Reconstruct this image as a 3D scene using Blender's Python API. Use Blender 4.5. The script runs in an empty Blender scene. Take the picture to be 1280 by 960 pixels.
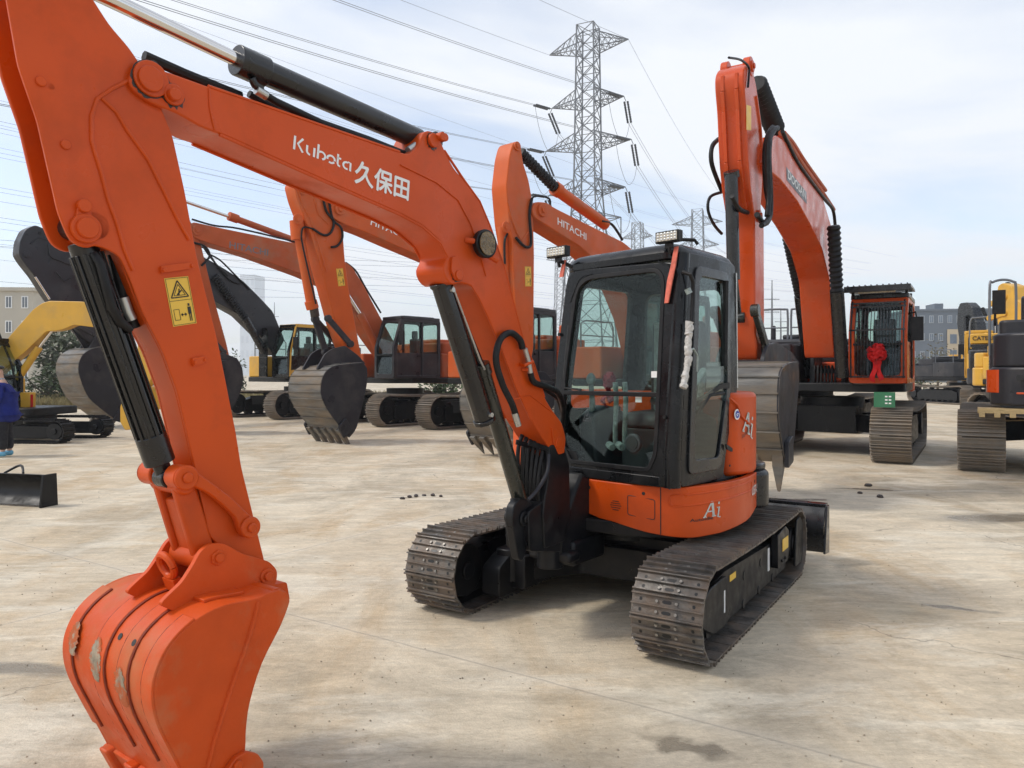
import bpy, bmesh, math, random
from math import radians, sin, cos, pi, atan2, sqrt
from mathutils import Vector, Matrix
random.seed(7)
S = bpy.context.scene
COL = S.collection

# ---------------------------------------------------------------- camera, sky, sun, exposure
EYE = 1.6; FPX = 930.0; PCX = 640.0; PHY = 467.0
cd = bpy.data.cameras.new('camera'); cam = bpy.data.objects.new('camera', cd); COL.objects.link(cam)
cam.location = (0, 0, EYE); cam.rotation_euler = (radians(90), 0, 0)
cd.sensor_width = 36; cd.lens = FPX/1280*36; cd.shift_y = -(480-PHY)/1280
cd.clip_start = .05; cd.clip_end = 4000
S.camera = cam

SUN_EL, SUN_AZ = radians(50), radians(-98)      # azimuth measured from +Y towards +X; the sun stands high to the left
w = bpy.data.worlds.new('World'); S.world = w; w.use_nodes = True
nt = w.node_tree; nt.nodes.clear()
def N(nt, t, **k):
    n = nt.nodes.new(t)
    for a, b in k.items(): setattr(n, a, b)
    return n
sky = N(nt, 'ShaderNodeTexSky', sky_type='NISHITA'); sky.sun_disc = False
sky.sun_elevation = SUN_EL; sky.sun_rotation = SUN_AZ; sky.air_density = 1.0; sky.dust_density = 1.5
hs = N(nt, 'ShaderNodeHueSaturation'); hs.inputs['Saturation'].default_value = .8; hs.inputs['Value'].default_value = 2.1
nt.links.new(sky.outputs[0], hs.inputs['Color'])
tc = N(nt, 'ShaderNodeTexCoord'); sep = N(nt, 'ShaderNodeSeparateXYZ'); nt.links.new(tc.outputs['Generated'], sep.inputs[0])
zz = N(nt, 'ShaderNodeMath', operation='ADD'); nt.links.new(sep.outputs['Z'], zz.inputs[0]); zz.inputs[1].default_value = .18
mx = N(nt, 'ShaderNodeMath', operation='MAXIMUM'); nt.links.new(zz.outputs[0], mx.inputs[0]); mx.inputs[1].default_value = .05
dv = N(nt, 'ShaderNodeVectorMath', operation='DIVIDE'); nt.links.new(tc.outputs['Generated'], dv.inputs[0])
cb = N(nt, 'ShaderNodeCombineXYZ')
for i in range(3): nt.links.new(mx.outputs[0], cb.inputs[i])
nt.links.new(cb.outputs[0], dv.inputs[1])
mp = N(nt, 'ShaderNodeMapping'); mp.inputs['Scale'].default_value = (.55, 1.15, 1); mp.inputs['Rotation'].default_value = (0, 0, radians(28)); mp.inputs['Location'].default_value = (.7, 2.3, 0)
nt.links.new(dv.outputs[0], mp.inputs[0])
n1 = N(nt, 'ShaderNodeTexNoise'); n1.inputs['Scale'].default_value = 1.15; n1.inputs['Detail'].default_value = 7; n1.inputs['Roughness'].default_value = .5; n1.inputs['Distortion'].default_value = .5
nt.links.new(mp.outputs[0], n1.inputs['Vector'])
cr = N(nt, 'ShaderNodeValToRGB'); cr.color_ramp.elements[0].position = .38; cr.color_ramp.elements[0].color = (.18,)*3+(1,)
cr.color_ramp.elements[1].position = .60; cr.color_ramp.elements[1].color = (.97,)*3+(1,)
nt.links.new(n1.outputs[0], cr.inputs[0])
mixc = N(nt, 'ShaderNodeMix', data_type='RGBA')
nt.links.new(cr.outputs[0], mixc.inputs['Factor']); nt.links.new(hs.outputs[0], mixc.inputs['A'])
CLOUD = 9.5
mixc.inputs['B'].default_value = (CLOUD*.945, CLOUD*.98, CLOUD*1.03, 1)
bg = N(nt, 'ShaderNodeBackground'); bg.inputs['Strength'].default_value = .11
nt.links.new(mixc.outputs['Result'], bg.inputs['Color'])
wo = N(nt, 'ShaderNodeOutputWorld'); nt.links.new(bg.outputs[0], wo.inputs[0])

sl = bpy.data.lights.new('sun', 'SUN'); sl.energy = 1.9; sl.angle = radians(10); sl.color = (1, .95, .87)
so = bpy.data.objects.new('sun', sl); COL.objects.link(so)
sd = Vector((sin(SUN_AZ)*cos(SUN_EL), cos(SUN_AZ)*cos(SUN_EL), sin(SUN_EL)))
so.rotation_euler = sd.to_track_quat('Z', 'Y').to_euler(); so.location = (0, 0, 30)
S.view_settings.view_transform = 'Standard'; S.view_settings.look = 'None'; S.view_settings.gamma = 1
S.view_settings.exposure = 0.0
S.render.engine = 'CYCLES'; S.cycles.max_bounces = 5; S.cycles.transparent_max_bounces = 10

# ---------------------------------------------------------------- frames
def ray(px, py): return Vector(((px-PCX)/FPX, 1, -(py-PHY)/FPX))
def gpt(px, Z, z=0.0): return Vector(((px-PCX)/FPX*Z, Z, z))
def hgt(py, Z): return EYE-(py-PHY)/FPX*Z
class Fr:
    """local frame on the ground: x lateral, y rearward, z up"""
    def __init__(s, ox, oy, th, oz=0.0):
        s.o = Vector((ox, oy, oz)); s.th = radians(th)
        s.m = Matrix.Translation(s.o) @ Matrix.Rotation(-s.th, 4, 'Z'); s.i = s.m.inverted()
    def side(s, px, py, x=0.0):
        a = s.i @ Vector((0, 0, EYE)); d = s.i.to_3x3() @ ray(px, py)
        p = a + d*((x-a.x)/d.x); return (p.y, p.z)
    def front(s, px, py, y=0.0):
        a = s.i @ Vector((0, 0, EYE)); d = s.i.to_3x3() @ ray(px, py)
        p = a + d*((y-a.y)/d.y); return (p.x, p.z)
    def top(s, px, py, z=0.0):
        a = s.i @ Vector((0, 0, EYE)); d = s.i.to_3x3() @ ray(px, py)
        p = a + d*((z-a.z)/d.z); return (p.x, p.y)
    def tr(s, pts, x=0.0): return [s.side(p[0], p[1], x) for p in pts]
    def tp(s, px, py, x=0.0):
        q = s.side(px, py, x); return Vector((x, q[0], q[1]))
WORLD = Fr(0, 0, 0)

# ---------------------------------------------------------------- polygons
def rnd(pts, r=.03, seg=3, closed=True):
    out = []; n = len(pts)
    for i in range(n):
        p = Vector(pts[i][:2])
        if not closed and i in (0, n-1): out.append(tuple(p)); continue
        a = Vector(pts[i-1][:2]); b = Vector(pts[(i+1) % n][:2])
        ra = pts[i][2] if len(pts[i]) > 2 else r
        da = min(ra, (a-p).length*.45); db = min(ra, (b-p).length*.45)
        A = p+(a-p).normalized()*da; B = p+(b-p).normalized()*db
        for k in range(seg+1):
            t = k/seg; out.append(tuple((1-t)**2*A+2*t*(1-t)*p+t*t*B))
    return out
def circ(c, r, n=20, a0=0, a1=360):
    full = abs(a1-a0) >= 360
    return [(c[0]+r*cos(radians(a0+(a1-a0)*k/(n if full else n-1))), c[1]+r*sin(radians(a0+(a1-a0)*k/(n if full else n-1)))) for k in range(n)]
def area(p): return sum(p[i-1][0]*p[i][1]-p[i][0]*p[i-1][1] for i in range(len(p)))/2
def offs(pts, d):
    s = 1 if area(pts) > 0 else -1; out = []; n = len(pts)
    for i in range(n):
        a, p, b = Vector(pts[i-1][:2]), Vector(pts[i][:2]), Vector(pts[(i+1) % n][:2])
        e1 = (p-a).normalized(); e2 = (b-p).normalized()
        n1 = Vector((-e1.y, e1.x))*s; n2 = Vector((-e2.y, e2.x))*s
        m = (n1+n2); m = m/max(.3, m.length_squared/2) if m.length > 1e-6 else n1
        q = p+m*d; out.append((q.x, q.y))
    return out

class MB:
    def __init__(s): s.v = []; s.f = []
    def add(s, vs, fs):
        b = len(s.v); s.v += [tuple(v) for v in vs]; s.f += [tuple(b+i for i in f) for f in fs]; return s
    def box(s, a, b):
        x0, y0, z0 = a; x1, y1, z1 = b
        return s.add([(x0,y0,z0),(x1,y0,z0),(x1,y1,z0),(x0,y1,z0),(x0,y0,z1),(x1,y0,z1),(x1,y1,z1),(x0,y1,z1)],
                     [(0,3,2,1),(4,5,6,7),(0,1,5,4),(1,2,6,5),(2,3,7,6),(3,0,4,7)])
    def bar(s, p0, p1, w_, h_, up=(0,0,1)):
        p0, p1 = Vector(p0), Vector(p1); d = (p1-p0).normalized(); u = Vector(up)
        if abs(d.dot(u)) > .98: u = Vector((1,0,0))
        r = d.cross(u).normalized(); u = r.cross(d)
        c = [(-1,-1),(1,-1),(1,1),(-1,1)]
        vs = [p+r*(w_/2*a)+u*(h_/2*b) for p in (p0, p1) for a, b in c]
        return s.add(vs, [(0,3,2,1),(4,5,6,7),(0,1,5,4),(1,2,6,5),(2,3,7,6),(3,0,4,7)])
    def tube(s, pts, r, seg=10, caps=True):
        pts = [Vector(p) for p in pts]; n = len(pts)
        rs = r if isinstance(r, (list, tuple)) else [r]*n
        d0 = (pts[1]-pts[0]).normalized(); u = Vector((0,0,1)) if abs(d0.z) < .9 else Vector((1,0,0))
        u = (u-d0*u.dot(d0)).normalized(); vs = []; fs = []
        for i in range(n):
            d = (pts[min(i+1,n-1)]-pts[max(i-1,0)])
            d = d.normalized() if d.length > 1e-9 else d0
            u = (u-d*u.dot(d)).normalized(); w_ = d.cross(u)
            vs += [pts[i]+(u*cos(2*pi*k/seg)+w_*sin(2*pi*k/seg))*rs[i] for k in range(seg)]
        for i in range(n-1):
            for k in range(seg):
                k2 = (k+1) % seg; fs.append((i*seg+k, i*seg+k2, (i+1)*seg+k2, (i+1)*seg+k))
        if caps: fs += [tuple(range(seg-1,-1,-1)), tuple((n-1)*seg+k for k in range(seg))]
        return s.add(vs, fs)
    def cyl(s, p0, p1, r, seg=20, r1=None): return s.tube([p0, p1], [r, r if r1 is None else r1], seg)
    def cx(s, yz, x0, x1, r, seg=20, r1=None): return s.cyl((x0, yz[0], yz[1]), (x1, yz[0], yz[1]), r, seg, r1)
    def extr(s, A, B):
        n = len(A)
        return s.add(list(A)+list(B), [tuple(range(n-1,-1,-1)), tuple(range(n, 2*n))]+[(i, (i+1)%n, n+(i+1)%n, n+i) for i in range(n)])
    def prism(s, pts, x0, x1): return s.extr([(x0,p[0],p[1]) for p in pts], [(x1,p[0],p[1]) for p in pts])
    def prismz(s, pts, z0, z1): return s.extr([(p[0],p[1],z0) for p in pts], [(p[0],p[1],z1) for p in pts])
    def prismy(s, pts, y0, y1): return s.extr([(p[0],y0,p[1]) for p in pts], [(p[0],y1,p[1]) for p in pts])
    def ring(s, O, I, m0, m1):
        """plate with one opening; O and I have equal counts, m0/m1 map 2D to the two faces"""
        n = len(O); vs = [m0(p) for p in O]+[m0(p) for p in I]+[m1(p) for p in O]+[m1(p) for p in I]; fs = []
        for i in range(n):
            j = (i+1) % n
            fs += [(i,j,n+j,n+i), (2*n+j,2*n+i,3*n+i,3*n+j), (j,i,2*n+i,2*n+j), (n+i,n+j,3*n+j,3*n+i)]
        return s.add(vs, fs)
    def strip(s, A, B, A2, B2):
        """solid between two edge rails (A,B outer; A2,B2 inner)"""
        n = len(A); vs = list(A)+list(B)+list(A2)+list(B2); fs = []
        for i in range(n-1):
            fs += [(i,i+1,n+i+1,n+i), (2*n+i,3*n+i,3*n+i+1,2*n+i+1), (i,2*n+i,2*n+i+1,i+1), (n+i,n+i+1,3*n+i+1,3*n+i)]
        fs += [(0,n,3*n,2*n), (n-1,3*n-1,4*n-1,2*n-1)]
        return s.add(vs, fs)
    def ball(s, c, r, sc=(1,1,1), seg=12, rings=8):
        vs = [Vector((c[0], c[1], c[2]+r*sc[2]))]; fs = []
        for i in range(1, rings):
            for k in range(seg):
                a = pi*i/rings; b = 2*pi*k/seg
                vs.append(Vector((c[0]+r*sc[0]*sin(a)*cos(b), c[1]+r*sc[1]*sin(a)*sin(b), c[2]+r*sc[2]*cos(a))))
        vs.append(Vector((c[0], c[1], c[2]-r*sc[2])))
        for k in range(seg): fs.append((0, 1+k, 1+(k+1)%seg))
        for i in range(rings-2):
            for k in range(seg):
                a = 1+i*seg; fs.append((a+k, a+seg+k, a+seg+(k+1)%seg, a+(k+1)%seg))
        a = 1+(rings-2)*seg
        for k in range(seg): fs.append((len(vs)-1, a+(k+1)%seg, a+k))
        return s.add(vs, fs)
    def pieces(s, gap=.004):
        n = len(s.v); par = list(range(n))
        def fd(a):
            while par[a] != a: par[a] = par[par[a]]; a = par[a]
            return a
        for f in s.f:
            for b in f[1:]: par[fd(f[0])] = fd(b)
        used = {i for f in s.f for i in f}; G_ = {}
        for i in used: G_.setdefault(fd(i), []).append(i)
        C = []
        for k, L in G_.items():
            lo = [min(s.v[i][a] for i in L)-gap for a in range(3)]; hi = [max(s.v[i][a] for i in L)+gap for a in range(3)]; C.append([lo, hi, {k}])
        ch = True
        while ch:
            ch = False
            for i in range(len(C)):
                for j in range(len(C)-1, i, -1):
                    if all(C[i][0][a] <= C[j][1][a] and C[j][0][a] <= C[i][1][a] for a in range(3)):
                        C[i][0] = [min(x, y) for x, y in zip(C[i][0], C[j][0])]; C[i][1] = [max(x, y) for x, y in zip(C[i][1], C[j][1])]; C[i][2] |= C[j][2]; C.pop(j); ch = True
        out = []
        for lo, hi, ks in C:
            m = MB(); mp_ = {}
            for f in s.f:
                if fd(f[0]) in ks:
                    for i in f:
                        if i not in mp_: mp_[i] = len(m.v); m.v.append(s.v[i])
                    m.f.append(tuple(mp_[i] for i in f))
            out.append(m)
        return out
    def build(s, name, mat, parent=None, fr=None, bevel=0, seg=2, smooth=38, each=None):
        if each is None: each = name in EACH
        if each:
            ps = s.pieces()
            if len(ps) > 1: return [p.build(name, mat, parent, fr, bevel, seg, smooth, False) for p in ps][0]
        me = bpy.data.meshes.new(name); me.from_pydata(s.v, [], s.f); me.materials.append(mat)
        bm = bmesh.new(); bm.from_mesh(me); bmesh.ops.recalc_face_normals(bm, faces=bm.faces); bm.to_mesh(me); bm.free()
        for p in me.polygons: p.use_smooth = True
        me.set_sharp_from_angle(angle=radians(smooth))
        o = bpy.data.objects.new(name, me); COL.objects.link(o)
        M = fr.m if fr else Matrix.Identity(4)
        if parent:
            o.parent = parent; PM = WM[parent.name]; o.matrix_local = PM.inverted() @ M
        else: o.matrix_world = M
        WM[o.name] = M
        if bevel:
            b = o.modifiers.new('bevel', 'BEVEL'); b.width = bevel; b.segments = seg; b.limit_method = 'ANGLE'; b.angle_limit = radians(35); b.harden_normals = False
        return o
WM = {}
EACH = {'pin', 'roller', 'hose_clamp', 'weld_seam', 'edge_flange', 'frame_hole', 'reflective_strip', 'hydraulic_hose', 'hose_fitting', 'end_plate', 'blade_arm', 'bolt', 'inspection_label', 'drain_hole', 'wear_strip', 'ear_pad', 'bucket_ear', 'scraped_patch', 'guide_link', 'pressed_line', 'pressed_rib', 'hose_bracket', 'lamp_bracket', 'travel_lever', 'step', 'handrail', 'mirror', 'console', 'tooth', 'window', 'fender'}
def tag(o, label, cat=None, group=None, kind=None):
    o['label'] = label
    if cat: o['category'] = cat
    if group: o['group'] = group
    if kind: o['kind'] = kind
    return o
def thing(name, fr, label, cat, group=None):
    o = bpy.data.objects.new(name, None); COL.objects.link(o); o.matrix_world = fr.m; o.empty_display_size = .2
    WM[o.name] = fr.m.copy(); return tag(o, label, cat, group)

# ---------------------------------------------------------------- materials
def srgb(r, g, b): return tuple(((c/255)/12.92 if c/255 <= .04045 else ((c/255+.055)/1.055)**2.4) for c in (r, g, b))+(1,)
def mat(name, col, rough=.5, metal=0., var=.12, nscale=6., dirt=None, damt=.0, dscale=2.5, bump=0., bscale=40., coat=0., spec=.5, stretch=(1,1,1), rvar=.15, dlo=.5, dhi=.72):
    m = bpy.data.materials.new(name); m.use_nodes = True; nt = m.node_tree; p = nt.nodes['Principled BSDF']
    p.inputs['Metallic'].default_value = metal; p.inputs['Coat Weight'].default_value = coat; p.inputs['Coat Roughness'].default_value = .12
    p.inputs['Specular IOR Level'].default_value = spec
    c = col if len(col) == 4 else tuple(col)+(1,)
    t = N(nt, 'ShaderNodeTexCoord'); mp = N(nt, 'ShaderNodeMapping'); mp.inputs['Scale'].default_value = stretch
    nt.links.new(t.outputs['Object'], mp.inputs[0])
    n = N(nt, 'ShaderNodeTexNoise'); n.inputs['Scale'].default_value = nscale; n.inputs['Detail'].default_value = 6
    nt.links.new(mp.outputs[0], n.inputs['Vector'])
    r = N(nt, 'ShaderNodeMapRange'); r.inputs['From Min'].default_value = .25; r.inputs['From Max'].default_value = .75; r.inputs['To Min'].default_value = 1-var; r.inputs['To Max'].default_value = 1+var
    nt.links.new(n.outputs[0], r.inputs[0])
    mu = N(nt, 'ShaderNodeMix', data_type='RGBA', blend_type='MULTIPLY'); mu.inputs['Factor'].default_value = 1; mu.inputs['A'].default_value = c
    nt.links.new(r.outputs[0], mu.inputs['B']); out = mu.outputs['Result']
    rr = N(nt, 'ShaderNodeMapRange'); rr.inputs['From Min'].default_value = .3; rr.inputs['From Max'].default_value = .7; rr.inputs['To Min'].default_value = max(.03, rough-rvar); rr.inputs['To Max'].default_value = min(1, rough+rvar)
    n3 = N(nt, 'ShaderNodeTexNoise'); n3.inputs['Scale'].default_value = nscale*1.7; n3.inputs['Detail'].default_value = 4; nt.links.new(mp.outputs[0], n3.inputs['Vector'])
    nt.links.new(n3.outputs[0], rr.inputs[0]); rout = rr.outputs[0]
    if dirt:
        n2 = N(nt, 'ShaderNodeTexNoise'); n2.inputs['Scale'].default_value = dscale; n2.inputs['Detail'].default_value = 9; n2.inputs['Roughness'].default_value = .65
        nt.links.new(mp.outputs[0], n2.inputs['Vector'])
        q = N(nt, 'ShaderNodeMapRange'); q.inputs['From Min'].default_value = dlo; q.inputs['From Max'].default_value = dhi; q.inputs['To Max'].default_value = damt
        nt.links.new(n2.outputs[0], q.inputs[0])
        md = N(nt, 'ShaderNodeMix', data_type='RGBA'); nt.links.new(q.outputs[0], md.inputs['Factor']); nt.links.new(out, md.inputs['A']); md.inputs['B'].default_value = dirt if len(dirt) == 4 else tuple(dirt)+(1,)
        out = md.outputs['Result']
        ra = N(nt, 'ShaderNodeMath', operation='MULTIPLY_ADD'); nt.links.new(q.outputs[0], ra.inputs[0]); ra.inputs[1].default_value = .4; nt.links.new(rout, ra.inputs[2]); rout = ra.outputs[0]
        if metal: 
            mm = N(nt, 'ShaderNodeMath', operation='MULTIPLY_ADD'); nt.links.new(q.outputs[0], mm.inputs[0]); mm.inputs[1].default_value = -metal; mm.inputs[2].default_value = metal; mm.use_clamp = True
            nt.links.new(mm.outputs[0], p.inputs['Metallic'])
    nt.links.new(out, p.inputs['Base Color']); nt.links.new(rout, p.inputs['Roughness'])
    if bump:
        nb = N(nt, 'ShaderNodeTexNoise'); nb.inputs['Scale'].default_value = bscale; nb.inputs['Detail'].default_value = 5; nt.links.new(mp.outputs[0], nb.inputs['Vector'])
        bp = N(nt, 'ShaderNodeBump'); bp.inputs['Strength'].default_value = bump; bp.inputs['Distance'].default_value = .02; nt.links.new(nb.outputs[0], bp.inputs['Height']); nt.links.new(bp.outputs[0], p.inputs['Normal'])
    return m
def glassmat(name, tint=(.75,.85,.82), refl=.5, op=.0):
    m = bpy.data.materials.new(name); m.use_nodes = True; nt = m.node_tree; nt.nodes.clear()
    tr = N(nt, 'ShaderNodeBsdfTransparent'); tr.inputs[0].default_value = tuple(tint)+(1,)
    gl = N(nt, 'ShaderNodeBsdfGlossy'); gl.inputs['Roughness'].default_value = .03; gl.inputs['Color'].default_value = (.9,.95,.95,1)
    lw = N(nt, 'ShaderNodeLayerWeight'); lw.inputs[0].default_value = .5; pw = N(nt, 'ShaderNodeMath', operation='POWER'); nt.links.new(lw.outputs['Facing'], pw.inputs[0]); pw.inputs[1].default_value = 4.5
    mu = N(nt, 'ShaderNodeMath', operation='MULTIPLY_ADD'); mu.inputs[1].default_value = .9; mu.inputs[2].default_value = refl; nt.links.new(pw.outputs[0], mu.inputs[0])
    mx = N(nt, 'ShaderNodeMixShader'); nt.links.new(mu.outputs[0], mx.inputs[0]); nt.links.new(tr.outputs[0], mx.inputs[1]); nt.links.new(gl.outputs[0], mx.inputs[2])
    o = N(nt, 'ShaderNodeOutputMaterial')
    last = mx.outputs[0]
    if op:
        df = N(nt, 'ShaderNodeBsdfDiffuse'); df.inputs[0].default_value = (.35,.37,.35,1); m2 = N(nt, 'ShaderNodeMixShader'); m2.inputs[0].default_value = op
        nt.links.new(last, m2.inputs[1]); nt.links.new(df.outputs[0], m2.inputs[2]); last = m2.outputs[0]
    nt.links.new(last, o.inputs[0]); return m
MUD = (.30, .25, .18); RUST = (.16, .08, .045)
M = dict(
 orange = mat('orange_paint', (.58, .072, .006), .36, var=.10, nscale=2.2, dirt=(.31,.045,.010), damt=.5, dscale=3, bump=.03, bscale=14, spec=.28),
 orange_bucket = mat('worn_orange_paint', (.58, .072, .007), .48, spec=.28, var=.12, nscale=5, dirt=(.36,.22,.11), damt=.5, dscale=3.4, bump=.15, bscale=26, dlo=.50, dhi=.72),
 orange_far = mat('weathered_orange_paint', (.56, .095, .012), .42, spec=.3, var=.10, nscale=2, dirt=(.33,.2,.12), damt=.4, dscale=1.3),
 orange_old = mat('faded_orange_paint', (.43, .088, .024), .55, spec=.3, var=.14, nscale=2, dirt=(.30,.2,.13), damt=.6, dscale=1.2),
 orange_cool = mat('orange_red_paint', (.56, .066, .008), .30, var=.08, nscale=2, dirt=(.36,.12,.06), damt=.3, dscale=1.5, coat=.12, spec=.3),
 yellow = mat('yellow_paint', (.66, .36, .035), .4, var=.1, nscale=2, dirt=(.3,.23,.13), damt=.4, dscale=1.5),
 black = mat('black_paint', (.008, .0085, .010), .28, var=.2, nscale=5, dirt=(.06,.055,.05), damt=.22, dscale=3, coat=.15),
 cabblack = mat('satin_black_cab_paint', (.007, .0075, .0085), .26, spec=.3, var=.1, nscale=5, dirt=(.10,.10,.10), damt=.14, dscale=4),
 chassis = mat('dark_chassis_paint', (.006, .0065, .008), .42, var=.3, nscale=6, dirt=(.055,.048,.04), damt=.3, dscale=5, spec=.3),
 darkgrey = mat('charcoal_paint', (.024, .024, .029), .4, spec=.35, var=.2, nscale=2, dirt=(.14,.125,.11), damt=.3, dscale=1.5),
 rubber = mat('black_rubber', (.008, .008, .009), .5, spec=.3, var=.3, nscale=12, dirt=(.05,.045,.04), damt=.3, dscale=7),
 track = mat('worn_track_steel', (.13, .12, .108), .42, .45, var=.5, nscale=9, dirt=(.175,.12,.08), damt=.85, dscale=5.5, bump=.25, bscale=60, dlo=.42, dhi=.66),
 track_far = mat('dusty_track_steel', (.20, .175, .145), .6, .2, var=.3, nscale=4, dirt=(.27,.21,.15), damt=.85, dscale=1.8, bump=.2, bscale=30, dlo=.4, dhi=.62),
 bare = mat('bare_bucket_steel', (.125, .12, .11), .55, .15, var=.5, nscale=4, dirt=(.20,.15,.10), damt=.75, dscale=2.4, bump=.3, bscale=20, stretch=(.45,1,2.0), dlo=.42, dhi=.62),
 chrome = mat('chrome_rod', (.72, .70, .68), .14, 1.0, var=.05, rvar=.05),
 silver = mat('zinc_fitting', (.5, .5, .48), .35, .8, var=.1),
 glass = glassmat('cab_glass', (.80,.87,.85), .022),
 glass_side = glassmat('side_glass', (.80,.87,.85), .04),
 glass_dark = glassmat('tinted_glass', (.45,.48,.48), .04),
 seat = mat('seat_vinyl', (.06, .062, .066), .55, var=.2),
 wrap = mat('clear_wrap', (.28, .33, .31), .3, var=.35, nscale=25, bump=.6, bscale=60),
 bubble = mat('bubble_wrap', (.62, .60, .56), .4, var=.25, nscale=50, bump=.9, bscale=90),
 red = mat('red_satin', (.45, .008, .008), .7, spec=.2, var=.25, nscale=20),
 maroon = mat('maroon_satin', (.28, .015, .03), .5, var=.25, nscale=20),
 white = mat('white_vinyl', (.80, .80, .78), .45, var=.04),
 silvertext = mat('silver_vinyl', (.52, .56, .55), .3, .3, var=.05),
 ylabel = mat('yellow_label', (.80, .50, .06), .45, var=.06),
 ink = mat('black_ink', (.012, .012, .012), .5, var=.05),
 lamp = mat('led_lens', (.62, .56, .44), .25, .3, var=.45, nscale=70),
 steelgrey = mat('galvanised_steel', (.15, .16, .175), .5, .2, var=.15, nscale=1),
 wire = mat('aluminium_wire', (.20, .22, .25), .5, .2, var=.1),
 insul = mat('dark_insulator', (.035, .04, .05), .3, var=.1),
 blue = mat('blue_smock_cloth', (.016, .024, .15), .9, spec=.15, var=.3, nscale=9, bump=.5, bscale=16),
 trouser = mat('black_trousers_cloth', (.012, .012, .015), .9, var=.2, nscale=9),
 cover = mat('blue_shoe_cover', (.12, .35, .50), .5, var=.2),
 scarf = mat('grey_patterned_scarf', (.32, .33, .36), .9, var=.7, nscale=60),
 skin = mat('skin', (.50, .30, .21), .5, var=.06), hair = mat('black_hair', (.012, .01, .009), .5, var=.2),
 dullbolt = mat('worn_bolt_steel', (.28,.26,.23), .45, .5, var=.4, nscale=40),
 green = mat('green_board', (.035, .17, .08), .6, var=.15),
 wood = mat('raw_pallet_wood', (.45, .33, .16), .8, var=.25, nscale=12, stretch=(1,6,6)),
 grease = mat('dark_grease', (.03, .02, .015), .35, var=.4, nscale=30),
 olive = mat('olive_primed_steel', (.012, .014, .010), .3, var=.15, nscale=8, dirt=(.10,.09,.07), damt=.3, dscale=6, coat=.4),
)
# ---------------------------------------------------------------- lettering
def textmesh(s, bold=0.0):
    c = bpy.data.curves.new('t', 'FONT'); c.body = s; c.size = 1; c.offset = bold; c.resolution_u = 3
    o = bpy.data.objects.new('t', c); COL.objects.link(o)
    bpy.context.view_layer.update()
    dg = bpy.context.evaluated_depsgraph_get(); me = bpy.data.meshes.new_from_object(o.evaluated_get(dg))
    vs = [v.co.copy() for v in me.vertices]; fs = [tuple(p.vertices) for p in me.polygons]
    bpy.data.objects.remove(o); bpy.data.meshes.remove(me)
    x0 = min(v.x for v in vs); x1 = max(v.x for v in vs); y0 = min(v.y for v in vs); y1 = max(v.y for v in vs)
    return [((v.x-x0)/(x1-x0), (v.y-y0)/(y1-y0)) for v in vs], fs
def letter(s, f3, m, parent, fr, bold=.0, name='lettering', fat=0):
    """f3(u,v) gives the local 3D point for text coordinates 0..1"""
    vs, fs = textmesh(s, bold); mb = MB()
    P = [f3(0,0), f3(1,0), f3(0,1)]; nn = (Vector(P[1])-Vector(P[0])).cross(Vector(P[2])-Vector(P[0])).normalized()
    for i, (du, dv) in enumerate([(0,0)]+([(fat,0),(-fat,0),(0,fat),(0,-fat)] if fat else [])):
        mb.add([Vector(f3(u+du/max(1,len(s)), v+dv))+nn*(.0003*i) for u, v in vs], fs)
    return mb.build(name, m, parent, fr)
def quadmap(a, b, c):           # a = lower left, b = lower right, c = upper left
    a, b, c = Vector(a), Vector(b), Vector(c)
    return lambda u, v: a+(b-a)*u+(c-a)*v
def strokes(lines, f3, wid, m, parent, fr, name='lettering'):
    mb = MB()
    for L in lines:
        P = [Vector(p) for p in L]; A = []; B = []
        for i, p in enumerate(P):
            d = (P[min(i+1, len(P)-1)]-P[max(i-1, 0)]).normalized(); nn = Vector((-d.y, d.x))*wid/2
            A.append(f3(*(p+nn))); B.append(f3(*(p-nn)))
        n = len(P); mb.add(A+B, [(i, i+1, n+i+1, n+i) for i in range(n-1)])
    return mb.build(name, m, parent, fr)
def arc(cx_, cy_, r, a0, a1, n=9): return [(cx_+r*cos(radians(a0+(a1-a0)*k/(n-1))), cy_+r*sin(radians(a0+(a1-a0)*k/(n-1)))) for k in range(n)]
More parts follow.
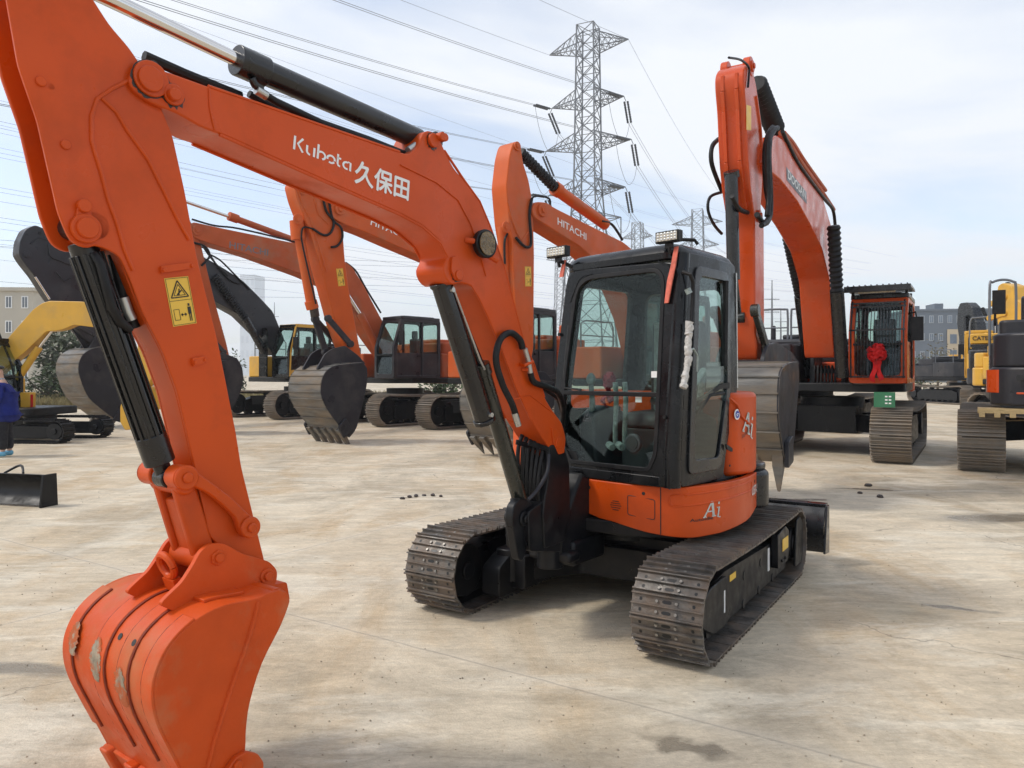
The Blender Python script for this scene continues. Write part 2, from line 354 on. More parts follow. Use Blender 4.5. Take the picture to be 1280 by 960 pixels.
def warning_label(parent, fr, f3):
    mb = MB(); mb.add([f3(0,0), f3(1,0), f3(1,1), f3(0,1)], [(0,1,2,3)]); o = mb.build('warning_label', M['ylabel'], parent, fr)
    n_ = (f3(1,0)-f3(0,0)).cross(f3(0,1)-f3(0,0)).normalized()*.0015
    g = lambda u, v: f3(u, v)+n_
    k = MB()
    def q(*p): k.add([g(*a) for a in p], [tuple(range(len(p)))])
    def line(a, b, t=.035):
        A, B = Vector(a), Vector(b); d = (B-A); d2 = Vector((d.x*.5, d.y)).normalized(); nn = Vector((-d2.y*1.0, d2.x*.5))*t/2
        q(A+nn, B+nn, B-nn, A-nn)
    for a, b in (((.04,.02),(.96,.02)),((.96,.02),(.96,.98)),((.96,.98),(.04,.98)),((.04,.98),(.04,.02)),((.04,.52),(.96,.52))): line(a, b, .018)
    for sc in (1.0, .66):
        T = [(.5+(x-.5)*sc, .70+(y-.70)*sc) for x, y in ((.14,.585),(.86,.585),(.5,.93))]
        for i in range(3): line(T[i-1], T[i], .045 if sc == 1 else .025)
    line((.40,.64),(.60,.72),.05); line((.47,.62),(.52,.76),.05)
    for a, b in (((.14,.12),(.36,.12)),((.36,.12),(.36,.34)),((.36,.34),(.14,.34)),((.14,.34),(.14,.12))): line(a, b, .02)
    line((.42,.22),(.64,.22),.03); q((.40,.22),(.48,.26),(.48,.18)); q((.66,.22),(.58,.26),(.58,.18))
    q((.72,.37),(.86,.37),(.86,.22),(.72,.22)); q((.74,.22),(.78,.22),(.78,.07),(.74,.07)); q((.81,.22),(.85,.22),(.85,.07),(.81,.07)); q((.75,.385),(.83,.385),(.83,.44),(.75,.44))
    k.build('pictogram', M['ink'], o, fr)
    return o
# ---------------------------------------------------------------- tracks
def tpath(y0, y1, r, s, sag=0.0, r2=None):
    """point, tangent and outward normal at arc length s; starts at the bottom front and runs rearwards"""
    L = y1-y0; c = pi*r; tot = 2*L+2*c; s %= tot
    if s < L: return (y0+s, 0), (1, 0), (0, -1)
    s -= L
    if s < c:
        a = -pi/2+s/r; return (y1+r*cos(a), r+r*sin(a)), (-sin(a), cos(a)), (cos(a), sin(a))
    s -= c
    if s < L:
        k = s/L; return (y1-s, 2*r-sag*4*k*(1-k)), (-1, sag*4*(1-2*k)/L*-1), (0, 1)
    s -= L; a = pi/2+s/r
    return (y0+r*cos(a), r+r*sin(a)), (-sin(a), cos(a)), (cos(a), sin(a))
def shoes(mb, x0, x1, y0, y1, r, pitch, t=.012, h=.02, ribs=((-.42,.07),(0,.06),(.42,.07)), bolts=None, sag=0.0, gap=.012, jit=.0):
    tot = 2*(y1-y0)+2*pi*r; n = int(round(tot/pitch)); p = tot/n
    for k in range(n):
        P, T, Nn = tpath(y0, y1, r, k*p+.3*p, sag)
        T = Vector(T).normalized(); Nn = Vector((T.y, -T.x)); P = Vector(P)
        jx = random.uniform(-jit, jit)
        def pt(x, u, q): v = P+T*u+Nn*q; return (x+jx, v.x, v.y)
        def blk(xa, xb, ua, ub, qa, qb, q2=None, tp=0):
            q2 = qb if q2 is None else q2
            vs = [pt(xa,ua,qa), pt(xb,ua,qa), pt(xb,ub,qa), pt(xa,ub,qa), pt(xa,ua+tp,qb), pt(xb,ua+tp,qb), pt(xb,ub-tp,q2), pt(xa,ub-tp,q2)]
            mb.add(vs, [(0,3,2,1),(4,5,6,7),(0,1,5,4),(1,2,6,5),(2,3,7,6),(3,0,4,7)])
        hp = p/2-gap/2
        blk(x0, x1, -hp, hp, -h-t, -h)
        for c, w_ in ribs: blk(x0, x1, (c-w_/2)*p, (c+w_/2)*p, -h-.001, 0, tp=p*w_*.2)
        if bolts is not None:
            xm = (x0+x1)/2
            for dx in (-.055, .055):
                for du in (-.21, .21):
                    a = pt(xm+dx, du*p, -h-.002); b = pt(xm+dx, du*p, -h+.010); bolts.cyl(a, b, .0085, 8)
    return n
def chainband(mb, x0, x1, y0, y1, r, d, th, sag=0.0, n=80):
    tot = 2*(y1-y0)+2*pi*r; O = []; I = []
    for k in range(n):
        P, T, Nn = tpath(y0, y1, r, tot*k/n, sag); P = Vector(P); T = Vector(T).normalized(); Nn = Vector((T.y, -T.x))
        O.append(P-Nn*d); I.append(P-Nn*(d+th))
    mb.ring(O, I, lambda p: (x0, p[0], p[1]), lambda p: (x1, p[0], p[1]))

# ================================================================= the compact excavator in the foreground
T = Fr(.89, 5.53, 33); U = Fr(.89, 5.53, 46); A = Fr(.233, 4.76, 37)
kub = thing('compact_excavator', T, 'bright orange compact excavator with black cab in the foreground', 'excavator')
def P_(mb, name, m, fr=None, bevel=0, parent=None, **k): return mb.build(name, M[m] if isinstance(m, str) else m, parent or kub, fr, bevel, **k)

# --- tracks
for sx, (xa, xb) in enumerate(((.58, .985), (-1.05, -.645))):
    y0, y1, r = -1.07, .98, .272
    mb = MB(); bo = MB(); shoes(mb, xa, xb, y0, y1, r, .136, t=.011, h=.019, ribs=((-.43,.09),(-.02,.07),(.40,.09)), bolts=bo, sag=.02, gap=.008, jit=.0015)
    xm = (xa+xb)/2
    nf = len(mb.f); mb.add(bo.v, bo.f); tr = P_(mb, 'track', 'track', T, 0, smooth=25); tr.data.materials.append(M['dullbolt'])
    for k, pq in enumerate(tr.data.polygons):
        if k >= nf: pq.material_index = 1
    mb = MB(); chainband(mb, xm-.06, xm-.022, y0, y1, r, .032, .05, .02); chainband(mb, xm+.022, xm+.06, y0, y1, r, .032, .05, .02); P_(mb, 'chain', 'chassis', T, parent=tr)
    # pads with slots and holes on each shoe: dark recess dots
    mb = MB(); tot = 2*(y1-y0)+2*pi*r; n = int(round(tot/.136)); p = tot/n
    for k in range(n):
        Pq, Tt, Nn = tpath(y0, y1, r, k*p+.3*p, .02); Tt = Vector(Tt).normalized(); Nn = Vector((Tt.y, -Tt.x)); Pq = Vector(Pq)
        for du in (-.21, .21):
            for (dx, hw) in ((0, .026), (.15, .008), (-.15, .008)):
                vs = []
                for (a, b) in ((-1,-.5),(-.6,-1),(.6,-1),(1,-.5),(1,.5),(.6,1),(-.6,1),(-1,.5)):
                    v = Pq+Tt*(du*p+b*.009)+Nn*(-.0175); vs.append((xm+dx+a*hw, v.x, v.y))
                mb.add(vs, [tuple(range(8))])
    P_(mb, 'shoe_slots', 'ink', T, parent=tr)
    # side frame
    xi, xo = (xm-.11, xm+.13) if sx == 0 else (xm-.13, xm+.11)
    mb = MB(); prof = rnd([(y0+.02, .11), (y1-.15, .11), (y1-.15, .36), (y0+.35, .42), (y0+.02, .38)], .04)
    mb.prism(prof, xi, xo)
    # sloping upper fender of the frame
    mb.prism(rnd([(y0+.25,.36),(y1-.4,.36),(y1-.45,.43),(y0+.45,.46)],.02), xm-.08, xm+.08)
    fo = P_(mb, 'track_frame', 'chassis', T, .008)
    ob = xo+.003 if sx == 0 else xi-.003; dd = .02 if sx == 0 else -.02
    mb = MB()
    for yy, zz, rr in ((y0-.0, .272, .175),): mb.cx((yy, zz), xm-.12, xm+.12, rr, 28); mb.cx((yy, zz), xm-.14, xm+.14, .06, 16)
    P_(mb, 'idler', 'chassis', T, .006)
    mb = MB(); mb.cx((y1, .272), xm-.02, xm+.02, .185, 28)
    for k in range(18):
        a = 2*pi*k/18; c_ = (y1+.195*cos(a), .272+.195*sin(a)); mb.cx(c_, xm-.018, xm+.018, .022, 8)
    mb.cx((y1, .272), xm-.13, xm+.15, .12, 24); mb.cx((y1, .272), xm+.15, xm+.165, .07, 16)
    P_(mb, 'sprocket', 'chassis', T, .004)
    mb = MB()
    for k in range(4):
        yy = y0+.38+k*.37; mb.cx((yy, .125), xm-.085, xm+.085, .062, 16); mb.cx((yy, .125), xm-.10, xm+.135, .03, 12)
    P_(mb, 'roller', 'chassis', T, .003)
    mb = MB(); mb.prism(rnd([(y0-.12,.22),(y0+.10,.12),(y0+.34,.12),(y0+.34,.41),(y0+.02,.40),(y0-.12,.34)],.05), ob, ob+dd)
    P_(mb, 'idler_guard', 'chassis', T, .006)
    if sx == 0:
        mb = MB()
        mb.prism(rnd([(.38,.20),(.68,.20),(.72,.26),(.72,.42),(.62,.47),(.38,.44)],.02), xo, xo+.05)
        for yy in (.48,.58): mb.cx((yy,.24), xo+.05, xo+.062, .012, 8)
        P_(mb, 'motor_cover', 'chassis', T, .008)
        f3 = quadmap((xo+.053,.50,.30),(xo+.053,.68,.30),(xo+.053,.50,.39)); mb = MB(); mb.add([f3(0,0),f3(1,0),f3(1,1),f3(0,1)],[(0,1,2,3)]); P_(mb,'warning_label','ylabel',T)
        mb = MB(); mb.box((xo+.001, .28, .20), (xo+.006, .32, .36)); mb.box((xo+.021, y0+.27, .2), (xo+.025, y0+.29, .33)); P_(mb, 'reflective_strip', 'white', T)
        mb = MB(); a = (xm+.03, -.55, .455); mb.add([(xo+.003,-.62,.335),(xo+.003,-.49,.335),(xo+.003,-.49,.375),(xo+.003,-.62,.375)],[(0,1,2,3)]); P_(mb,'warning_label','ylabel',T)
        mb = MB()
        for k in range(3): mb.prism(circ((-.3+k*.4,.3),.03,12), xo+.001, xo+.004)
        P_(mb, 'frame_hole', 'ink', T)
        # final drive guard at the rear
        mb = MB(); mb.prism(rnd([(y1-.08,.02+.08),(y1+.16,.10),(y1+.20,.2),(y1+.20,.40),(y1+.1,.47),(y1-.02,.45)],.03), xo+.04, xo+.055); mb.box((xo-.05,y1+.02,.30),(xo+.04,y1+.12,.33)); P_(mb,'drive_guard','chassis',T,.005)
# --- centre frame, ring, deck
mb = MB()
mb.box((-.56, -.34, .16), (.50, .50, .47)); mb.box((-.58,-.86,.14),(-.40,.6,.36)); 
mb.prismz(rnd([(-.62,-.9),(-.50,-.9),(-.2,-.42),(.3,-.42),(.62,-.6),(.62,.55),(-.62,.55)],.04), .18, .40)
mb.prism(rnd([(-1.02,.10),(-.4,.10),(-.4,.44),(-.85,.38),(-1.02,.30)],.04), -.64, -.50)
P_(mb, 'centre_frame', 'chassis', T, .012)
mb = MB(); mb.cyl((0,0,.44),(0,0,.57),.40,48); mb.cyl((0,0,.47),(0,0,.52),.43,48); P_(mb, 'swing_ring', 'chassis', U, .004)
mb = MB(); mb.prismz(rnd([(-.82,-.50),(.10,-.72),(.55,-.60),(.76,-.40),(.78,.10),(.70,.5),(.45,.8),(0,.96),(-.5,.8),(-.8,.45)],.08), .555, .64); P_(mb, 'deck', 'chassis', U, .01)
# small white square plate label on the frame under the bracket
mb = MB(); q = T.front(687.5, 677, -.93)
mb.box((q[0]-.028, -.9315, q[1]-.03), (q[0]+.028, -.9285, q[1]+.03)); P_(mb, 'plate_label', 'white', T)
mb = MB(); mb.box((q[0]-.012, -.9345, q[1]-.012), (q[0]+.012, -.932, q[1]+.014)); P_(mb, 'label_print', 'steelgrey', T)
# --- dozer blade behind the tracks
mb = MB(); prof = [(1.52+.10*(1-((z-.30)/.20)**2)*-1, z) for z in [.10+.40*k/10 for k in range(11)]]
prof2 = [(a+.035, b) for a, b in reversed(prof)]
mb.prism(prof+prof2, -.98, 1.08); mb.box((-.98,1.50,.485),(1.08,1.60,.51))
bl = P_(mb, 'dozer_blade', 'black', T, .004)
mb = MB(); mb.prism([(1.38,.12),(1.56,.10),(1.56,.50),(1.48,.50)], 1.083, 1.10); mb.prism([(1.38,.12),(1.56,.10),(1.56,.50),(1.48,.50)], -1.0, -.983)
P_(mb, 'end_plate', 'black', T, .003, parent=bl)
mb = MB()
for x_ in (-.30, .30): mb.bar((x_,.5,.28),(x_,1.46,.26),.08,.12)
mb.cyl((0,.5,.40),(0,1.42,.36),.05,16)
P_(mb, 'blade_arm', 'black', T, .01)

# --- orange skirt around the deck, following the swing radius
def plan(pts, r=.2, seg=5): return rnd(pts, r, seg, closed=False)
def wallmb(path, zt, zb, th=.02, zfun=None):
    n = len(path); P = [Vector(p) for p in path]; IN = []
    for i in range(n):
        d = (P[min(i+1,n-1)]-P[max(i-1,0)]).normalized(); IN.append(P[i]+Vector((-d.y, d.x))*th)
    L = [0]
    for i in range(1, n): L.append(L[-1]+(P[i]-P[i-1]).length)
    f = lambda a, i: a(L[i]/L[-1]) if callable(a) else a
    mb = MB(); mb.strip([(P[i].x,P[i].y,f(zt,i)) for i in range(n)], [(P[i].x,P[i].y,f(zb,i)) for i in range(n)], [(IN[i].x,IN[i].y,f(zt,i)) for i in range(n)], [(IN[i].x,IN[i].y,f(zb,i)) for i in range(n)])
    return mb
def dens(path, st=.03):
    out = []
    for i in range(len(path)-1):
        a, b = Vector(path[i]), Vector(path[i+1]); k = max(1, int((b-a).length/st))
        out += [tuple(a+(b-a)*j/k) for j in range(k)]
    return out+[path[-1]]
lerpz = lambda ks: (lambda t: next((a[1]+(b[1]-a[1])*(t-a[0])/(b[0]-a[0]) for a, b in zip(ks, ks[1:]) if t <= b[0]+1e-9), ks[-1][1]))
SK = dens(plan([(.045,-.66),(.50,-.66),(.80,-.54),(.865,-.15),(.84,.20),(.73,.52)], .22, 8), .02)
zb = lerpz([(0,.73),(.035,.67),(.10,.645),(.16,.64),(.30,.60),(.45,.575),(.60,.575),(.80,.60),(1,.655)])
mb = wallmb(SK, .895, zb, .05)
skirt = P_(mb, 'side_skirt', 'orange', U, .006)
mb = MB(); mb.prismz([(.045,-.60),(.5,-.60),(.74,-.5),(.78,-.15),(.73,.2),(.6,.42),(.045,.3)], .60, .885); P_(mb, 'deck_box', 'chassis', U)
def skpt(t, z, off=.002):
    P = [Vector(p) for p in SK]; L = [0]
    for i in range(1, len(P)): L.append(L[-1]+(P[i]-P[i-1]).length)
    s_ = t*L[-1]
    for i in range(1, len(P)):
        if L[i] >= s_-1e-9:
            k = (s_-L[i-1])/(L[i]-L[i-1]); q = P[i-1].lerp(P[i], k); d = (P[i]-P[i-1]).normalized(); nn = Vector((d.y, -d.x)); q = q+nn*off; return Vector((q.x, q.y, z))
# seam, panel outline, groove, slots and bolt holes of the skirt
mb = MB(); mb.tube([skpt(.345, .89, 0), skpt(.345, zb(.345)+.004, 0)], .0035, 6); 
def skline(pts, r=.004): return [skpt(a, b, .0) for a, b in pts]
rr_ = rnd([(.225,.70),(.325,.685),(.325,.81),(.225,.825)], .012, 4)
mb.tube([skpt(a, b, 0) for a, b in rr_+[rr_[0]]], .0028, 6)
gv = rnd([(.375,.845),(.86,.862),(.86,.80),(.375,.775)], .02, 4); gd = []
for i in range(len(gv)):
    a, b = Vector(gv[i-1]), Vector(gv[i]); k = max(1, int(abs(b.x-a.x)/.01)); gd += [tuple(a+(b-a)*j/k) for j in range(k)]
mb2 = MB(); mb2.tube([skpt(a, b, 0) for a, b in gd+[gd[0]]], .006, 8); P_(mb2, 'pressed_rib', 'orange', U, parent=skirt)
for k in range(5):
    hw = [.014,.022,.026,.022,.014][k]; zc = .772-k*.014+.003
    mb.tube([skpt(.175-hw*.9, zc, -.001), skpt(.175+hw*.9, zc, -.001)], .0034, 6)
for t_, z_ in ((.055,.84),(.285,.845),(.93,.84)):
    c_ = skpt(t_, z_, -.004); d_ = skpt(t_, z_, .003); mb.cyl(c_, d_, .011, 12)
P_(mb, 'seams_and_slots', 'ink', U, parent=skirt)
def skmap(t0, t1, z0, z1, off=.003): return lambda u, v: skpt(t0+(t1-t0)*u, z0+(z1-z0)*v, off)
AI = [[(-.02,.0),(.16,.0)],[(.05,.0),(.47,1.0)],[(.50,1.0),(.58,.0)],[(.45,1.0),(.54,.0)],[(.46,.0),(.70,.0)],[(.20,.34),(.55,.34)],[(.74,.52),(.88,.56),(.80,-.10),(.95,-.14)],[(.86,.74),(.87,.90)]]
strokes(AI, lambda u, v: skmap(.505,.60,.695,.79)(u, v), .085, M['silvertext'], skirt, U)
letter('AutoIdle', skmap(.445,.555,.675,.695), M['ink'], skirt, U, .01)
letter('U57-5', skmap(.865,.985,.755,.815), M['white'], skirt, U, .0, fat=.03)

# --- counterweight, hood, right hand cover
mb = MB(); mb.prismz(rnd([(.74,.44),(.80,.58),(.62,.82),(.32,.98),(0,1.05),(-.4,.92),(-.72,.66),(-.80,.45),(-.3,.2),(.4,.2)],.10,5), .63, .90)
P_(mb, 'counterweight', 'black', U, .03, seg=3)
mb = MB(); mb.prismz(rnd([(.785,.06),(.79,.40),(.64,.64),(.3,.80),(-.1,.86),(-.5,.74),(-.74,.48),(-.78,.1)],.10,5), .90, 1.47)
hood = P_(mb, 'engine_hood', 'orange', U, .035, seg=3)
mb = MB(); mb.prismz(rnd([(.76,.50),(.72,.68),(.42,.92),(0,1.02),(-.2,.95),(0,.6),(.5,.4)],.06,4), .90, .95); P_(mb, 'rear_bumper', 'black', U, .015)
mb = MB(); mb.prismz(rnd([(-.86,-.42),(-.50,-.58),(-.34,-.52),(-.34,.2),(-.84,.4)],.08,4), .66, 1.28); P_(mb, 'right_cover', 'orange', U, .03, seg=3)
# hood badge, handle, ridges on the visible side face
HX = .791
f = lambda px, py: Vector((HX+.003,)+U.side(px, py, HX))
mb = MB(); q = U.side(921, 518, HX); mb.prism(circ(q, .036, 24), HX+.001, HX+.004); ob_ = P_(mb, 'round_badge', 'white', U, parent=hood)
mb = MB(); mb.prism(circ(q, .026, 24), HX+.0045, HX+.0055); P_(mb, 'badge_disc', mat('badge_blue',(.03,.06,.35),.4), U, parent=hood)
strokes([[(.2,.45),(.45,.62),(.8,.55)],[(.25,.3),(.6,.42)]], quadmap((HX+.007,q[0]-.026,q[1]-.026),(HX+.007,q[0]+.026,q[1]-.026),(HX+.007,q[0]-.026,q[1]+.026)), .1, M['white'], hood, U, 'badge_print')
strokes(AI, quadmap(f(928,538),f(941,545),f(929,512)), .10, M['silvertext'], hood, U)
letter('AutoIdle', quadmap(f(927,550),f(939,535),f(927,544)), M['ink'], hood, U, .0)
mb = MB(); mb.tube([f(912,498), f(921,506), f(926,520), f(936,530)], .008, 8); P_(mb, 'pressed_rib', 'orange', U, parent=hood)
mb = MB(); a = U.side(909,560,HX); mb.prism(rnd([(a[0]-.03,a[1]+.03),(a[0]+.05,a[1]-.005),(a[0]+.05,a[1]-.03),(a[0]-.02,a[1]-.005)],.01), HX, HX+.012); mb.cx(U.side(912,582,HX),HX,HX+.004,.008,8); P_(mb, 'latch', 'ink', U, parent=hood)
print('kub base', len(bpy.data.objects))
# --- cab -------------------------------------------------------------------
CX0, CX1, CZ0, CZ1 = -.19, .80, .90, 2.40
CY0, CYT, CYR = -.62, -.50, .25       # front foot, front top, rear
def fy(z): return CY0+(CYT-CY0)*max(0,(z-1.0)/(CZ1-1.0))
def sx_(y, z):                         # the door side bulges and draws in to the rear and towards the roof
    t = (y-CY0)/(CYR-CY0); return CX1-.02*max(0,(z-1.2)/1.2)**2-.075*max(0,t)**2.2
fo_ = rnd([(CX0,CZ0),(CX1-.03,CZ0),(CX1-.03,2.30,.10),(CX0+.03,2.33,.10),(CX0-.035,1.5,.2)], .05, 6)
fi_ = rnd([(CX0+.155,.99,.03),(CX1-.18,.99,.03),(CX1-.13,1.10,.03),(CX1-.135,2.27,.12),(CX0+.12,2.27,.16),(CX0+.04,1.5,.2),(CX0+.05,1.14,.04)], .05, 5)
def resample(poly, n, start=None):
    P = [Vector(p) for p in poly]+[Vector(poly[0])]; L = [0]
    for a, b in zip(P, P[1:]): L.append(L[-1]+(b-a).length)
    out = []
    for k in range(n):
        s_ = L[-1]*k/n; i = max(j for j in range(len(L)) if L[j] <= s_+1e-9); i = min(i, len(P)-2)
        t = (s_-L[i])/max(1e-9, L[i+1]-L[i]); out.append(tuple(P[i].lerp(P[i+1], t)))
    return out
def angmatch(O, I, n=72):
    """pair the two outlines by angle round the opening's centre"""
    c = Vector((sum(p[0] for p in I)/len(I), sum(p[1] for p in I)/len(I)))
    w2 = (max(p[0] for p in I)-min(p[0] for p in I))/2; h2 = (max(p[1] for p in I)-min(p[1] for p in I))/2
    def hit(poly, a):
        d = Vector((cos(a)*w2, sin(a)*h2)); best = None
        for i in range(len(poly)):
            p, q = Vector(poly[i-1]), Vector(poly[i]); e = q-p; den = d.x*e.y-d.y*e.x
            if abs(den) < 1e-12: continue
            t = ((p.x-c.x)*e.y-(p.y-c.y)*e.x)/den; u_ = ((p.x-c.x)*d.y-(p.y-c.y)*d.x)/den
            if t > 0 and -1e-6 <= u_ <= 1+1e-6 and (best is None or t > best): best = t
        return tuple(c+d*best)
    angs = [2*pi*k/n+.001 for k in range(n)]
    return [hit(O, a) for a in angs], [hit(I, a) for a in angs]
O_, I_ = angmatch(fo_, fi_, 120)
mb = MB(); mb.ring(O_, I_, lambda p: (p[0], fy(p[1])-.03, p[1]), lambda p: (p[0], fy(p[1])+.03, p[1]))
cabf = P_(mb, 'cab_frame', 'cabblack', U, .008)
# raised rubber seal
O2, I2 = angmatch(offs(fi_, -.006), offs(fi_, .022), 120)
mb = MB(); mb.ring(O2, I2, lambda p: (p[0], fy(p[1])-.036, p[1]), lambda p: (p[0], fy(p[1])-.01, p[1])); P_(mb, 'window_seal', 'rubber', U, .003, parent=cabf)
ZM = 1.465
def clipz(poly, z, keep_above):
    out = []
    for i in range(len(poly)):
        a, b = poly[i-1], poly[i]; ia = (a[1] > z) == keep_above; ib = (b[1] > z) == keep_above
        if ia != ib: t = (z-a[1])/(b[1]-a[1]); out.append((a[0]+(b[0]-a[0])*t, z))
        if ib: out.append(b)
    return out
gi = offs(fi_, -.004)
for keep in (True, False):
    g = clipz(gi, ZM, keep); mb = MB(); mb.extr([(p[0], fy(p[1])-.018, p[1]) for p in g], [(p[0], fy(p[1])-.013, p[1]) for p in g]); P_(mb, 'windscreen' if keep else 'lower_windscreen', 'glass', U)
mb = MB(); mb.box((CX0+.05, fy(ZM)-.035, ZM-.012), (CX1-.135, fy(ZM)+.01, ZM+.018)); P_(mb, 'windscreen_bar', 'rubber', U, .004)
# lower front panel beneath the glass
mb = MB(); mb.box((CX0+.03, CY0-.034, .90), (CX1-.10, CY0-.02, .965)); P_(mb, 'front_panel', 'cabblack', U, .006, parent=cabf)
# corner posts
def post(path, r, name='corner_post'):
    mb = MB(); mb.tube(path, r, 14); return P_(mb, name, 'cabblack', U, parent=cabf)
post([(CX1-.045, CY0+.02, .90), (CX1-.045, CY0+.02, 1.1), (CX1-.05, fy(1.8)+.02, 1.8), (CX1-.06, fy(2.34)+.03, 2.35)], .055)
post([(CX0+.0, CY0+.03, .90), (CX0+.0, CY0+.03, 1.1), (CX0-.01, fy(1.5)+.02, 1.5), (CX0+.01, fy(2.0)+.03, 2.0), (CX0+.04, fy(2.3)+.05, 2.33)], .045)
# door side: outline in (y,z)
def smap(off): return lambda p: (sx_(p[0], p[1])+off, p[0], p[1])
def dense_poly(poly, st=.05):
    out = []
    for i in range(len(poly)):
        a, b = Vector(poly[i-1]), Vector(poly[i]); k = max(1, int((b-a).length/st)); out += [tuple(a+(b-a)*j/k) for j in range(1, k+1)]
    return out
so_ = dense_poly(rnd([(CY0+.03,.90),(-.02,.90,.04),(.06,1.15,.1),(CYR,1.48,.08),(CYR,2.36,.06),(fy(2.3)+.02,2.36,.08),(CY0+.04,1.1)], .05, 5))
si_ = dense_poly(rnd([(-.49,.985,.03),(-.085,.985,.05),(.0,1.25,.10),(.075,1.50,.08),(.075,2.27,.05),(-.385,2.27,.06),(-.47,1.3)], .05, 5))
O_, I_ = angmatch(so_, si_, 120)
mb = MB(); mb.ring(O_, I_, smap(0), smap(-.05)); P_(mb, 'side_frame', 'cabblack', U, .006, parent=cabf)
# door
do_ = dense_poly(offs(rnd([(-.49,.985,.03),(-.085,.985,.05),(.0,1.25,.10),(.075,1.50,.08),(.075,2.27,.05),(-.385,2.27,.06),(-.47,1.3)], .05, 5), -.012))
di_ = dense_poly(rnd([(-.435,1.06,.03),(-.115,1.05,.04),(-.045,1.27,.08),(.03,1.52,.06),(.03,2.22,.05),(-.345,2.22,.05),(-.42,1.35)], .05, 5))
O_, I_ = angmatch(do_, di_, 100)
mb = MB(); mb.ring(O_, I_, smap(.014), smap(-.03)); door = P_(mb, 'door', 'black', U, .004)
dg = offs(di_, -.01)
for keep in (True, False):
    g = clipz(dg, 1.43, keep); mb = MB(); mb.extr([smap(.0)(p) for p in g], [smap(-.006)(p) for p in g]); P_(mb, 'door_glass', 'glass_side' if keep else 'glass_dark', U, parent=door)
mb = MB(); mb.prism([(-.43,1.40),(-.28,1.43),(-.06,1.50),(.05,1.50),(.05,1.54),(-.06,1.53),(-.28,1.455),(-.43,1.43)], .765, .775); mb.tube([(.775,-.41,1.30),(.775,-.2,1.46),(.770,-.02,1.47)], .012, 8); P_(mb, 'door_rail', 'rubber', U, parent=door)
mb = MB(); mb.tube([(sx_(-.1,2.0)+.01,.0,2.22),(sx_(0,2)+.012,.0,1.65)],.02,6); P_(mb,'sliding_window_post','rubber',U,parent=door)
# chrome-like bright strip on rear corner, rear frame
mb = MB(); mb.tube([(sx_(CYR,1.5)+.002,CYR-.012,1.50),(sx_(CYR,2)+.002,CYR-.012,2.30)],.007,6); P_(mb,'door_edge_trim','silver',U,parent=cabf)
ro_ = rnd([(CX0,.95),(.70,.95),(.70,2.34),(CX0+.04,2.34)], .08, 6); ri_ = rnd([(CX0+.12,1.50),(.60,1.50),(.60,2.2),(CX0+.14,2.2)], .08, 6)
O_, I_ = angmatch(ro_, ri_, 80)
mb = MB(); mb.ring(O_, I_, lambda p: (p[0], CYR+.03, p[1]), lambda p: (p[0], CYR-.02, p[1])); P_(mb, 'rear_frame', 'cabblack', U, .006, parent=cabf)
mb = MB(); g = offs(ri_, -.004); mb.extr([(p[0],CYR+.006,p[1]) for p in g],[(p[0],CYR,p[1]) for p in g]); P_(mb, 'rear_window', 'glass', U)
# right side of the cab (towards the boom)
ro_ = rnd([(CY0+.03,.95),(CYR,.95),(CYR,2.34),(fy(2.3)+.02,2.34),(CY0+.03,1.2)], .06, 5); ri_ = rnd([(CY0+.13,1.35),(CYR-.1,1.35),(CYR-.1,2.22),(fy(2.2)+.11,2.22)], .06, 5)
O_, I_ = angmatch(ro_, ri_, 80)
def rx(z): return CX0+(.07*max(0,(z-1.5)/.85))
mb = MB(); mb.ring(O_, I_, lambda p: (rx(p[1])-.02, p[0], p[1]), lambda p: (rx(p[1])+.02, p[0], p[1])); P_(mb, 'right_frame', 'cabblack', U, .006, parent=cabf)
mb = MB(); g = offs(ri_, -.004); mb.extr([(rx(p[1])-.004,p[0],p[1]) for p in g],[(rx(p[1])+.002,p[0],p[1]) for p in g]); P_(mb, 'right_window', 'glass', U)
# roof with rounded shoulders
def roof_layer(d, z): return [(p[0], p[1], z) for p in rnd([(CX0-.02+d, fy(2.35)-.035+d),(CX1-.035-d, fy(2.35)-.035+d),(CX1-.10-d, CYR+.05-d),(CX0+.0+d, CYR+.05-d)], max(.03,.13-d*.5), 6)]
mb = MB(); Ls = [roof_layer(.015,2.315), roof_layer(0.004,2.325), roof_layer(.004,2.365), roof_layer(.020,2.395), roof_layer(.055,2.42), roof_layer(.12,2.437), roof_layer(.22,2.445)]
n_ = len(Ls[0])
for L_ in Ls: mb.v += L_
for k in range(len(Ls)-1):
    for i in range(n_): mb.f.append((k*n_+i, k*n_+(i+1)%n_, (k+1)*n_+(i+1)%n_, (k+1)*n_+i))
mb.f += [tuple(range(n_-1,-1,-1)), tuple((len(Ls)-1)*n_+i for i in range(n_))]
roof = P_(mb, 'roof', 'cabblack', U, smooth=28)
mb = MB(); mb.tube([(CX1-.22,-.38,2.455),(CX1-.20,-.36,2.475),(CX1-.10,-.26,2.47),(CX1-.09,-.24,2.445)], .012, 8); P_(mb,'roof_rail','rubber',U,parent=roof)
# pressed lines near the top corners of the front
mb = MB()
for pts in ([(CX0+.075,2.10),(CX0+.085,2.13),(CX0+.14,2.25),(CX0+.18,2.275),(CX0+.26,2.285)], [(CX1-.19,2.31),(CX1-.11,2.28),(CX1-.09,2.22),(CX1-.085,2.1)]):
    mb.tube([(p[0], fy(p[1])-.031, p[1]) for p in pts], .005, 6)
P_(mb, 'pressed_line', 'cabblack', U, parent=cabf)
mb = MB()
for px,py in ((698,418),(835,521)):
    q = U.front(px,py,fy(1.6)-.03); mb.cyl((q[0],fy(q[1])-.05,q[1]),(q[0],fy(q[1])-.028,q[1]),.012,10)
P_(mb, 'bolt', 'rubber', U, parent=cabf)
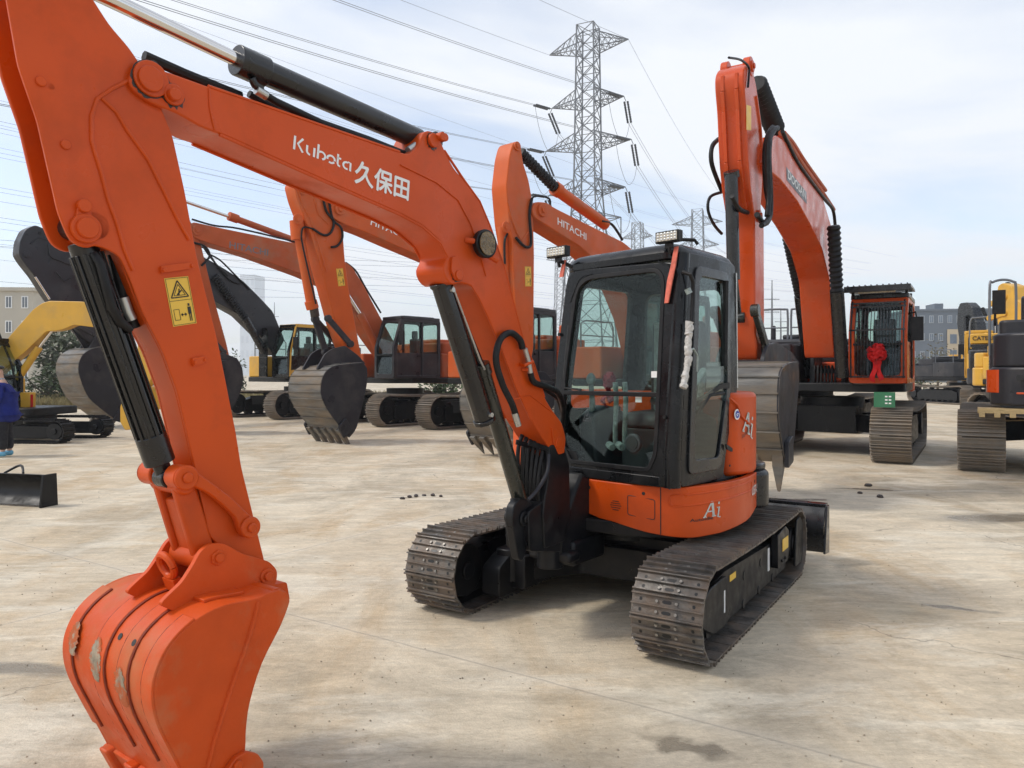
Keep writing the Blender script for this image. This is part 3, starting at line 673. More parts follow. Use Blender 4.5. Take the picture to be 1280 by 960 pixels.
# cab floor, console, seat, levers
mb = MB(); mb.box((CX0+.03, CY0+.05, .88), (CX1-.08, CYR-.03, .93)); P_(mb, 'cab_floor', 'seat', U)
mb = MB()
mb.box((.12,-.28,.93),(.58,.10,1.22)); mb.prism(rnd([(-.30,1.22),(.08,1.22),(.08,1.34),(-.26,1.33)],.05),.14,.56); mb.prism(rnd([(.02,1.25),(.13,1.25),(.14,1.95),(.05,1.98)],.05),.15,.55); mb.prism(rnd([(.03,1.93),(.12,1.93),(.11,2.14),(.05,2.14)],.04),.23,.47)
P_(mb, 'seat', 'seat', U, .03, seg=3)
mb = MB(); mb.prism(rnd([(.005,1.26),(.02,1.26),(.03,1.97),(.012,1.97)],.01),.19,.51); P_(mb,'seat_wrap','wrap',U,.01)
for x_ in (-.06, .66):
    mb = MB(); mb.prism(rnd([(-.42,.93),(-.05,.93),(-.02,1.30),(-.30,1.38),(-.46,1.30)],.05), x_-.07, x_+.07); P_(mb, 'console', 'seat', U, .02)
    mb = MB(); mb.tube([(x_,-.38,1.33),(x_+.01,-.40,1.45),(x_+.01,-.41,1.52)],[.025,.018,.018],10); mb.ball((x_+.01,-.41,1.56),.033,(1,1,1.4)); P_(mb, 'joystick', 'wrap', U)
mb = MB(); mb.tube([(.58,.0,1.42),(.70,-.16,1.62),(.70,-.30,1.50),(.66,-.40,1.28)],.022,8); mb.tube([(.60,-.05,1.35),(.62,-.3,1.30)],.03,8); P_(mb,'armrest','wrap',U)
for px_ in (761, 773):
    a = [U.front(px_+dx, py, CY0+.1+o_) for dx, py, o_ in ((8,478,.02),(7,500,.02),(1,540,.0),(-1,556,.0))]
    mb = MB(); mb.tube([(q[0], CY0+.12+.02*i, q[1]) for i, q in enumerate(a)], .017, 10); q = a[-1]; mb.tube([(q[0]-.01,CY0+.12,q[1]),(q[0]+.04,CY0+.10,q[1]-.015)],.026,8); P_(mb, 'travel_lever', 'wrap', U)
mb = MB(); q = U.front(789,554,CY0+.12); mb.cyl((q[0],CY0+.13,q[1]),(q[0],CY0+.16,q[1]),.062,24); hp = P_(mb,'heater_outlet','steelgrey',U,.004)
mb = MB(); mb.cyl((q[0],CY0+.122,q[1]),(q[0],CY0+.129,q[1]),.046,24); P_(mb,'outlet_face','seat',U,parent=hp)
mb = MB(); q = U.front(812,512,CY0-.02); mb.bar((q[0]-.03,CY0+.08,q[1]+.04),(q[0]+.05,CY0+.08,q[1]-.05),.014,.014); mb.cyl((q[0]-.04,CY0+.07,q[1]+.05),(q[0]-.04,CY0+.09,q[1]+.05),.022,10); P_(mb,'spanner','steelgrey',U)
mb = MB()
for px,py in ((818,468),(798,499)):
    q = U.front(px,py,CY0+.02); mb.box((q[0]-.024,CY0+.02,q[1]-.02),(q[0]+.024,CY0+.024,q[1]+.02))
P_(mb,'inspection_label','white',U)
# warning triangle on the lower glass
q = U.front(734,519,CY0-.02)
strokes([[(.0,0),(1,0),(.5,1),(0,0)],[(.3,.18),(.7,.18)],[(.36,.42),(.6,.52)],[(.45,.3),(.52,.62)]], quadmap((q[0]-.035,CY0-.0195,q[1]-.038),(q[0]+.035,CY0-.0195,q[1]-.038),(q[0]-.035,CY0-.0195,q[1]+.045)), .06, M['steelgrey'], kub, U, 'glass_marking')
# wiper
mb = MB(); mb.tube([(CX0+.07,fy(2.1)-.02,2.1),(CX0+.055,fy(1.6)-.03,1.62),(CX0+.07,fy(1.5)-.03,1.50),(CX0+.22,fy(1.48)-.03,1.49)],.007,6); P_(mb,'wiper','ink',U)
# red lifting strap and work lights
def worklight(px0, py0, px1, py1, y):
    a = U.front(px0, py1, y); b = U.front(px1, py0, y)
    mb = MB(); mb.box((a[0], y, a[1]), (b[0], y+.05, b[1])); 
    for k in range(5): mb.box((a[0]+.01+k*(b[0]-a[0]-.02)/5, y+.05, a[1]+.01), (a[0]+.018+k*(b[0]-a[0]-.02)/5, y+.075, b[1]-.01))
    xm = (a[0]+b[0])/2; mb.box((xm-.03, y+.02, a[1]-.035), (xm+.03, y+.035, a[1]+.001)); mb.tube([(xm, y+.028, a[1]-.03),(xm, y+.04, a[1]-.07)], .012, 8)
    o = P_(mb, 'work_light', 'rubber', U, .004)
    mb = MB(); c_ = .010; mb.box((a[0]+c_, y-.004, a[1]+c_), (b[0]-c_, y-.001, b[1]-c_)); P_(mb, 'lens', 'lamp', U, parent=o)
    mb = MB(); nx, nz = 6, 3
    for i in range(nx):
        for j in range(nz):
            mb.ball((a[0]+c_+(b[0]-a[0]-2*c_)*(i+.5)/nx, y-.004, a[1]+c_+(b[1]-a[1]-2*c_)*(j+.5)/nz), .011, (1,.4,1), 8, 5)
    P_(mb, 'led', 'silver', U, parent=o)
worklight(819, 286, 848, 305, fy(2.35)-.09); worklight(683, 306, 707, 323, fy(2.35)-.10)
mb = MB(); q = U.front(697, 325, fy(2.35)-.07); mb.tube([(q[0], fy(2.35)-.07, q[1]), (q[0]+.05, fy(2.3)-.03, q[1]-.03), (q[0]+.10, fy(2.2), q[1]-.06)], .014, 8); P_(mb, 'lamp_bracket', 'rubber', U)
for pts in (((843,308),(841,330),(838,350),(834,379)), ((703,325),(702,335),(701,346))):
    mb = MB(); w_ = .018
    P = [U.front(px, py, fy(2.2)-.05) for px, py in pts]
    mb.strip([(p[0]-w_*(.7+.3*((i*7)%3)), fy(p[1])-.05, p[1]) for i, p in enumerate(P)], [(p[0]+w_, fy(p[1])-.055, p[1]) for p in P], [(p[0]-w_, fy(p[1])-.042, p[1]) for p in P], [(p[0]+w_, fy(p[1])-.045, p[1]) for p in P])
    P_(mb, 'cloth_tie', mat('salmon_cloth', (.62,.14,.09), .7, var=.3, nscale=30), U)
# grab handle in bubble wrap
hp_ = [Vector((sx_(U.side(px,py,.8)[0],1.8)+.05,)+U.side(px,py,.84)) for px,py in ((862,343),(866,352),(866,372),(864,402))]
mb = MB(); mb.tube([hp_[0]+Vector((-.05,0,.02))]+hp_, .013, 10); gh = P_(mb, 'grab_handle', 'rubber', U)
wp = [Vector((.86,)+U.side(px,py,.86)) for px,py in ((862,402),(861,420),(860,440),(860,455),(857,470),(853,488))]
rs = []; pp = []
for i in range(len(wp)-1):
    for k in range(6): pp.append(wp[i].lerp(wp[i+1], k/6)+Vector((random.uniform(-.003,.003),)*3)); rs.append(.021+random.uniform(-.004,.006))
mb = MB(); mb.tube(pp, rs, 12); P_(mb, 'wrapping', 'bubble', U, parent=gh)
mb = MB(); mb.tube([wp[2]+Vector((0,0,.01)), wp[2]+Vector((0,.06,.02)), wp[2]+Vector((-.01,.12,-.02)), wp[2]+Vector((-.02,.13,-.12))], .007, 8); mb.tube([wp[0]+Vector((0,0,.17)),wp[0]+Vector((-.01,-.01,.2))],.02,8); P_(mb,'wrap_tail','wrap',U,parent=gh)
# --- boom, stick, bucket (plane A) ------------------------------------------
BW, SW = .10, .078
boom_px = [(161,100),(166,88),(175,82),(203,87),(261,108),(300,121),(400,156),(500,190),(511,193),(522,185),(527,172),(531,164),(540,163),(549,172),(556,188),(567,210),(581,226),(600,252),(613,283),(631,335),(655,427),(668,456),(681,497),(690,512),(703,529),(708,550),(705,568),(699,573),(692,568),(679,548),(664,524),(645,483),(630,442),(611,396),(599,371),(590,357),(575,353),(566,357),(557,348),(553,334),(561,322),(552,303),(528,282),(500,267),(400,223),(275,167),(256,161),(219,140),(187,128),(166,112)]
mb = MB(); prof = rnd(A.tr(boom_px, BW), .03, 2); mb.prism(prof, -BW, BW)
boom = P_(mb, 'boom', 'orange', A, .007)
# tip fork cheeks and pins on top of the stick
def ringc(px, py, x): q = A.side(px, py, x); return q
def pin(mb, px, py, x, r, t, r2=None): q = A.side(px, py, x); mb.cx(q, x, x+t, r, 24, r2)
mb = MB(); pin(mb, 188, 99, BW, .062, .012); pin(mb, 188, 99, BW+.012, .044, .012); pin(mb, 216, 119, BW, .038, .014); pin(mb, 216, 119, BW+.014, .022, .022)
pin(mb, 540, 176, BW, .035, .02); pin(mb, 547, 172, BW+.005, .022, .04); pin(mb, 697, 553, BW, .035, .016); pin(mb, 571, 342, BW, .040, .012); pin(mb, 573, 344, BW+.012, .026, .010)
mb.cx(A.side(188,99,-BW), -BW-.03, -BW, .06, 24); mb.cx(A.side(540,176,0), -.13, .10, .02, 16); mb.cx(A.side(552,340,0), -.13, .1, .03, 16)
P_(mb, 'pin', 'orange', A, .003, parent=boom)
mb = MB(); mb.prism(rnd(A.tr([(563,322),(569,320),(573,332),(579,346),(575,351),(567,350),(562,338)], BW), .01), BW, BW+.014); mb.prism(rnd(A.tr([(688,534),(694,536),(704,552),(704,566),(697,568),(690,552)], BW),.01), BW, BW+.01)
mb.tube([Vector((BW+.003, *A.side(px,py,BW))) for px,py in ((500,206),(545,228),(572,250),(588,280),(598,310),(607,345))], .0045, 6)
mb.tube([Vector((BW+.002, *A.side(px,py,BW))) for px,py in ((261,110),(262,135),(268,163))], .004, 6)
mb.tube([Vector((BW+.002, *A.side(px,py,BW))) for px,py in ((640,500),(662,494),(690,515))], .004, 6)
# flange lips running along top and bottom edges
P_(mb, 'weld_seam', 'orange', A, .002, parent=boom)
for chain in ([(275,168),(400,224),(500,268),(528,283),(552,304),(561,322)], [(261,107.5),(400,155.5),(500,189.5)], [(556,188),(581,225.5),(600,251.5),(613,282.5),(631,334.5),(655,426.5),(668,455.5),(681,496.5)], [(590,357),(599,371),(611,396),(630,442),(645,483),(664,524)]):
    mb = MB(); mb.tube([Vector((BW-.004, *A.side(px,py,BW))) for px,py in chain], .007, 6); mb.tube([Vector((-BW+.004, *A.side(px,py,BW))) for px,py in chain], .007, 6)
    P_(mb, 'edge_flange', 'orange', A, parent=boom)
# work light under the boom
q = A.tp(606,305,BW+.05)
mb = MB(); mb.tube([A.tp(582,300,BW), A.tp(590,301,BW+.03), A.tp(600,303,BW+.05)], .015, 8); mb.tube([A.tp(612,320,BW+.04), A.tp(622,326,BW+.06)],.018,8); P_(mb, 'lamp_bracket', 'orange', A, parent=boom)
mb = MB(); mb.tube([q+Vector((-.02,0,0)), q+Vector((.02,-.004,0))], [.075,.078], 24); wl = P_(mb, 'boom_lamp', 'rubber', A, .006)
mb = MB(); mb.cyl(q+Vector((.021,-.004,0)), q+Vector((.026,-.004,0)), .064, 24); P_(mb,'lens',mat('amber_lens',(.16,.11,.05),.25,var=.6,nscale=60,bump=.5,bscale=90),A,parent=wl)
# lettering on the boom: the six latin letters as cut strokes, then the three characters
Q_ = quadmap(A.tp(366,186,BW+.0015), A.tp(438.5,214.5,BW+.0015), A.tp(367.5,169,BW+.0015))
K = [[(.08,0),(.08,1.0)], [(.62,1.0),(.30,.52),(.66,.0)],
     [(.92,.68),(.92,.28)]+arc(1.14,.28,.22,180,275,7)[1:], [(1.42,.68),(1.42,.0)],
     [(1.68,1.08),(1.68,.0)], arc(1.93,.34,.27,150,-75,10),
     arc(2.62,.34,.27,195,-10,10), arc(2.62,.34,.27,240,330,6),
     [(3.10,.95),(3.10,.24),(3.16,.10),(3.30,.06)], [(3.02,.66),(3.34,.66)],
     arc(3.78,.33,.26,75,290,10), [(3.86,.64),(4.06,.62),(4.06,.0)]]
strokes(K, lambda x, y: Q_(x/4.12, y), .145, M['white'], boom, A)
for dx_, dy_, k_ in ((0,0,0),(.5,.0,1),(-.5,0,2),(0,.5,3),(0,-.5,4)):
    pass
letter('久保田', quadmap(A.tp(443,228,BW+.0015), A.tp(510,251,BW+.0015), A.tp(445,199.5,BW+.0015)), M['white'], boom, A, .0, fat=.028)

# grease worked out round the pins
def smear(fr, px, py, x, r0, r1, parent, dy=0.0, dz=0.0, name='grease_smear'):
    q = fr.side(px, py, x); O = []; I = []; rg = random.Random(px*7+py)
    for k in range(40):
        a = 2*pi*k/40; j = rg.uniform(.0,1)**2.5; dr = (r1-r0)*(j+.12)*(1+.9*max(0,-sin(a))); O.append((q[0]+cos(a)*(r0+dr), q[1]+sin(a)*(r0+dr))); I.append((q[0]+cos(a)*r0*.97, q[1]+sin(a)*r0*.97))
    mb = MB(); mb.ring(O, I, lambda p: (x+.0002, p[0], p[1]), lambda p: (x+.0012, p[0], p[1])); return P_(mb, name, 'grease', fr, parent=parent)
for a_ in ((188,99,.064,.072),(216,119,.039,.046),(540,176,.036,.044),(571,342,.041,.049),(697,553,.036,.044)): smear(A, a_[0], a_[1], BW, a_[2], a_[3], boom)
# arm cylinder above the boom
def P3(px, py, x=0.0): return A.tp(px, py, x)
cyl0 = P3(531,179); g0 = P3(305,79); rod = P3(45,-45)
mb = MB(); mb.cyl(P3(523,174), g0, .052, 28); mb.tube([g0+(g0-cyl0).normalized()*(-.10), g0+(g0-cyl0).normalized()*.035], .062, 28); mb.cx(A.side(536,178), -.06, .06, .045, 20)
mb.tube([P3(309,100)+Vector((.03,0,0)), P3(313,108)+Vector((.03,0,0)), P3(322,115)+Vector((.03,0,0))], .017, 10)
ac = P_(mb, 'arm_cylinder', 'black', A, .004)
mb = MB(); mb.cyl(g0, rod, .028, 24); P_(mb, 'piston_rod', 'chrome', A, parent=ac)
hs_ = [P3(*p, .03) for p in ((322,113),(345,127),(400,153),(460,174),(505,192),(520,190))]
mb = MB(); mb.tube(hs_, .0155, 10); mb.tube([p+Vector((-.06,0,.0)) for p in hs_], .0155, 10); mb.tube([P3(180,70,.0),P3(230,92,.0),P3(300,120,-.03)],.02,8); P_(mb, 'hydraulic_hose', 'rubber', A, parent=ac)
mb = MB(); mb.cyl(P3(320,112,.03), P3(333,120,.03), .019, 10); mb.cyl(P3(510,188,.06), P3(521,181,.06), .018, 10); P_(mb, 'hose_fitting', 'silver', A, parent=ac)

# stick: two side plates and the box between them
stick_px = [(-2,-60),(15,-88),(55,-88),(85,-55),(117,0),(137,31),(162,60),(186,96),(216,170),(231,238),(247,324),(272,424),(295,540),(302,584),(332,706),(322,718),(300,706),(262,671),(234,540),(222,490),(204,440),(178,390),(163,350),(156,334),(149,320),(137,313),(119,306),(112,310),(100,308),(88,300),(82,288),(73,265),(47,150),(23,81),(9,0)]
core_px = [(60,-60),(90,-40),(117,0),(137,31),(162,60),(186,96),(216,170),(231,238),(247,324),(272,424),(295,540),(302,584),(332,706),(322,718),(300,706),(262,671),(234,540),(222,490),(204,440),(178,390),(160,345),(140,292),(120,200),(108,150),(80,60)]
mb = MB(); pr = rnd(A.tr(stick_px, SW), .02, 2); mb.prism(pr, SW-.016, SW); mb.prism(pr, -SW, -SW+.016); mb.prism(rnd(A.tr(core_px, SW), .02, 2), -SW+.015, SW-.015)
stick = P_(mb, 'stick', 'orange', A, .004)
mb = MB()
for ch in ([(161,101),(140,111),(121,124),(114,145),(114,175),(118,190),(126,215),(135,250),(146,280),(155,312),(166,338)], [(127,123),(145,140),(160,165),(185,200),(205,240),(222,275),(236,300)]):
    L = [Vector((SW+.002, *A.side(px,py,SW))) for px,py in ch]; mb.tube(L, .007, 8)
P_(mb, 'weld_seam', 'orange', A, parent=stick)
mb = MB()
for px,py,r,t in ((106,286,.048,.018),(106,286,.034,.03),(103,258,.022,.024),(51,102,.016,.008),(82,181,.016,.008)): pin(mb, px, py, SW, r, t)
mb.cx(A.side(106,286), -SW-.03, SW, .048, 24); mb.cx(A.side(106,286), -.125, -SW, .05, 24)
mb.prism(rnd(A.tr([(96,252),(108,250),(113,268),(118,290),(105,302),(92,296),(90,280),(94,268)], SW), .02), SW, SW+.012)
mb.cyl(A.tp(51,115,0)+Vector((-SW,.0,0)), A.tp(51,115,0)+Vector((SW,0,0)), .014, 10)
P_(mb, 'pin', 'orange', A, .003, parent=stick)
mb = MB()
for (a,b,c,d) in (((199,333),(237,328),(237,336),(200,342)), ((238,448),(255,445),(256,453),(240,458))):
    mb.prism(rnd(A.tr([a,b,c,d], SW), .004), SW, SW+.014); 
    for q in (a,b): mb.cx((A.side((q[0]*9+248*1)/10 if q==b else q[0]+4, q[1]+5, SW)), SW+.014, SW+.02, .008, 8)
P_(mb, 'hose_clamp', 'orange', A, .002, parent=stick)
warning_label(stick, A, quadmap(A.tp(216.5,408.5,SW+.0015), A.tp(246,404,SW+.0015), A.tp(205,348,SW+.0015)))
# bucket cylinder with ribbed guard
t0 = P3(100,296); t1 = P3(199,575); ax = (t1-t0).normalized()
side_v = Vector((1,0,0)); up_v = ax.cross(side_v)
mb = MB(); mb.tube([t0+ax*.02, t1], .046, 28); mb.tube([t1-ax*.10, t1+ax*.01], .054, 28); mb.cx(A.side(96,284), -.055, .055, .04, 20)
bc = P_(mb, 'bucket_cylinder', 'black', A, .003)
mb = MB()
for k in range(12):
    a = 2*pi*k/12; o_ = side_v*cos(a)*.053+up_v*sin(a)*.053; mb.bar(t0+ax*.06+o_*.97, t1-ax*.08+o_*.95, .010, .007, up=tuple(o_))
P_(mb, 'ribbed_guard', 'black', A, .002, parent=bc)
mb = MB(); mb.tube([t1, P3(207,597)], .03, 16); mb.cx(A.side(207,597), -.035, .035, .036, 20); P_(mb, 'rod_end', 'black', A, .004, parent=bc)
mb = MB(); mb.tube([P3(118,318,.05),P3(126,330,.075),P3(140,385,.07),P3(150,402,.06),P3(163,412,.05)], .016, 10); mb.tube([P3(142,318,.0),P3(150,350,.0),P3(158,385,.0),P3(168,410,.0)],.022,10); P_(mb, 'hydraulic_hose', 'rubber', A, parent=bc)
mb = MB(); mb.tube([P3(154,372,.03),P3(160,390,.03),P3(165,400,.03)], .018, 10); P_(mb, 'hose_fitting', 'silver', A, parent=bc)
# bucket linkage
mb = MB(); LK = .125
for s_ in (1,-1):
    x0 = LK-.035 if s_ > 0 else -LK; X = LK
    pr = rnd(A.tr([(222,590),(232,583),(244,588),(266,604),(290,622),(306,638),(318,648),(325,662),(318,673),(306,673),(300,662),(296,648),(280,632),(262,617),(243,608),(226,611),(219,600)], X), .02, 3); mb.prism(pr, x0, x0+.035)
    if s_ > 0:
        for px,py,r in ((232,597,.045),(312,659,.042)): mb.cx(A.side(px,py,LK), LK, LK+.014, r, 24); mb.cx(A.side(px,py,LK), LK+.014, LK+.026, r*.45, 12)
    else: 
        for px,py in ((232,597),(312,659)): mb.cx(A.side(px,py,LK), -LK-.02, -LK, .045, 20)
mb.cx(A.side(232,597,LK), -LK, LK, .032, 20); mb.cx(A.side(232,597,LK), -LK-.02, -.05, .045, 20); mb.cx(A.side(232,597,LK), .05, LK, .045, 20); mb.cx(A.side(312,659,LK), -LK, LK, .028, 16)
P_(mb, 'guide_link', 'orange', A, .006)
mb = MB(); p0 = A.tp(216,602,0); p1 = A.tp(243,693,0); d_ = (p1-p0).normalized(); 
for xo_ in (-.065,.065): mb.bar(Vector((xo_,p0.y,p0.z)), Vector((xo_,p1.y,p1.z)), .035, .085, up=(0,1,.3))
mb.bar(Vector((0,)+tuple((p0+d_*.06))[1:]), Vector((0,)+tuple(p1)[1:]), .10, .055, up=(0,1,.3))
mb.cx((p1.y,p1.z), -.105, .105, .05, 24); mb.cx((p0.y,p0.z), -.10, .10, .042, 24)
P_(mb, 'bucket_link', 'orange', A, .012, seg=3)
# bucket
weldm = mat('dark_weld_orange', (.22,.03,.008), .6, var=.3, nscale=30)
BK = .29; BL = .385
back_px = [(351,737),(338,741),(318,749),(280,757),(245,775),(214,806),(197,841),(193,872),(199,903),(214,935),(229,964),(245,995),(262,1030)]
front_px = [(275,1040),(289,1016),(300,975),(307,936),(308,912),(313,877),(328,829),(350,785),(361,757),(362,747),(358,740)]
B_ = A.tr(back_px, BK); 
def smooth_curve(P, n=5):
    out = []; P = [Vector(p) for p in P]
    for i in range(len(P)-1):
        a = P[max(i-1,0)]; b = P[i]; c = P[i+1]; d = P[min(i+2,len(P)-1)]
        for k in range(n):
            t = k/n; out.append(tuple(.5*((2*b)+(c-a)*t+(2*a-5*b+4*c-d)*t*t+(3*b-a-3*c+d)*t**3)))
    return out+[tuple(P[-1])]
BC = smooth_curve(B_, 5); FC = smooth_curve(A.tr(front_px, BK), 3)
mb = MB(); 
for x0, x1 in ((BK-.018,BK),(-BL,-BL+.018)): mb.prism(BC+FC, x0, x1)
buck = P_(mb, 'bucket', 'orange_bucket', A, .004)
def inner(C, d):
    out = []
    for i, p in enumerate(C):
        t = (Vector(C[min(i+1,len(C)-1)])-Vector(C[max(i-1,0)])).normalized(); out.append((p[0]+t.y*d, p[1]-t.x*d))
    return out
sgn = 1
cen = (sum(p[0] for p in BC+FC)/len(BC+FC), sum(p[1] for p in BC+FC)/len(BC+FC))
if (Vector(inner(BC,.05)[20])-Vector(cen)).length > (Vector(BC[20])-Vector(cen)).length: sgn = -1
def shell(mb, C, x0, x1, o, i_):
    Oo = inner(C, -sgn*o); Ii = inner(C, sgn*i_)
    mb.strip([(x0,*p) for p in Oo], [(x1,*p) for p in Oo], [(x0,*p) for p in Ii], [(x1,*p) for p in Ii])
mb = MB(); shell(mb, BC, -BL+.001, BK-.001, -.001, .014); shl = P_(mb, 'bucket_shell', 'orange_bucket', A, parent=buck)
mb = MB()
for xa, xb, s0, s1 in ((-.135,-.055,8,52),(.045,.115,8,52),(-.38,-.31,20,52),(.215,.287,20,52)): shell(mb, BC[s0:s1], xa, xb, .008, .002)
P_(mb, 'wear_strip', 'orange_bucket', A, .003, parent=buck)
for x_ in (-.137,-.053,.043,.117,.213,-.308):
    mb = MB(); C1 = inner(BC, -sgn*.002)[(20 if abs(x_) > .2 else 8):52]; mb.tube([(x_+random.uniform(-.001,.001), p[0], p[1]) for p in C1], [.0045+.0012*(k%2) for k in range(len(C1))], 6); P_(mb, 'weld_line', weldm, A, parent=buck)
mb = MB()
for xa, xb in ((-.20,-.115),(.085,.20)): shell(mb, BC[9:17], xa, xb, .011, .002)
P_(mb, 'ear_pad', 'orange_bucket', A, .003, parent=buck)
mb = MB()
for x_ in (-.012, .10):
    i = 27; p = inner(BC, -sgn*.0095)[i]; q = inner(BC, -sgn*.011)[i]; 
    mb.cyl((x_, *inner(BC, sgn*.0)[i]), (x_, *inner(BC, -sgn*(.0088 if x_>0 else .0012))[i]), .012, 14)
P_(mb, 'drain_hole', 'ink', A, parent=buck)
# bare scraped patches on the back
mb = MB()
for x_, i, h in ((-.30,31,7),(-.11,33,9),(.075,36,8)):
    Cc = inner(BC, -sgn*.0096); rows = []; n_ = h*4+1
    for k in range(n_):
        u = i-h/2+k/4; i0 = int(u); t = u-i0; y_ = Cc[i0][0]*(1-t)+Cc[i0+1][0]*t; z_ = Cc[i0][1]*(1-t)+Cc[i0+1][1]*t
        w_ = .042*sin(pi*(k+.3)/n_)**.5*random.uniform(.7,1.15); c_ = x_+.018*(k/n_-.5)+random.uniform(-.004,.004)
        rows.append([(c_+w_*a, y_, z_) for a in (-1,-.5,0,.5,1)])
    vs = [p for r_ in rows for p in r_]; mb.add(vs, [(a*5+b,a*5+b+1,a*5+b+6,a*5+b+5) for a in range(n_-1) for b in range(4)])
P_(mb, 'scraped_patch', mat('scraped_steel',(.30,.25,.18),.6,.2,var=.5,nscale=30,dirt=(.42,.09,.02),damt=.95,dscale=16,dlo=.45,dhi=.55), A, parent=buck)
mb = MB(); wl_ = A.tr([(323,752),(316,780),(305,815),(292,850),(279,890),(268,925),(258,965),(250,990)], BK); 
L = []
for i in range(len(wl_)-1):
    for k in range(8): t = k/8; L.append(Vector((BK+.001, wl_[i][0]*(1-t)+wl_[i+1][0]*t, wl_[i][1]*(1-t)+wl_[i+1][1]*t)))
mb.tube(L, [.0075+.003*(k%2) for k in range(len(L))], 8); P_(mb, 'weld_bead', 'orange_bucket', A, parent=buck)
EW = .132
ear_px = [(199,756),(214,741),(228,728),(242,706),(251,689),(262,680),(280,679),(302,692),(337,702),(347,713),(346,726),(340,741),(322,750),(280,760),(245,776)]
mb = MB(); pr = rnd(A.tr(ear_px, EW), .02, 3); mb.prism(pr, EW-.022, EW); mb.prism(pr, -EW, -EW+.022)
mb.cx(A.side(349,748,BK), -BL+.02, BK-.012, .036, 24); mb.prism(rnd([(a,b) for a,b in A.tr([(228,742),(338,722),(342,744),(240,764)],0)],.01), -EW+.02, EW-.02)
P_(mb, 'bucket_ear', 'orange_bucket', A, .004, parent=buck)
mb = MB()
for px,py in ((272,697),(333,720)): q = A.side(px,py,EW); mb.cx(q, -EW-.015, EW+.010, .030, 6 if px<300 else 24); mb.cx(q, EW+.010, EW+.022, .018, 12); mb.cx(q,-EW+.02,EW-.02,.044,20)
P_(mb, 'pin', 'orange_bucket', A, .003, parent=buck)
mb = MB(); c_ = Vector((-.02, *A.side(212,708,0))); e1 = Vector((1,.0,0)); e2 = Vector((0,-.35,1)).normalized()
R_ = [c_+e1*(.045*cos(2*pi*k/20))+e2*(.045*sin(2*pi*k/20)) for k in range(21)]
mb.tube(R_, .014, 8); mb.bar(c_-e2*.05, c_-e2*.10, .08, .03); P_(mb, 'lifting_eye', 'orange_bucket', A, parent=buck)
# cutting edge, teeth, side cutters
tip = Vector(BC[-1]); tg = (Vector(BC[-1])-Vector(BC[-6])).normalized(); nrm = Vector((tg.y,-tg.x))*sgn
mb = MB(); e0 = tip-tg*.10
mb.prism([tuple(e0-nrm*.012), tuple(e0+nrm*.02), tuple(tip+tg*.05+nrm*.016), tuple(tip+tg*.05)], -BL-.006, BK+.006)
P_(mb, 'cutting_edge', 'orange_bucket', A, .003, parent=buck)
for k in range(4):
    xc = -BL+.045+(BL+BK-.09)*k/3; mb = MB()
    b0 = tip-tg*.12-nrm*.035; b1 = tip+tg*.05-nrm*.03; b2 = tip+tg*.20+nrm*.01; b3 = tip+tg*.05+nrm*.04; b4 = tip-tg*.1+nrm*.02
    mb.prism([tuple(b0),tuple(b1),tuple(b2),tuple(b3),tuple(b4)], xc-.032, xc+.032); P_(mb, 'tooth', 'orange_bucket', A, .01, parent=buck)
for x0 in (BK, -BL-.025):
    mb = MB(); mb.prism(rnd(A.tr([(276,965),(291,944),(304,937),(318,940),(325,950),(324,975),(300,1010),(280,1000)], BK), .01), x0, x0+.025)
    if x0 > 0: mb.cx(A.side(291,953,BK), x0+.025, x0+.04, .018, 6)
    P_(mb, 'side_cutter', 'orange_bucket', A, .004, parent=buck)
# boom cylinder with its guard
p0 = P3(553,345); g1 = P3(612,470); p1 = P3(657,648)
mb = MB(); mb.tube([P3(600,455), p1], .048, 24); mb.tube([P3(600,455), P3(604,468)], .056, 24); mb.cx(A.side(659,652), -.07, .07, .055, 20); 
bcy = P_(mb, 'boom_cylinder', 'olive', A, .003)
mb = MB(); mb.cyl(P3(553,345), P3(606,470), .026, 20); mb.cx(A.side(552,345), -.05, .05, .04, 20); P_(mb, 'piston_rod', 'black', A, parent=bcy)
mb = MB(); ga, gb_ = P3(551,352), P3(606,528); mb.tube([ga, gb_], .058, 10); mb.tube([ga, ga.lerp(gb_,.03)], .066, 10); mb.tube([ga.lerp(gb_,.97), gb_], .066, 10); P_(mb, 'rod_guard', 'black', A, .004, parent=bcy)
mb = MB(); gp = [(536,352),(566,352),(572,372),(617,527),(612,532),(600,530),(594,520)]
for k in (.06,.94): q = ga.lerp(gb_, k); mb.cyl(q+Vector((.05,0,0)), q+Vector((.072,0,0)), .014, 8)
P_(mb, 'guard_bolt', 'silver', A, parent=bcy, each=True)
mb = MB(); mb.tube([P3(566,358,.06),P3(600,450,.06),P3(606,462,.06)],.006,8); P_(mb,'grease_pipe','silver',A,parent=bcy)
# hoses by the boom foot
def hose(pts, r, name='hydraulic_hose', m='rubber', x=BW+.03):
    C = [A.tp(p[0], p[1], p[2] if len(p) > 2 else x) for p in pts]; out = []
    for i in range(len(C)-1):
        a = C[max(i-1,0)]; b = C[i]; c = C[i+1]; d = C[min(i+2,len(C)-1)]
        for k in range(6):
            t = k/6; out.append(.5*((2*b)+(c-a)*t+(2*a-5*b+4*c-d)*t*t+(3*b-a-3*c+d)*t**3))
    out.append(C[-1]); mb = MB(); mb.tube(out, r, 10); return P_(mb, name, m, A)
hose([(646,524,.11),(640,505),(628,480),(620,450),(625,425),(638,416),(650,425),(653,436)], .019)
hose([(656,436),(660,450),(663,466)], .016, 'hose_fitting', 'silver'); hose([(643,516,.12),(648,532,.12)], .019, 'hose_fitting', 'silver')
hose([(663,466),(668,478),(685,484),(698,492,.05),(704,510,-.05),(703,530,-.12)], .019)
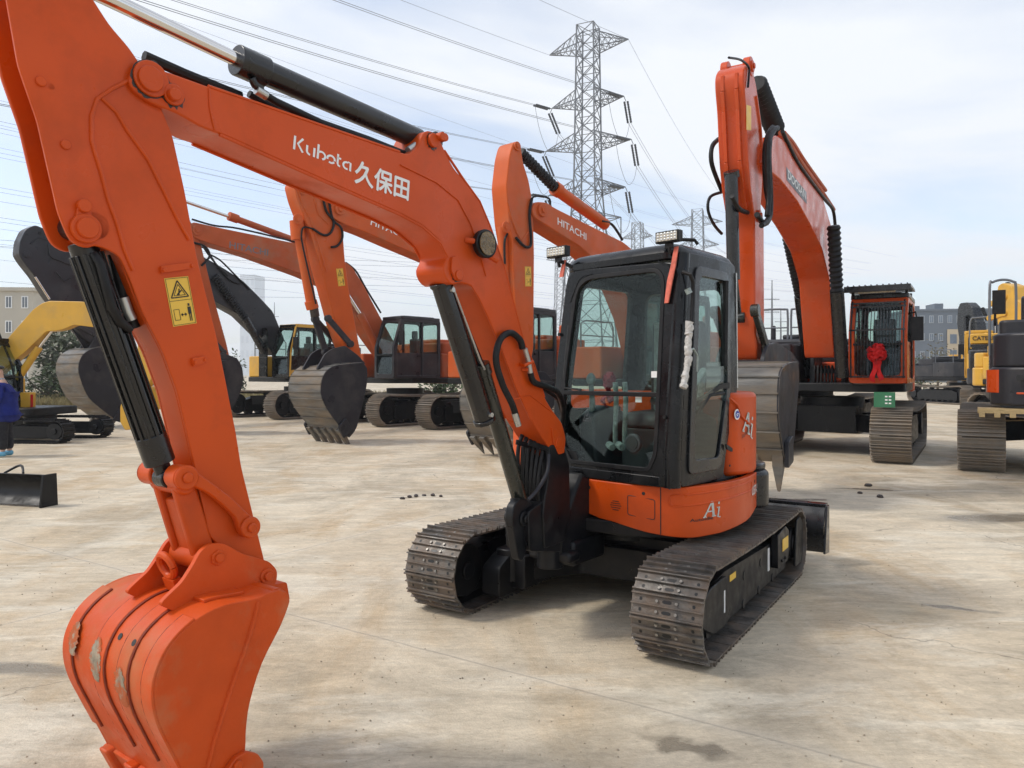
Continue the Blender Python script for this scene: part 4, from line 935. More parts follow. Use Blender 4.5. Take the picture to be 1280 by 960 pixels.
mb = MB(); mb.tube([A.tp(650,455,BW), A.tp(655,457,BW+.04), A.tp(666,452,BW+.04)], .010, 8); mb.tube([A.tp(652,462,BW),A.tp(660,462,BW+.03)],.010,8); P_(mb, 'hose_bracket', 'orange', A, parent=boom)
for k in range(4): hose([(655+k*4,470+k*3,-.13),(690+k*3,488+k*4,-.15),(702+k*2,520+k*3,-.16),(690-k*2,560,-.12),(682-k*5,600,-.05)], .015)
for k in range(6):
    xk = -.05+k*.022; hose([(656+k*6,536+(k%3)*3,xk),(648+k*6.2,560,xk),(648+k*5.2,590,xk),(652+k*4,616,xk),(660+k*3,632,xk)], .0135)
mb = MB(); a = A.tp(649,552,.0); b = A.tp(681,562,.0); mb.bar(a+Vector((0,-.03,0)), b+Vector((0,-.03,0)), .01, .03); mb.bar(a+Vector((.09,-.03,0)), b+Vector((.09,-.03,0)), .01, .03); P_(mb, 'hose_clamp', 'chassis', A, .002)
hose([(686,568,.10),(684,590,.12),(672,612,.12),(660,625,.11)], .012, 'hydraulic_hose', 'darkgrey')
# swing bracket
mb = MB()
ya = A.side(645,640,.1)[0]; 
for x0,x1 in ((.0,.055),):
    mb.prism(rnd(A.tr([(643,632),(652,622),(668,628),(672,650),(662,676),(655,702),(649,700),(645,676),(641,650)], .06),.03), x0, x1)
for x0,x1 in ((.055,.105),(-.115,-.065)):
    mb.prism(rnd(A.tr([(686,556),(704,556),(711,580),(712,640),(706,676),(680,686),(678,640),(684,600)], .10),.03), x0, x1)
mb.prism(rnd(A.tr([(662,640),(690,620),(708,640),(706,690),(664,690)], .10),.03), -.09, .09)
mb.cx(A.side(655,648,.06), -.06, .07, .045, 24); mb.cx(A.side(655,648,.06), .07, .085, .022, 12); mb.cx(A.side(699,562,.10), -.12, .09, .045, 20)
mb.cyl((0,.02,.36),(0,.02,.92),.085,24)
P_(mb, 'swing_bracket', 'chassis', A, .015, seg=3)
mb = MB(); mb.prism([(.0,.40),(.45,.50),(.45,.86),(.25,.95),(.0,.62)],-.10,.10); mb.box((-.13,.10,.36),(.13,.5,.52)); mb.box((-.16,.0,.40),(.16,.14,.47)); P_(mb, 'bracket_mount', 'chassis', A, .02)
mb = MB(); mb.box((-.16,-.80,.90),(.04,-.60,.94)); mb.box((-.155,-.60,.60),(.03,-.5,.92)); mb.prismy(rnd([(-.30,.55),(.03,.55),(.03,1.06),(-.16,1.10),(-.30,.80)],.05),-.64,-.56)
for k in range(4): mb.cyl((-.13+k*.04,-.66,.66),(-.11+k*.04,-.66,.80),.012,8)
P_(mb, 'front_step', 'chassis', U, .01)
mb = MB(); mb.bar(A.tp(656,436,.11), A.tp(650,520,.10), .01,.01); 
# ================================================================= ground
def concrete():
    m = bpy.data.materials.new('worn_concrete'); m.use_nodes = True; nt = m.node_tree; p = nt.nodes['Principled BSDF']; L = nt.links.new
    t = N(nt, 'ShaderNodeTexCoord')
    def noise(sc, det, scale=(1,1,1), rot=0, dist=0, rough=.55, loc=(0,0,0)):
        mp = N(nt, 'ShaderNodeMapping'); mp.inputs['Scale'].default_value = scale; mp.inputs['Rotation'].default_value = (0,0,radians(rot)); mp.inputs['Location'].default_value = loc; L(t.outputs['Object'], mp.inputs[0])
        n = N(nt, 'ShaderNodeTexNoise'); n.inputs['Scale'].default_value = sc; n.inputs['Detail'].default_value = det; n.inputs['Distortion'].default_value = dist; n.inputs['Roughness'].default_value = rough; L(mp.outputs[0], n.inputs['Vector']); return n.outputs[0]
    def rng(x, a, b, c, d):
        r = N(nt, 'ShaderNodeMapRange'); r.inputs[1].default_value = a; r.inputs[2].default_value = b; r.inputs[3].default_value = c; r.inputs[4].default_value = d; L(x, r.inputs[0]); return r.outputs[0]
    def mix(f, a, b, bt='MIX'):
        k = N(nt, 'ShaderNodeMix', data_type='RGBA', blend_type=bt)
        if isinstance(f, (int, float)): k.inputs['Factor'].default_value = f
        else: L(f, k.inputs['Factor'])
        for v, s_ in ((a, 'A'), (b, 'B')):
            if isinstance(v, tuple): k.inputs[s_].default_value = v
            else: L(v, k.inputs[s_])
        return k.outputs['Result']
    base = mix(rng(noise(.35, 5, dist=.6), .35, .65, 0, 1), (.56,.46,.325,1), (.67,.575,.43,1))
    base = mix(rng(noise(.9, 8, (1,.35,1), 20, 1.2, .65), .48, .64, 0, .60), base, (.47,.33,.18,1))          # rusty brown mud stains
    base = mix(rng(noise(.55, 9, (1,.5,1), -30, .9, .68, (5,3,0)), .49, .62, 0, .52), base, (.33,.285,.21,1))  # grey scuffs
    base = mix(rng(noise(1.6, 8, (.4,1,1), 12, .5, .7, (9,1,0)), .52, .62, 0, .6), base, (.71,.64,.51,1))   # pale worn crust
    brush = rng(noise(9, 8, (.16,1.2,1), 8, 1.2, .8), .3, .7, .88, 1.09)
    base = mix(1.0, base, brush, 'MULTIPLY')
    base = mix(1.0, base, rng(noise(2.4, 10, (.5,1.4,1), 33, 1.5, .78, (2,7,0)), .33, .67, .76, 1.16), 'MULTIPLY')
    fine = rng(noise(38, 8, (.6,1,1), 25, .6, .8), .3, .7, .82, 1.16); base = mix(1.0, base, fine, 'MULTIPLY')
    # dark oil specks
    v = N(nt, 'ShaderNodeTexVoronoi'); v.inputs['Scale'].default_value = .8; L(t.outputs['Object'], v.inputs['Vector'])
    base = mix(rng(v.outputs['Distance'], .012, .03, .55, 0), base, (.10,.08,.06,1))
    # slab joints
    sp = N(nt, 'ShaderNodeSeparateXYZ'); mp = N(nt, 'ShaderNodeMapping'); mp.inputs['Rotation'].default_value = (0,0,radians(33)); mp.inputs['Location'].default_value = (5.28,-3.36,0)
    L(t.outputs['Object'], mp.inputs[0]); wob = N(nt, 'ShaderNodeTexNoise'); wob.inputs['Scale'].default_value = 3; L(t.outputs['Object'], wob.inputs['Vector'])
    L(mp.outputs[0], sp.inputs[0]); outs = []
    for ax, per in (('X', 12.0), ('Y', 12.9)):
        a = N(nt, 'ShaderNodeMath', operation='MULTIPLY_ADD'); L(wob.outputs[0], a.inputs[0]); a.inputs[1].default_value = .03; L(sp.outputs[ax], a.inputs[2])
        b = N(nt, 'ShaderNodeMath', operation='PINGPONG'); L(a.outputs[0], b.inputs[0]); b.inputs[1].default_value = per/2; outs.append(b.outputs[0])
    mn = N(nt, 'ShaderNodeMath', operation='MINIMUM'); L(outs[0], mn.inputs[0]); L(outs[1], mn.inputs[1])
    j = rng(mn.outputs[0], .004, .012, .38, 0); base = mix(j, base, (.13,.11,.09,1))
    base = mix(rng(mn.outputs[0], .01, .10, .22, 0), base, (.66,.6,.5,1))
    # damp hollows at fixed places
    wet = None
    for x, y, a, b, r in DAMP:
        mpw = N(nt, 'ShaderNodeMapping', vector_type='TEXTURE'); mpw.inputs['Location'].default_value = (x,y,0); mpw.inputs['Rotation'].default_value = (0,0,radians(r)); mpw.inputs['Scale'].default_value = (a,b,1)
        ns = N(nt, 'ShaderNodeTexNoise'); ns.inputs['Scale'].default_value = 1.1/max(a,.2); ns.inputs['Detail'].default_value = 6; L(t.outputs['Object'], ns.inputs['Vector'])
        off = N(nt, 'ShaderNodeVectorMath', operation='MULTIPLY_ADD'); L(ns.outputs['Color'], off.inputs[0]); off.inputs[1].default_value = (a*2.2,b*2.2,0); L(t.outputs['Object'], off.inputs[2])
        o2 = N(nt, 'ShaderNodeVectorMath', operation='SUBTRACT'); L(off.outputs[0], o2.inputs[0]); o2.inputs[1].default_value = (a*1.1,b*1.1,0)
        L(o2.outputs[0], mpw.inputs[0]); ln = N(nt, 'ShaderNodeVectorMath', operation='LENGTH')
        fl = N(nt, 'ShaderNodeVectorMath', operation='MULTIPLY'); L(mpw.outputs[0], fl.inputs[0]); fl.inputs[1].default_value = (1,1,0); L(fl.outputs[0], ln.inputs[0])
        k = rng(ln.outputs['Value'], .55, 1.15, 1, 0)
        if wet is None: wet = k
        else:
            q = N(nt, 'ShaderNodeMath', operation='MAXIMUM'); L(wet, q.inputs[0]); L(k, q.inputs[1]); wet = q.outputs[0]
    wf = N(nt, 'ShaderNodeMath', operation='MULTIPLY'); L(wet, wf.inputs[0]); wf.inputs[1].default_value = .70
    base = mix(wf.outputs[0], base, (.15,.125,.09,1))
    base = mix(rng(noise(4.5, 9, (.5,1,1), 40, 2.2, .75, (1,8,0)), .55, .66, 0, .32), base, (.22,.175,.115,1))
    vc = N(nt, 'ShaderNodeTexVoronoi', feature='DISTANCE_TO_EDGE'); vc.inputs['Scale'].default_value = .33
    ofs = N(nt, 'ShaderNodeTexNoise'); ofs.inputs['Scale'].default_value = 2.5; ofs.inputs['Detail'].default_value = 7; L(t.outputs['Object'], ofs.inputs['Vector'])
    om = N(nt, 'ShaderNodeVectorMath', operation='MULTIPLY_ADD'); L(ofs.outputs['Color'], om.inputs[0]); om.inputs[1].default_value = (.5,.5,0); L(t.outputs['Object'], om.inputs[2]); L(om.outputs[0], vc.inputs['Vector'])
    ck = rng(vc.outputs['Distance'], .0010, .003, .5, 0); cm = N(nt, 'ShaderNodeMath', operation='MULTIPLY'); L(ck, cm.inputs[0]); L(rng(noise(.5, 3, loc=(7,7,0)), .52, .58, 0, 1), cm.inputs[1])
    base = mix(cm.outputs[0], base, (.12,.10,.08,1))
    gs = rng(noise(170, 2, rough=.8), .63, .72, 0, .22); base = mix(gs, base, (.20,.165,.12,1))
    L(base, p.inputs['Base Color'])
    ro = rng(noise(3, 6), .3, .7, .55, .85); rm = N(nt, 'ShaderNodeMath', operation='MULTIPLY_ADD'); L(wet, rm.inputs[0]); rm.inputs[1].default_value = -.5; L(ro, rm.inputs[2]); L(rm.outputs[0], p.inputs['Roughness'])
    p.inputs['Specular IOR Level'].default_value = .35
    hh = N(nt, 'ShaderNodeMath', operation='MULTIPLY_ADD'); L(j, hh.inputs[0]); hh.inputs[1].default_value = -1.5
    h2 = N(nt, 'ShaderNodeMath', operation='ADD'); L(noise(14, 8, (.5,1,1), 15, 0, .7), h2.inputs[0]); L(noise(90, 3), h2.inputs[1]); L(h2.outputs[0], hh.inputs[2])
    bp = N(nt, 'ShaderNodeBump'); bp.inputs['Strength'].default_value = .35; bp.inputs['Distance'].default_value = .012; L(hh.outputs[0], bp.inputs['Height']); L(bp.outputs[0], p.inputs['Normal'])
    return m
def G(px, py): Z = FPX*EYE/(py-PHY); return ((px-PCX)/FPX*Z, Z)
DAMP = []
for px, py, a, b, r in ((20,836,.42,.10,-8),(858,932,.20,.07,-34),(1250,648,.9,.30,0),(1085,612,.5,.12,-10),(1190,760,.25,.06,-20),(500,622,.22,.05,0),(1000,625,.5,.10,0)):
    x, y = G(px, py); DAMP.append((x, y, a, b, r))
mb = MB(); mb.add([(-3000,-60,0),(3000,-60,0),(3000,4000,0),(-3000,4000,0)], [(0,1,2,3)])
g = mb.build('ground', concrete()); tag(g, 'pale stained concrete yard with slab joints and damp patches', kind='structure')
# ================================================================= the large excavators
def catmull(P, n=5):
    out = []
    for i in range(len(P)-1):
        a = P[max(i-1,0)]; b = P[i]; c = P[i+1]; d = P[min(i+2,len(P)-1)]
        for k in range(n):
            t = k/n; out.append(.5*((2*b)+(c-a)*t+(2*a-5*b+4*c-d)*t*t+(3*b-a-3*c+d)*t**3))
    return out+[P[-1]]
def bellows(mb, p0, p1, r, n=14):
    pts = []; rs = []
    for k in range(2*n+1): pts.append(p0.lerp(p1, k/(2*n))); rs.append(r*(1.0 if k % 2 else .78))
    mb.tube(pts, rs, 16)
def undercarriage(t, fr, s=1.0, g=1.3, hw=.3, L=1.9, r=.50, pitch=.19, m='track_far', frame='chassis', box=True):
    for sx in (1, -1):
        xa, xb = sx*g-hw, sx*g+hw; xm = sx*g
        mb = MB(); shoes(mb, xa, xb, -L, L, r, pitch, t=.03, h=.045, ribs=((-.40,.10),(-.05,.09),(.34,.10)), sag=.05, gap=.03)
        tr = mb.build('track', M[m], t, fr)
        mb = MB(); chainband(mb, xm-.09, xm+.09, -L, L, r, .06, .06, .05, 60); mb.build('chain', M[frame], tr, fr)
        mb = MB(); mb.prism(rnd([(-L+.25,.2),(L-.3,.2),(L-.3,.55),(L-.7,.74),(-L+.7,.74),(-L+.25,.62)],.05), xm-.20, xm+.20); mb.build('track_frame', M[frame], t, fr, .015)
        mb = MB(); mb.cx((-L, r), xm-.12, xm+.12, r-.13, 28); mb.cx((-L, r), xm-.2, xm+.2, .13, 18); mb.build('idler', M[frame], t, fr, .01)
        mb = MB(); mb.cx((L, r), xm-.03, xm+.03, r-.10, 28); mb.cx((L, r), xm-.22, xm+.26, .24, 24)
        mb.build('sprocket', M[frame], t, fr, .01)
        mb = MB()
        for k in range(7): mb.cx((-L+.5+k*(2*L-1)/6, .20), xm-.16, xm+.16, .10, 14)
        for k in range(2): mb.cx((-.6+1.2*k, 2*r-.17), xm-.1, xm+.1, .07, 12)
        mb.build('roller', M[frame], t, fr)
    mb = MB(); mb.box((-.55,-.75,.42),(.55,.75,.95))
    for sx in (1,-1):
        for y_ in (-.95,.95): mb.prismz(rnd([(sx*.4,y_*.5),(sx*.4,y_*.1),(sx*(g-.15),y_*.9),(sx*(g-.15),y_*1.5)],.03), .45,.78)
    mb.cyl((0,0,.9),(0,0,1.12),.62,40); mb.build('centre_frame', M[frame], t, fr, .03)
def gcab(t, fr, x0, x1, y0, y1, z0, z1, m, guard=False, lean=.22, mglass='glass', visor=False, mirror=True, mpanel=None):
    o = lambda p: None
    side = rnd([(y0,z0),(y1,z0),(y1,z1,.10),(y0+lean+.12,z1,.18),(y0+.02,z0+.95,.15)], .05, 4)
    lo = rnd([(y0+.13,z0+.10,.05),(y1-.10,z0+.10,.05),(y1-.10,z1-.13,.08),(y0+lean+.18,z1-.13,.12),(y0+.13,z0+.95,.2)], .05, 4)
    S_ = dense_poly(side, .12); 
    root = None
    for x, sg in ((x1, 1), (x0, -1)):
        O_, I_ = angmatch(S_, lo, 72); mb = MB(); mb.ring(O_, I_, lambda p: (x, p[0], p[1]), lambda p: (x-sg*.06, p[0], p[1]))
        ob = mb.build('cab_frame' if root is None else 'far_side_frame', M[m], t if root is None else root, fr, .012)
        if root is None: root = ob
        xx = x-sg*.035
        yb = y0+(y1-y0)*.60; 
        mb = MB(); mb.bar((x-sg*.02,yb,z0+.08),(x-sg*.02,yb,z1-.1),.07,.05,up=(0,1,0)); mb.build('door_post', M[m], root, fr, .008)
        mb = MB(); g = clipz(offs(lo,-.01), z0+.78, True); mb.extr([(xx,p[0],p[1]) for p in g],[(xx-.008,p[0],p[1]) for p in g]); mb.build('side_window', M[mglass], root, fr)
        mb = MB(); g = clipz(offs(lo,-.01), z0+.78, False); mb.extr([(xx+sg*.012,p[0],p[1]) for p in g],[(xx-sg*.02,p[0],p[1]) for p in g]); dp = mb.build('door_panel', M[mpanel or m], root, fr, .006)
        if sg > 0: mb = MB(); mb.tube([(x+.015,y0+.25,z0+.85),(x+.05,y0+.27,z0+.9),(x+.05,y0+.34,z0+1.35),(x+.015,y0+.34,z0+1.4)],.014,8); mb.build('handrail', M['rubber'], root, fr)
        if sg > 0: mb = MB(); mb.box((x-.01,yb-.22,z0+.66),(x+.02,yb-.08,z0+.72)); mb.build('door_handle', M['rubber'], dp, fr, .006)
    def yf(z): return y0 if z < z0+.95 else y0+(lean+.10)*((z-z0-.95)/(z1-z0-.95))
    fo = dense_poly(rnd([(x0,z0),(x1,z0),(x1,z1-.02),(x0,z1-.02)],.08,4),.12); fi = dense_poly(rnd([(x0+.10,z0+.14),(x1-.10,z0+.14),(x1-.10,z1-.14),(x0+.10,z1-.14)],.10,4),.12)
    O_, I_ = angmatch(fo, fi, 96)
    mb = MB(); mb.ring(O_, I_, lambda p: (p[0], yf(p[1]), p[1]), lambda p: (p[0], yf(p[1])+.06, p[1])); mb.build('front_frame', M[m], root, fr, .01)
    mb = MB(); g = offs(fi, -.005); mb.extr([(p[0],yf(p[1])+.03,p[1]) for p in g],[(p[0],yf(p[1])+.038,p[1]) for p in g]); mb.build('windscreen', M[mglass], root, fr)
    mb = MB(); mb.bar((x0+.08,yf(z0+.72)-.002,z0+.72),(x1-.08,yf(z0+.72)-.002,z0+.72),.05,.04); mb.build('windscreen_bar', M['rubber'], root, fr)
    fo2 = rnd([(x0,z0),(x1,z0),(x1,z1-.02),(x0,z1-.02)],.08,4); fi2 = rnd([(x0+.12,z0+.85),(x1-.12,z0+.85),(x1-.12,z1-.16),(x0+.12,z1-.16)],.08,4)
    O_, I_ = angmatch(fo2, fi2, 64); mb = MB(); mb.ring(O_, I_, lambda p: (p[0],y1,p[1]), lambda p: (p[0],y1-.05,p[1])); mb.build('rear_frame', M[m], root, fr, .01)
    mb = MB(); g = offs(fi2,-.01); mb.extr([(p[0],y1-.02,p[1]) for p in g],[(p[0],y1-.028,p[1]) for p in g]); mb.build('rear_window', M[mglass], root, fr)
    mb = MB(); mb.prismz(rnd([(x0-.01,y0+lean+.06),(x1+.01,y0+lean+.06),(x1+.01,y1+.02),(x0-.01,y1+.02)],.12,4), z1-.05, z1+.04); mb.prismz(rnd([(x0+.12,y0+lean+.25),(x1-.12,y0+lean+.25),(x1-.12,y1-.12),(x0+.12,y1-.12)],.1,4), z1+.04, z1+.07); mb.build('roof', M[m], root, fr, .03)
    mb = MB(); mb.box((x0+.3,y0+.75,z0+.05),(x1-.28,y0+1.25,z0+.55)); mb.box((x0+.3,y0+1.15,z0+.5),(x1-.28,y0+1.3,z0+1.25)); mb.box((x0+.38,y0+1.17,z0+1.25),(x1-.36,y0+1.27,z0+1.5)); mb.box((x0+.1,y0+.55,z0+.1),(x0+.27,y0+1.2,z0+.65)); mb.box((x1-.26,y0+.55,z0+.1),(x1-.1,y0+1.2,z0+.65)); mb.box((x0+.06,y0+.1,z0-.02),(x1-.06,y1-.06,z0+.04)); mb.build('seat', M['seat'], root, fr, .04)
    if guard:
        n = 14
        mb = MB()
        for k in range(n+1):
            x = x0+.12+(x1-x0-.24)*k/n; mb.bar((x,yf(z0+.1)-.09,z0+.1),(x,yf(z0+.95)-.09,z0+.95),.012,.012,up=(0,1,0)); mb.bar((x,yf(z0+.95)-.09,z0+.95),(x,yf(z1-.1)-.09,z1-.12),.012,.012,up=(0,1,0))
        for z in (z0+.12, z0+.98, z0+1.42, z1-.14): mb.bar((x0+.02,yf(z)-.10,z),(x1-.02,yf(z)-.10,z),.03,.03)
        for x in (x0+.05,x1-.05):
            mb.bar((x,yf(z0+.1)-.10,z0+.1),(x,yf(z0+.95)-.10,z0+.95),.03,.03,up=(0,1,0)); mb.bar((x,yf(z0+.95)-.10,z0+.95),(x,yf(z1-.1)-.10,z1-.1),.03,.03,up=(0,1,0))
            for z in (z0+.3,z1-.3): mb.bar((x,yf(z)-.1,z),(x,yf(z)+.01,z),.03,.03)
        mb.build('guard_grille', M['black'], root, fr, smooth=20)
    if visor:
        mb = MB(); mb.box((x0-.08,y0+.0,z1+.12),(x1+.06,y0+1.1,z1+.17)); mb.box((x0-.08,y0-.02,z1+.06),(x1+.06,y0+.02,z1+.17))
        for x in (x0+.02,x1-.04):
            for y in (y0+.45,y1-.5): mb.bar((x,y,z1),(x,y,z1+.13),.05,.05,up=(0,1,0))
        for k in range(11): mb.bar((x0-.02+k*(x1-x0+.02)/10,y0+.02,z1+.18),(x0-.02+k*(x1-x0+.02)/10,y0+1.05,z1+.18),.02,.03)
        mb.build('roof_guard', M['black'], root, fr, .006)
        mb = MB(); mb.box((x0+.15,y0+.10,z1+.045),(x1-.2,y0+.20,z1+.11)); mb.build('light_bar', M['lamp'], root, fr, .004)
    if mirror:
        mb = MB(); mb.tube([(x1,y0+.35,z1-.35),(x1+.12,y0+.22,z1-.33),(x1+.14,y0+.2,z1-.45)],.015,8); mb.box((x1+.05,y0+.14,z1-.85),(x1+.25,y0+.22,z1-.42)); mb.build('mirror', M['rubber'], root, fr, .03)
    return root
def house(t, fr, m, mcw, z=1.15, cw=(1.42,2.75), hoodz=2.25, mdeck='chassis', mright=None, rail=True):
    mb = MB(); mb.prismz(rnd([(-1.4,-1.35),(1.0,-1.45),(1.45,-.9),(1.42,1.2),(1.35,2.2),(-1.35,2.2),(-1.45,1.2)],.1), z, z+.17); mb.build('deck', M[mdeck], t, fr, .02)
    mb = MB()
    for s_ in (-.34,.26): mb.prism(rnd([(-.65,z+.1),(.9,z+.1),(.9,z+.5),(-.1,z+.85),(-.55,z+.75)],.08), s_, s_+.08)
    mb.build('boom_bracket', M[mdeck], t, fr, .01)
    x = 1.40
    mb = MB(); mb.prismz(rnd([(-x,.35),(x,.35),(x,1.95),(-x,1.95)],.10,4), z+.17, hoodz-.25); mb.build('side_doors', M[m], t, fr, .03)
    mb = MB(); mb.prismz(rnd([(-x+.15,.55),(x-.15,.55),(x-.15,1.95),(-x+.15,1.95)],.15,4), hoodz-.26, hoodz+.12); mb.prismz(rnd([(-.7,.9),(.5,.9),(.5,1.6),(-.7,1.6)],.1), hoodz+.12,hoodz+.26); mb.cyl((.8,1.3,hoodz+.1),(.8,1.3,hoodz+.55),.07,16); hd = mb.build('engine_hood', M[m], t, fr, .05, seg=3)
    mb = MB()
    for k in range(7): mb.box((x+.001,.7,z+.35+k*.05),(x+.006,1.15,z+.375+k*.05)); 
    mb.build('vent', M['ink'], t, fr)
    pl_ = rnd([(-1.40,1.9),(1.40,1.9),(1.40,2.25),(1.15,2.60),(.6,cw[1]),(-.6,cw[1]),(-1.15,2.60),(-1.40,2.25)],.12,4)
    mb = MB(); mb.prismz(pl_, z-.05, z+.55); mb.prismz(offs(pl_,.05), z+.55, hoodz-.12); c = mb.build('counterweight', M[mcw], t, fr, .06, seg=3)
    mb = MB(); mb.prismz(rnd([(-1.42,-1.3),(-.55,-1.3),(-.55,.4),(-1.42,.4)],.08,4), z+.17, z+.95); mb.build('fuel_tank', M[mright or m], t, fr, .04, seg=3)
    if rail:
        mb = MB(); mb.tube([(-1.3,-1.1,z+.9),(-1.3,-1.1,z+1.55),(-1.3,-.9,z+1.62),(-1.3,.2,z+1.62),(-1.3,.3,z+1.5),(-1.3,.3,z+.9)],.02,8); mb.tube([(-1.3,-1.1,z+1.25),(-1.3,.3,z+1.25)],.015,8); mb.build('handrail', M['steelgrey'], t, fr)
    return hd, c
def curved(fr, P, x): return [tuple(p) for p in catmull([Vector(q) for q in fr.tr(P, x)], 4)]
def arm(t, fr, d):
    out = {}
    if 'boom' in d:
        bw = d.get('bw', .24); mb = MB(); mb.prism(rnd(fr.tr(d['boom'], bw), .12, 3), -bw, bw); out['boom'] = b = mb.build('boom', M[d['m']], t, fr, .02)
        if d.get('tip'):
            mb = MB(); q = fr.side(*d['tip'], bw); mb.cx(q, bw, bw+.05, .13, 20); mb.cx(q, bw+.05, bw+.08, .06, 12); mb.build('pin', M[d['m']], b, fr, .01)
    if 'stick' in d:
        sw = d.get('sw', .19); mb = MB(); mb.prism(rnd(fr.tr(d['stick'], sw), .08, 3), -sw, sw); out['stick'] = b = mb.build('stick', M[d['m']], t, fr, .02)
        mb = MB()
        for px, py, r in d.get('pins', ()): q = fr.side(px, py, sw); mb.cx(q, sw, sw+.03, r, 20); mb.cx(q, sw+.03, sw+.05, r*.5, 12)
        if mb.v: mb.build('pin', M[d['m']], b, fr, .008)
        for chn in d.get('seams', ()): mb = MB(); mb.tube([Vector((sw+.003, *fr.side(px,py,sw))) for px,py in chn], .022, 6); mb.build('weld_seam', M[d['m']], b, fr)
    for (p0, p1, r, m, x, nm) in d.get('cyl', ()):
        mb = MB(); a = fr.tp(p0[0], p0[1], x); c = fr.tp(p1[0], p1[1], x)
        if nm == 'bellows': bellows(mb, a, c, r, max(6, int((c-a).length/.09))); nm = 'dust_boot'
        else: mb.cyl(a, c, r, 20)
        mb.build(nm, M[m], t, fr, .004 if nm != 'dust_boot' else 0, smooth=50)
    for pts, r, x in d.get('hoses', ()):
        mb = MB(); mb.tube(catmull([fr.tp(p[0], p[1], x) for p in pts], 5), r, 8); mb.build('hydraulic_hose', M['rubber'], t, fr, smooth=80)
    if 'back' in d:
        bk = d['bk']; BC_ = curved(fr, d['back'], bk); FC_ = curved(fr, d['front'], bk); m2 = d.get('mb', 'darkgrey')
        mb = MB(); mb.prism(BC_+FC_, bk-.03, bk); mb.prism(BC_+FC_, -bk, -bk+.03); b = mb.build('bucket', M[m2], t, fr, .006); out['bucket'] = b
        c = Vector((sum(p[0] for p in BC_)/len(BC_), sum(p[1] for p in BC_)/len(BC_)))
        def inn(C, dd):
            o = []
            for i, p in enumerate(C):
                tt = (Vector(C[min(i+1,len(C)-1)])-Vector(C[max(i-1,0)])).normalized(); o.append((p[0]+tt.y*dd, p[1]-tt.x*dd))
            return o
        mid = len(BC_)//2; cc = Vector((sum(p[0] for p in FC_)/len(FC_), sum(p[1] for p in FC_)/len(FC_)))
        sg = 1 if (Vector(inn(BC_,.05)[mid])-cc).length < (Vector(BC_[mid])-cc).length else -1
        I_ = inn(BC_, sg*.03); mb = MB(); mb.strip([(-bk+.002,*p) for p in BC_],[(bk-.002,*p) for p in BC_],[(-bk+.002,*p) for p in I_],[(bk-.002,*p) for p in I_]); sh = mb.build('bucket_shell', M[d.get('msh','bare')], b, fr)
        mb = MB(); Oo = inn(BC_, -sg*.012)
        for i in range(3, len(BC_)-3, 3):
            a, c_ = Oo[i], Oo[i+1]; mb.bar((-bk+.01,a[0],a[1]),(bk-.01,a[0],a[1]),.018,.018)
        mb.build('wear_bars', M[d.get('msh','bare')], sh, fr)
        tp_ = Vector(BC_[-1]); tg_ = Vector(d['tdir'] if 'tdir' in d else (0,-1)).normalized() if 'tdir' in d else (Vector(BC_[-1])-Vector(BC_[-5])).normalized(); nn = Vector((tg_.y,-tg_.x))
        tl = d.get('tl', .32)
        for k in range(5):
            x = -bk+.08+(2*bk-.16)*k/4; mb = MB()
            b0 = [tp_-tg_*.16-nn*.07, tp_-tg_*.16+nn*.07, tp_+tg_*.05+nn*.05, tp_+tg_*tl, tp_+tg_*.05-nn*.06]
            A_ = [(x-.065,*p) for p in b0]; B2 = [(x+.065,*p) for p in b0]; A_[3] = (x-.02,*b0[3]); B2[3] = (x+.02,*b0[3]); mb.extr(A_, B2); mb.build('tooth', M['bare'], b, fr, .008)
        ew = .26; mb = MB(); 
        for x in (ew, -ew-.05): mb.prism(rnd(fr.tr(d['ear'], ew), .06, 3), x, x+.05)
        mb.build('bucket_ear', M[m2], b, fr, .01)
        mb = MB(); mb.prism(rnd([tuple(tp_-tg_*.25+nn*.05), tuple(tp_+tg_*.06+nn*.08), tuple(tp_+tg_*.02-nn*.22*1), tuple(tp_-tg_*.3-nn*.22)],.04), bk, bk+.05); mb.prism(rnd([tuple(tp_-tg_*.25+nn*.05), tuple(tp_+tg_*.06+nn*.08), tuple(tp_+tg_*.02-nn*.22*1), tuple(tp_-tg_*.3-nn*.22)],.04), -bk-.05, -bk); mb.build('side_cutter', M[m2], b, fr, .01, each=True)
    for (p0, p1, w_, x, m) in d.get('links', ()):
        a = fr.tp(p0[0],p0[1],x); c = fr.tp(p1[0],p1[1],x)
        for xx in (x, -x):
            mb = MB(); mb.bar((xx,a.y,a.z),(xx,c.y,c.z),.07,w_,up=(0,1,.2)); mb.cx((a.y,a.z),xx-.05,xx+.05,w_*.62,16); mb.cx((c.y,c.z),xx-.05,xx+.05,w_*.62,16); mb.build('bucket_link', M[m], t, fr, .012)
            if x == 0: break
    for tx in d.get('text', ()):
        s_, a, b_, c, m, x = tx; letter(s_, quadmap(fr.tp(*a,x+.004), fr.tp(*b_,x+.004), fr.tp(*c,x+.004)), M[m], out['boom'], fr, .012)
    if 'label' in d: a, b_, c = d['label']; warning_label(out['stick'], fr, quadmap(fr.tp(*a,d['sw']+.004), fr.tp(*b_,d['sw']+.004), fr.tp(*c,d['sw']+.004)))
    return out
GRP = 'large crawler excavators parked in the yard'
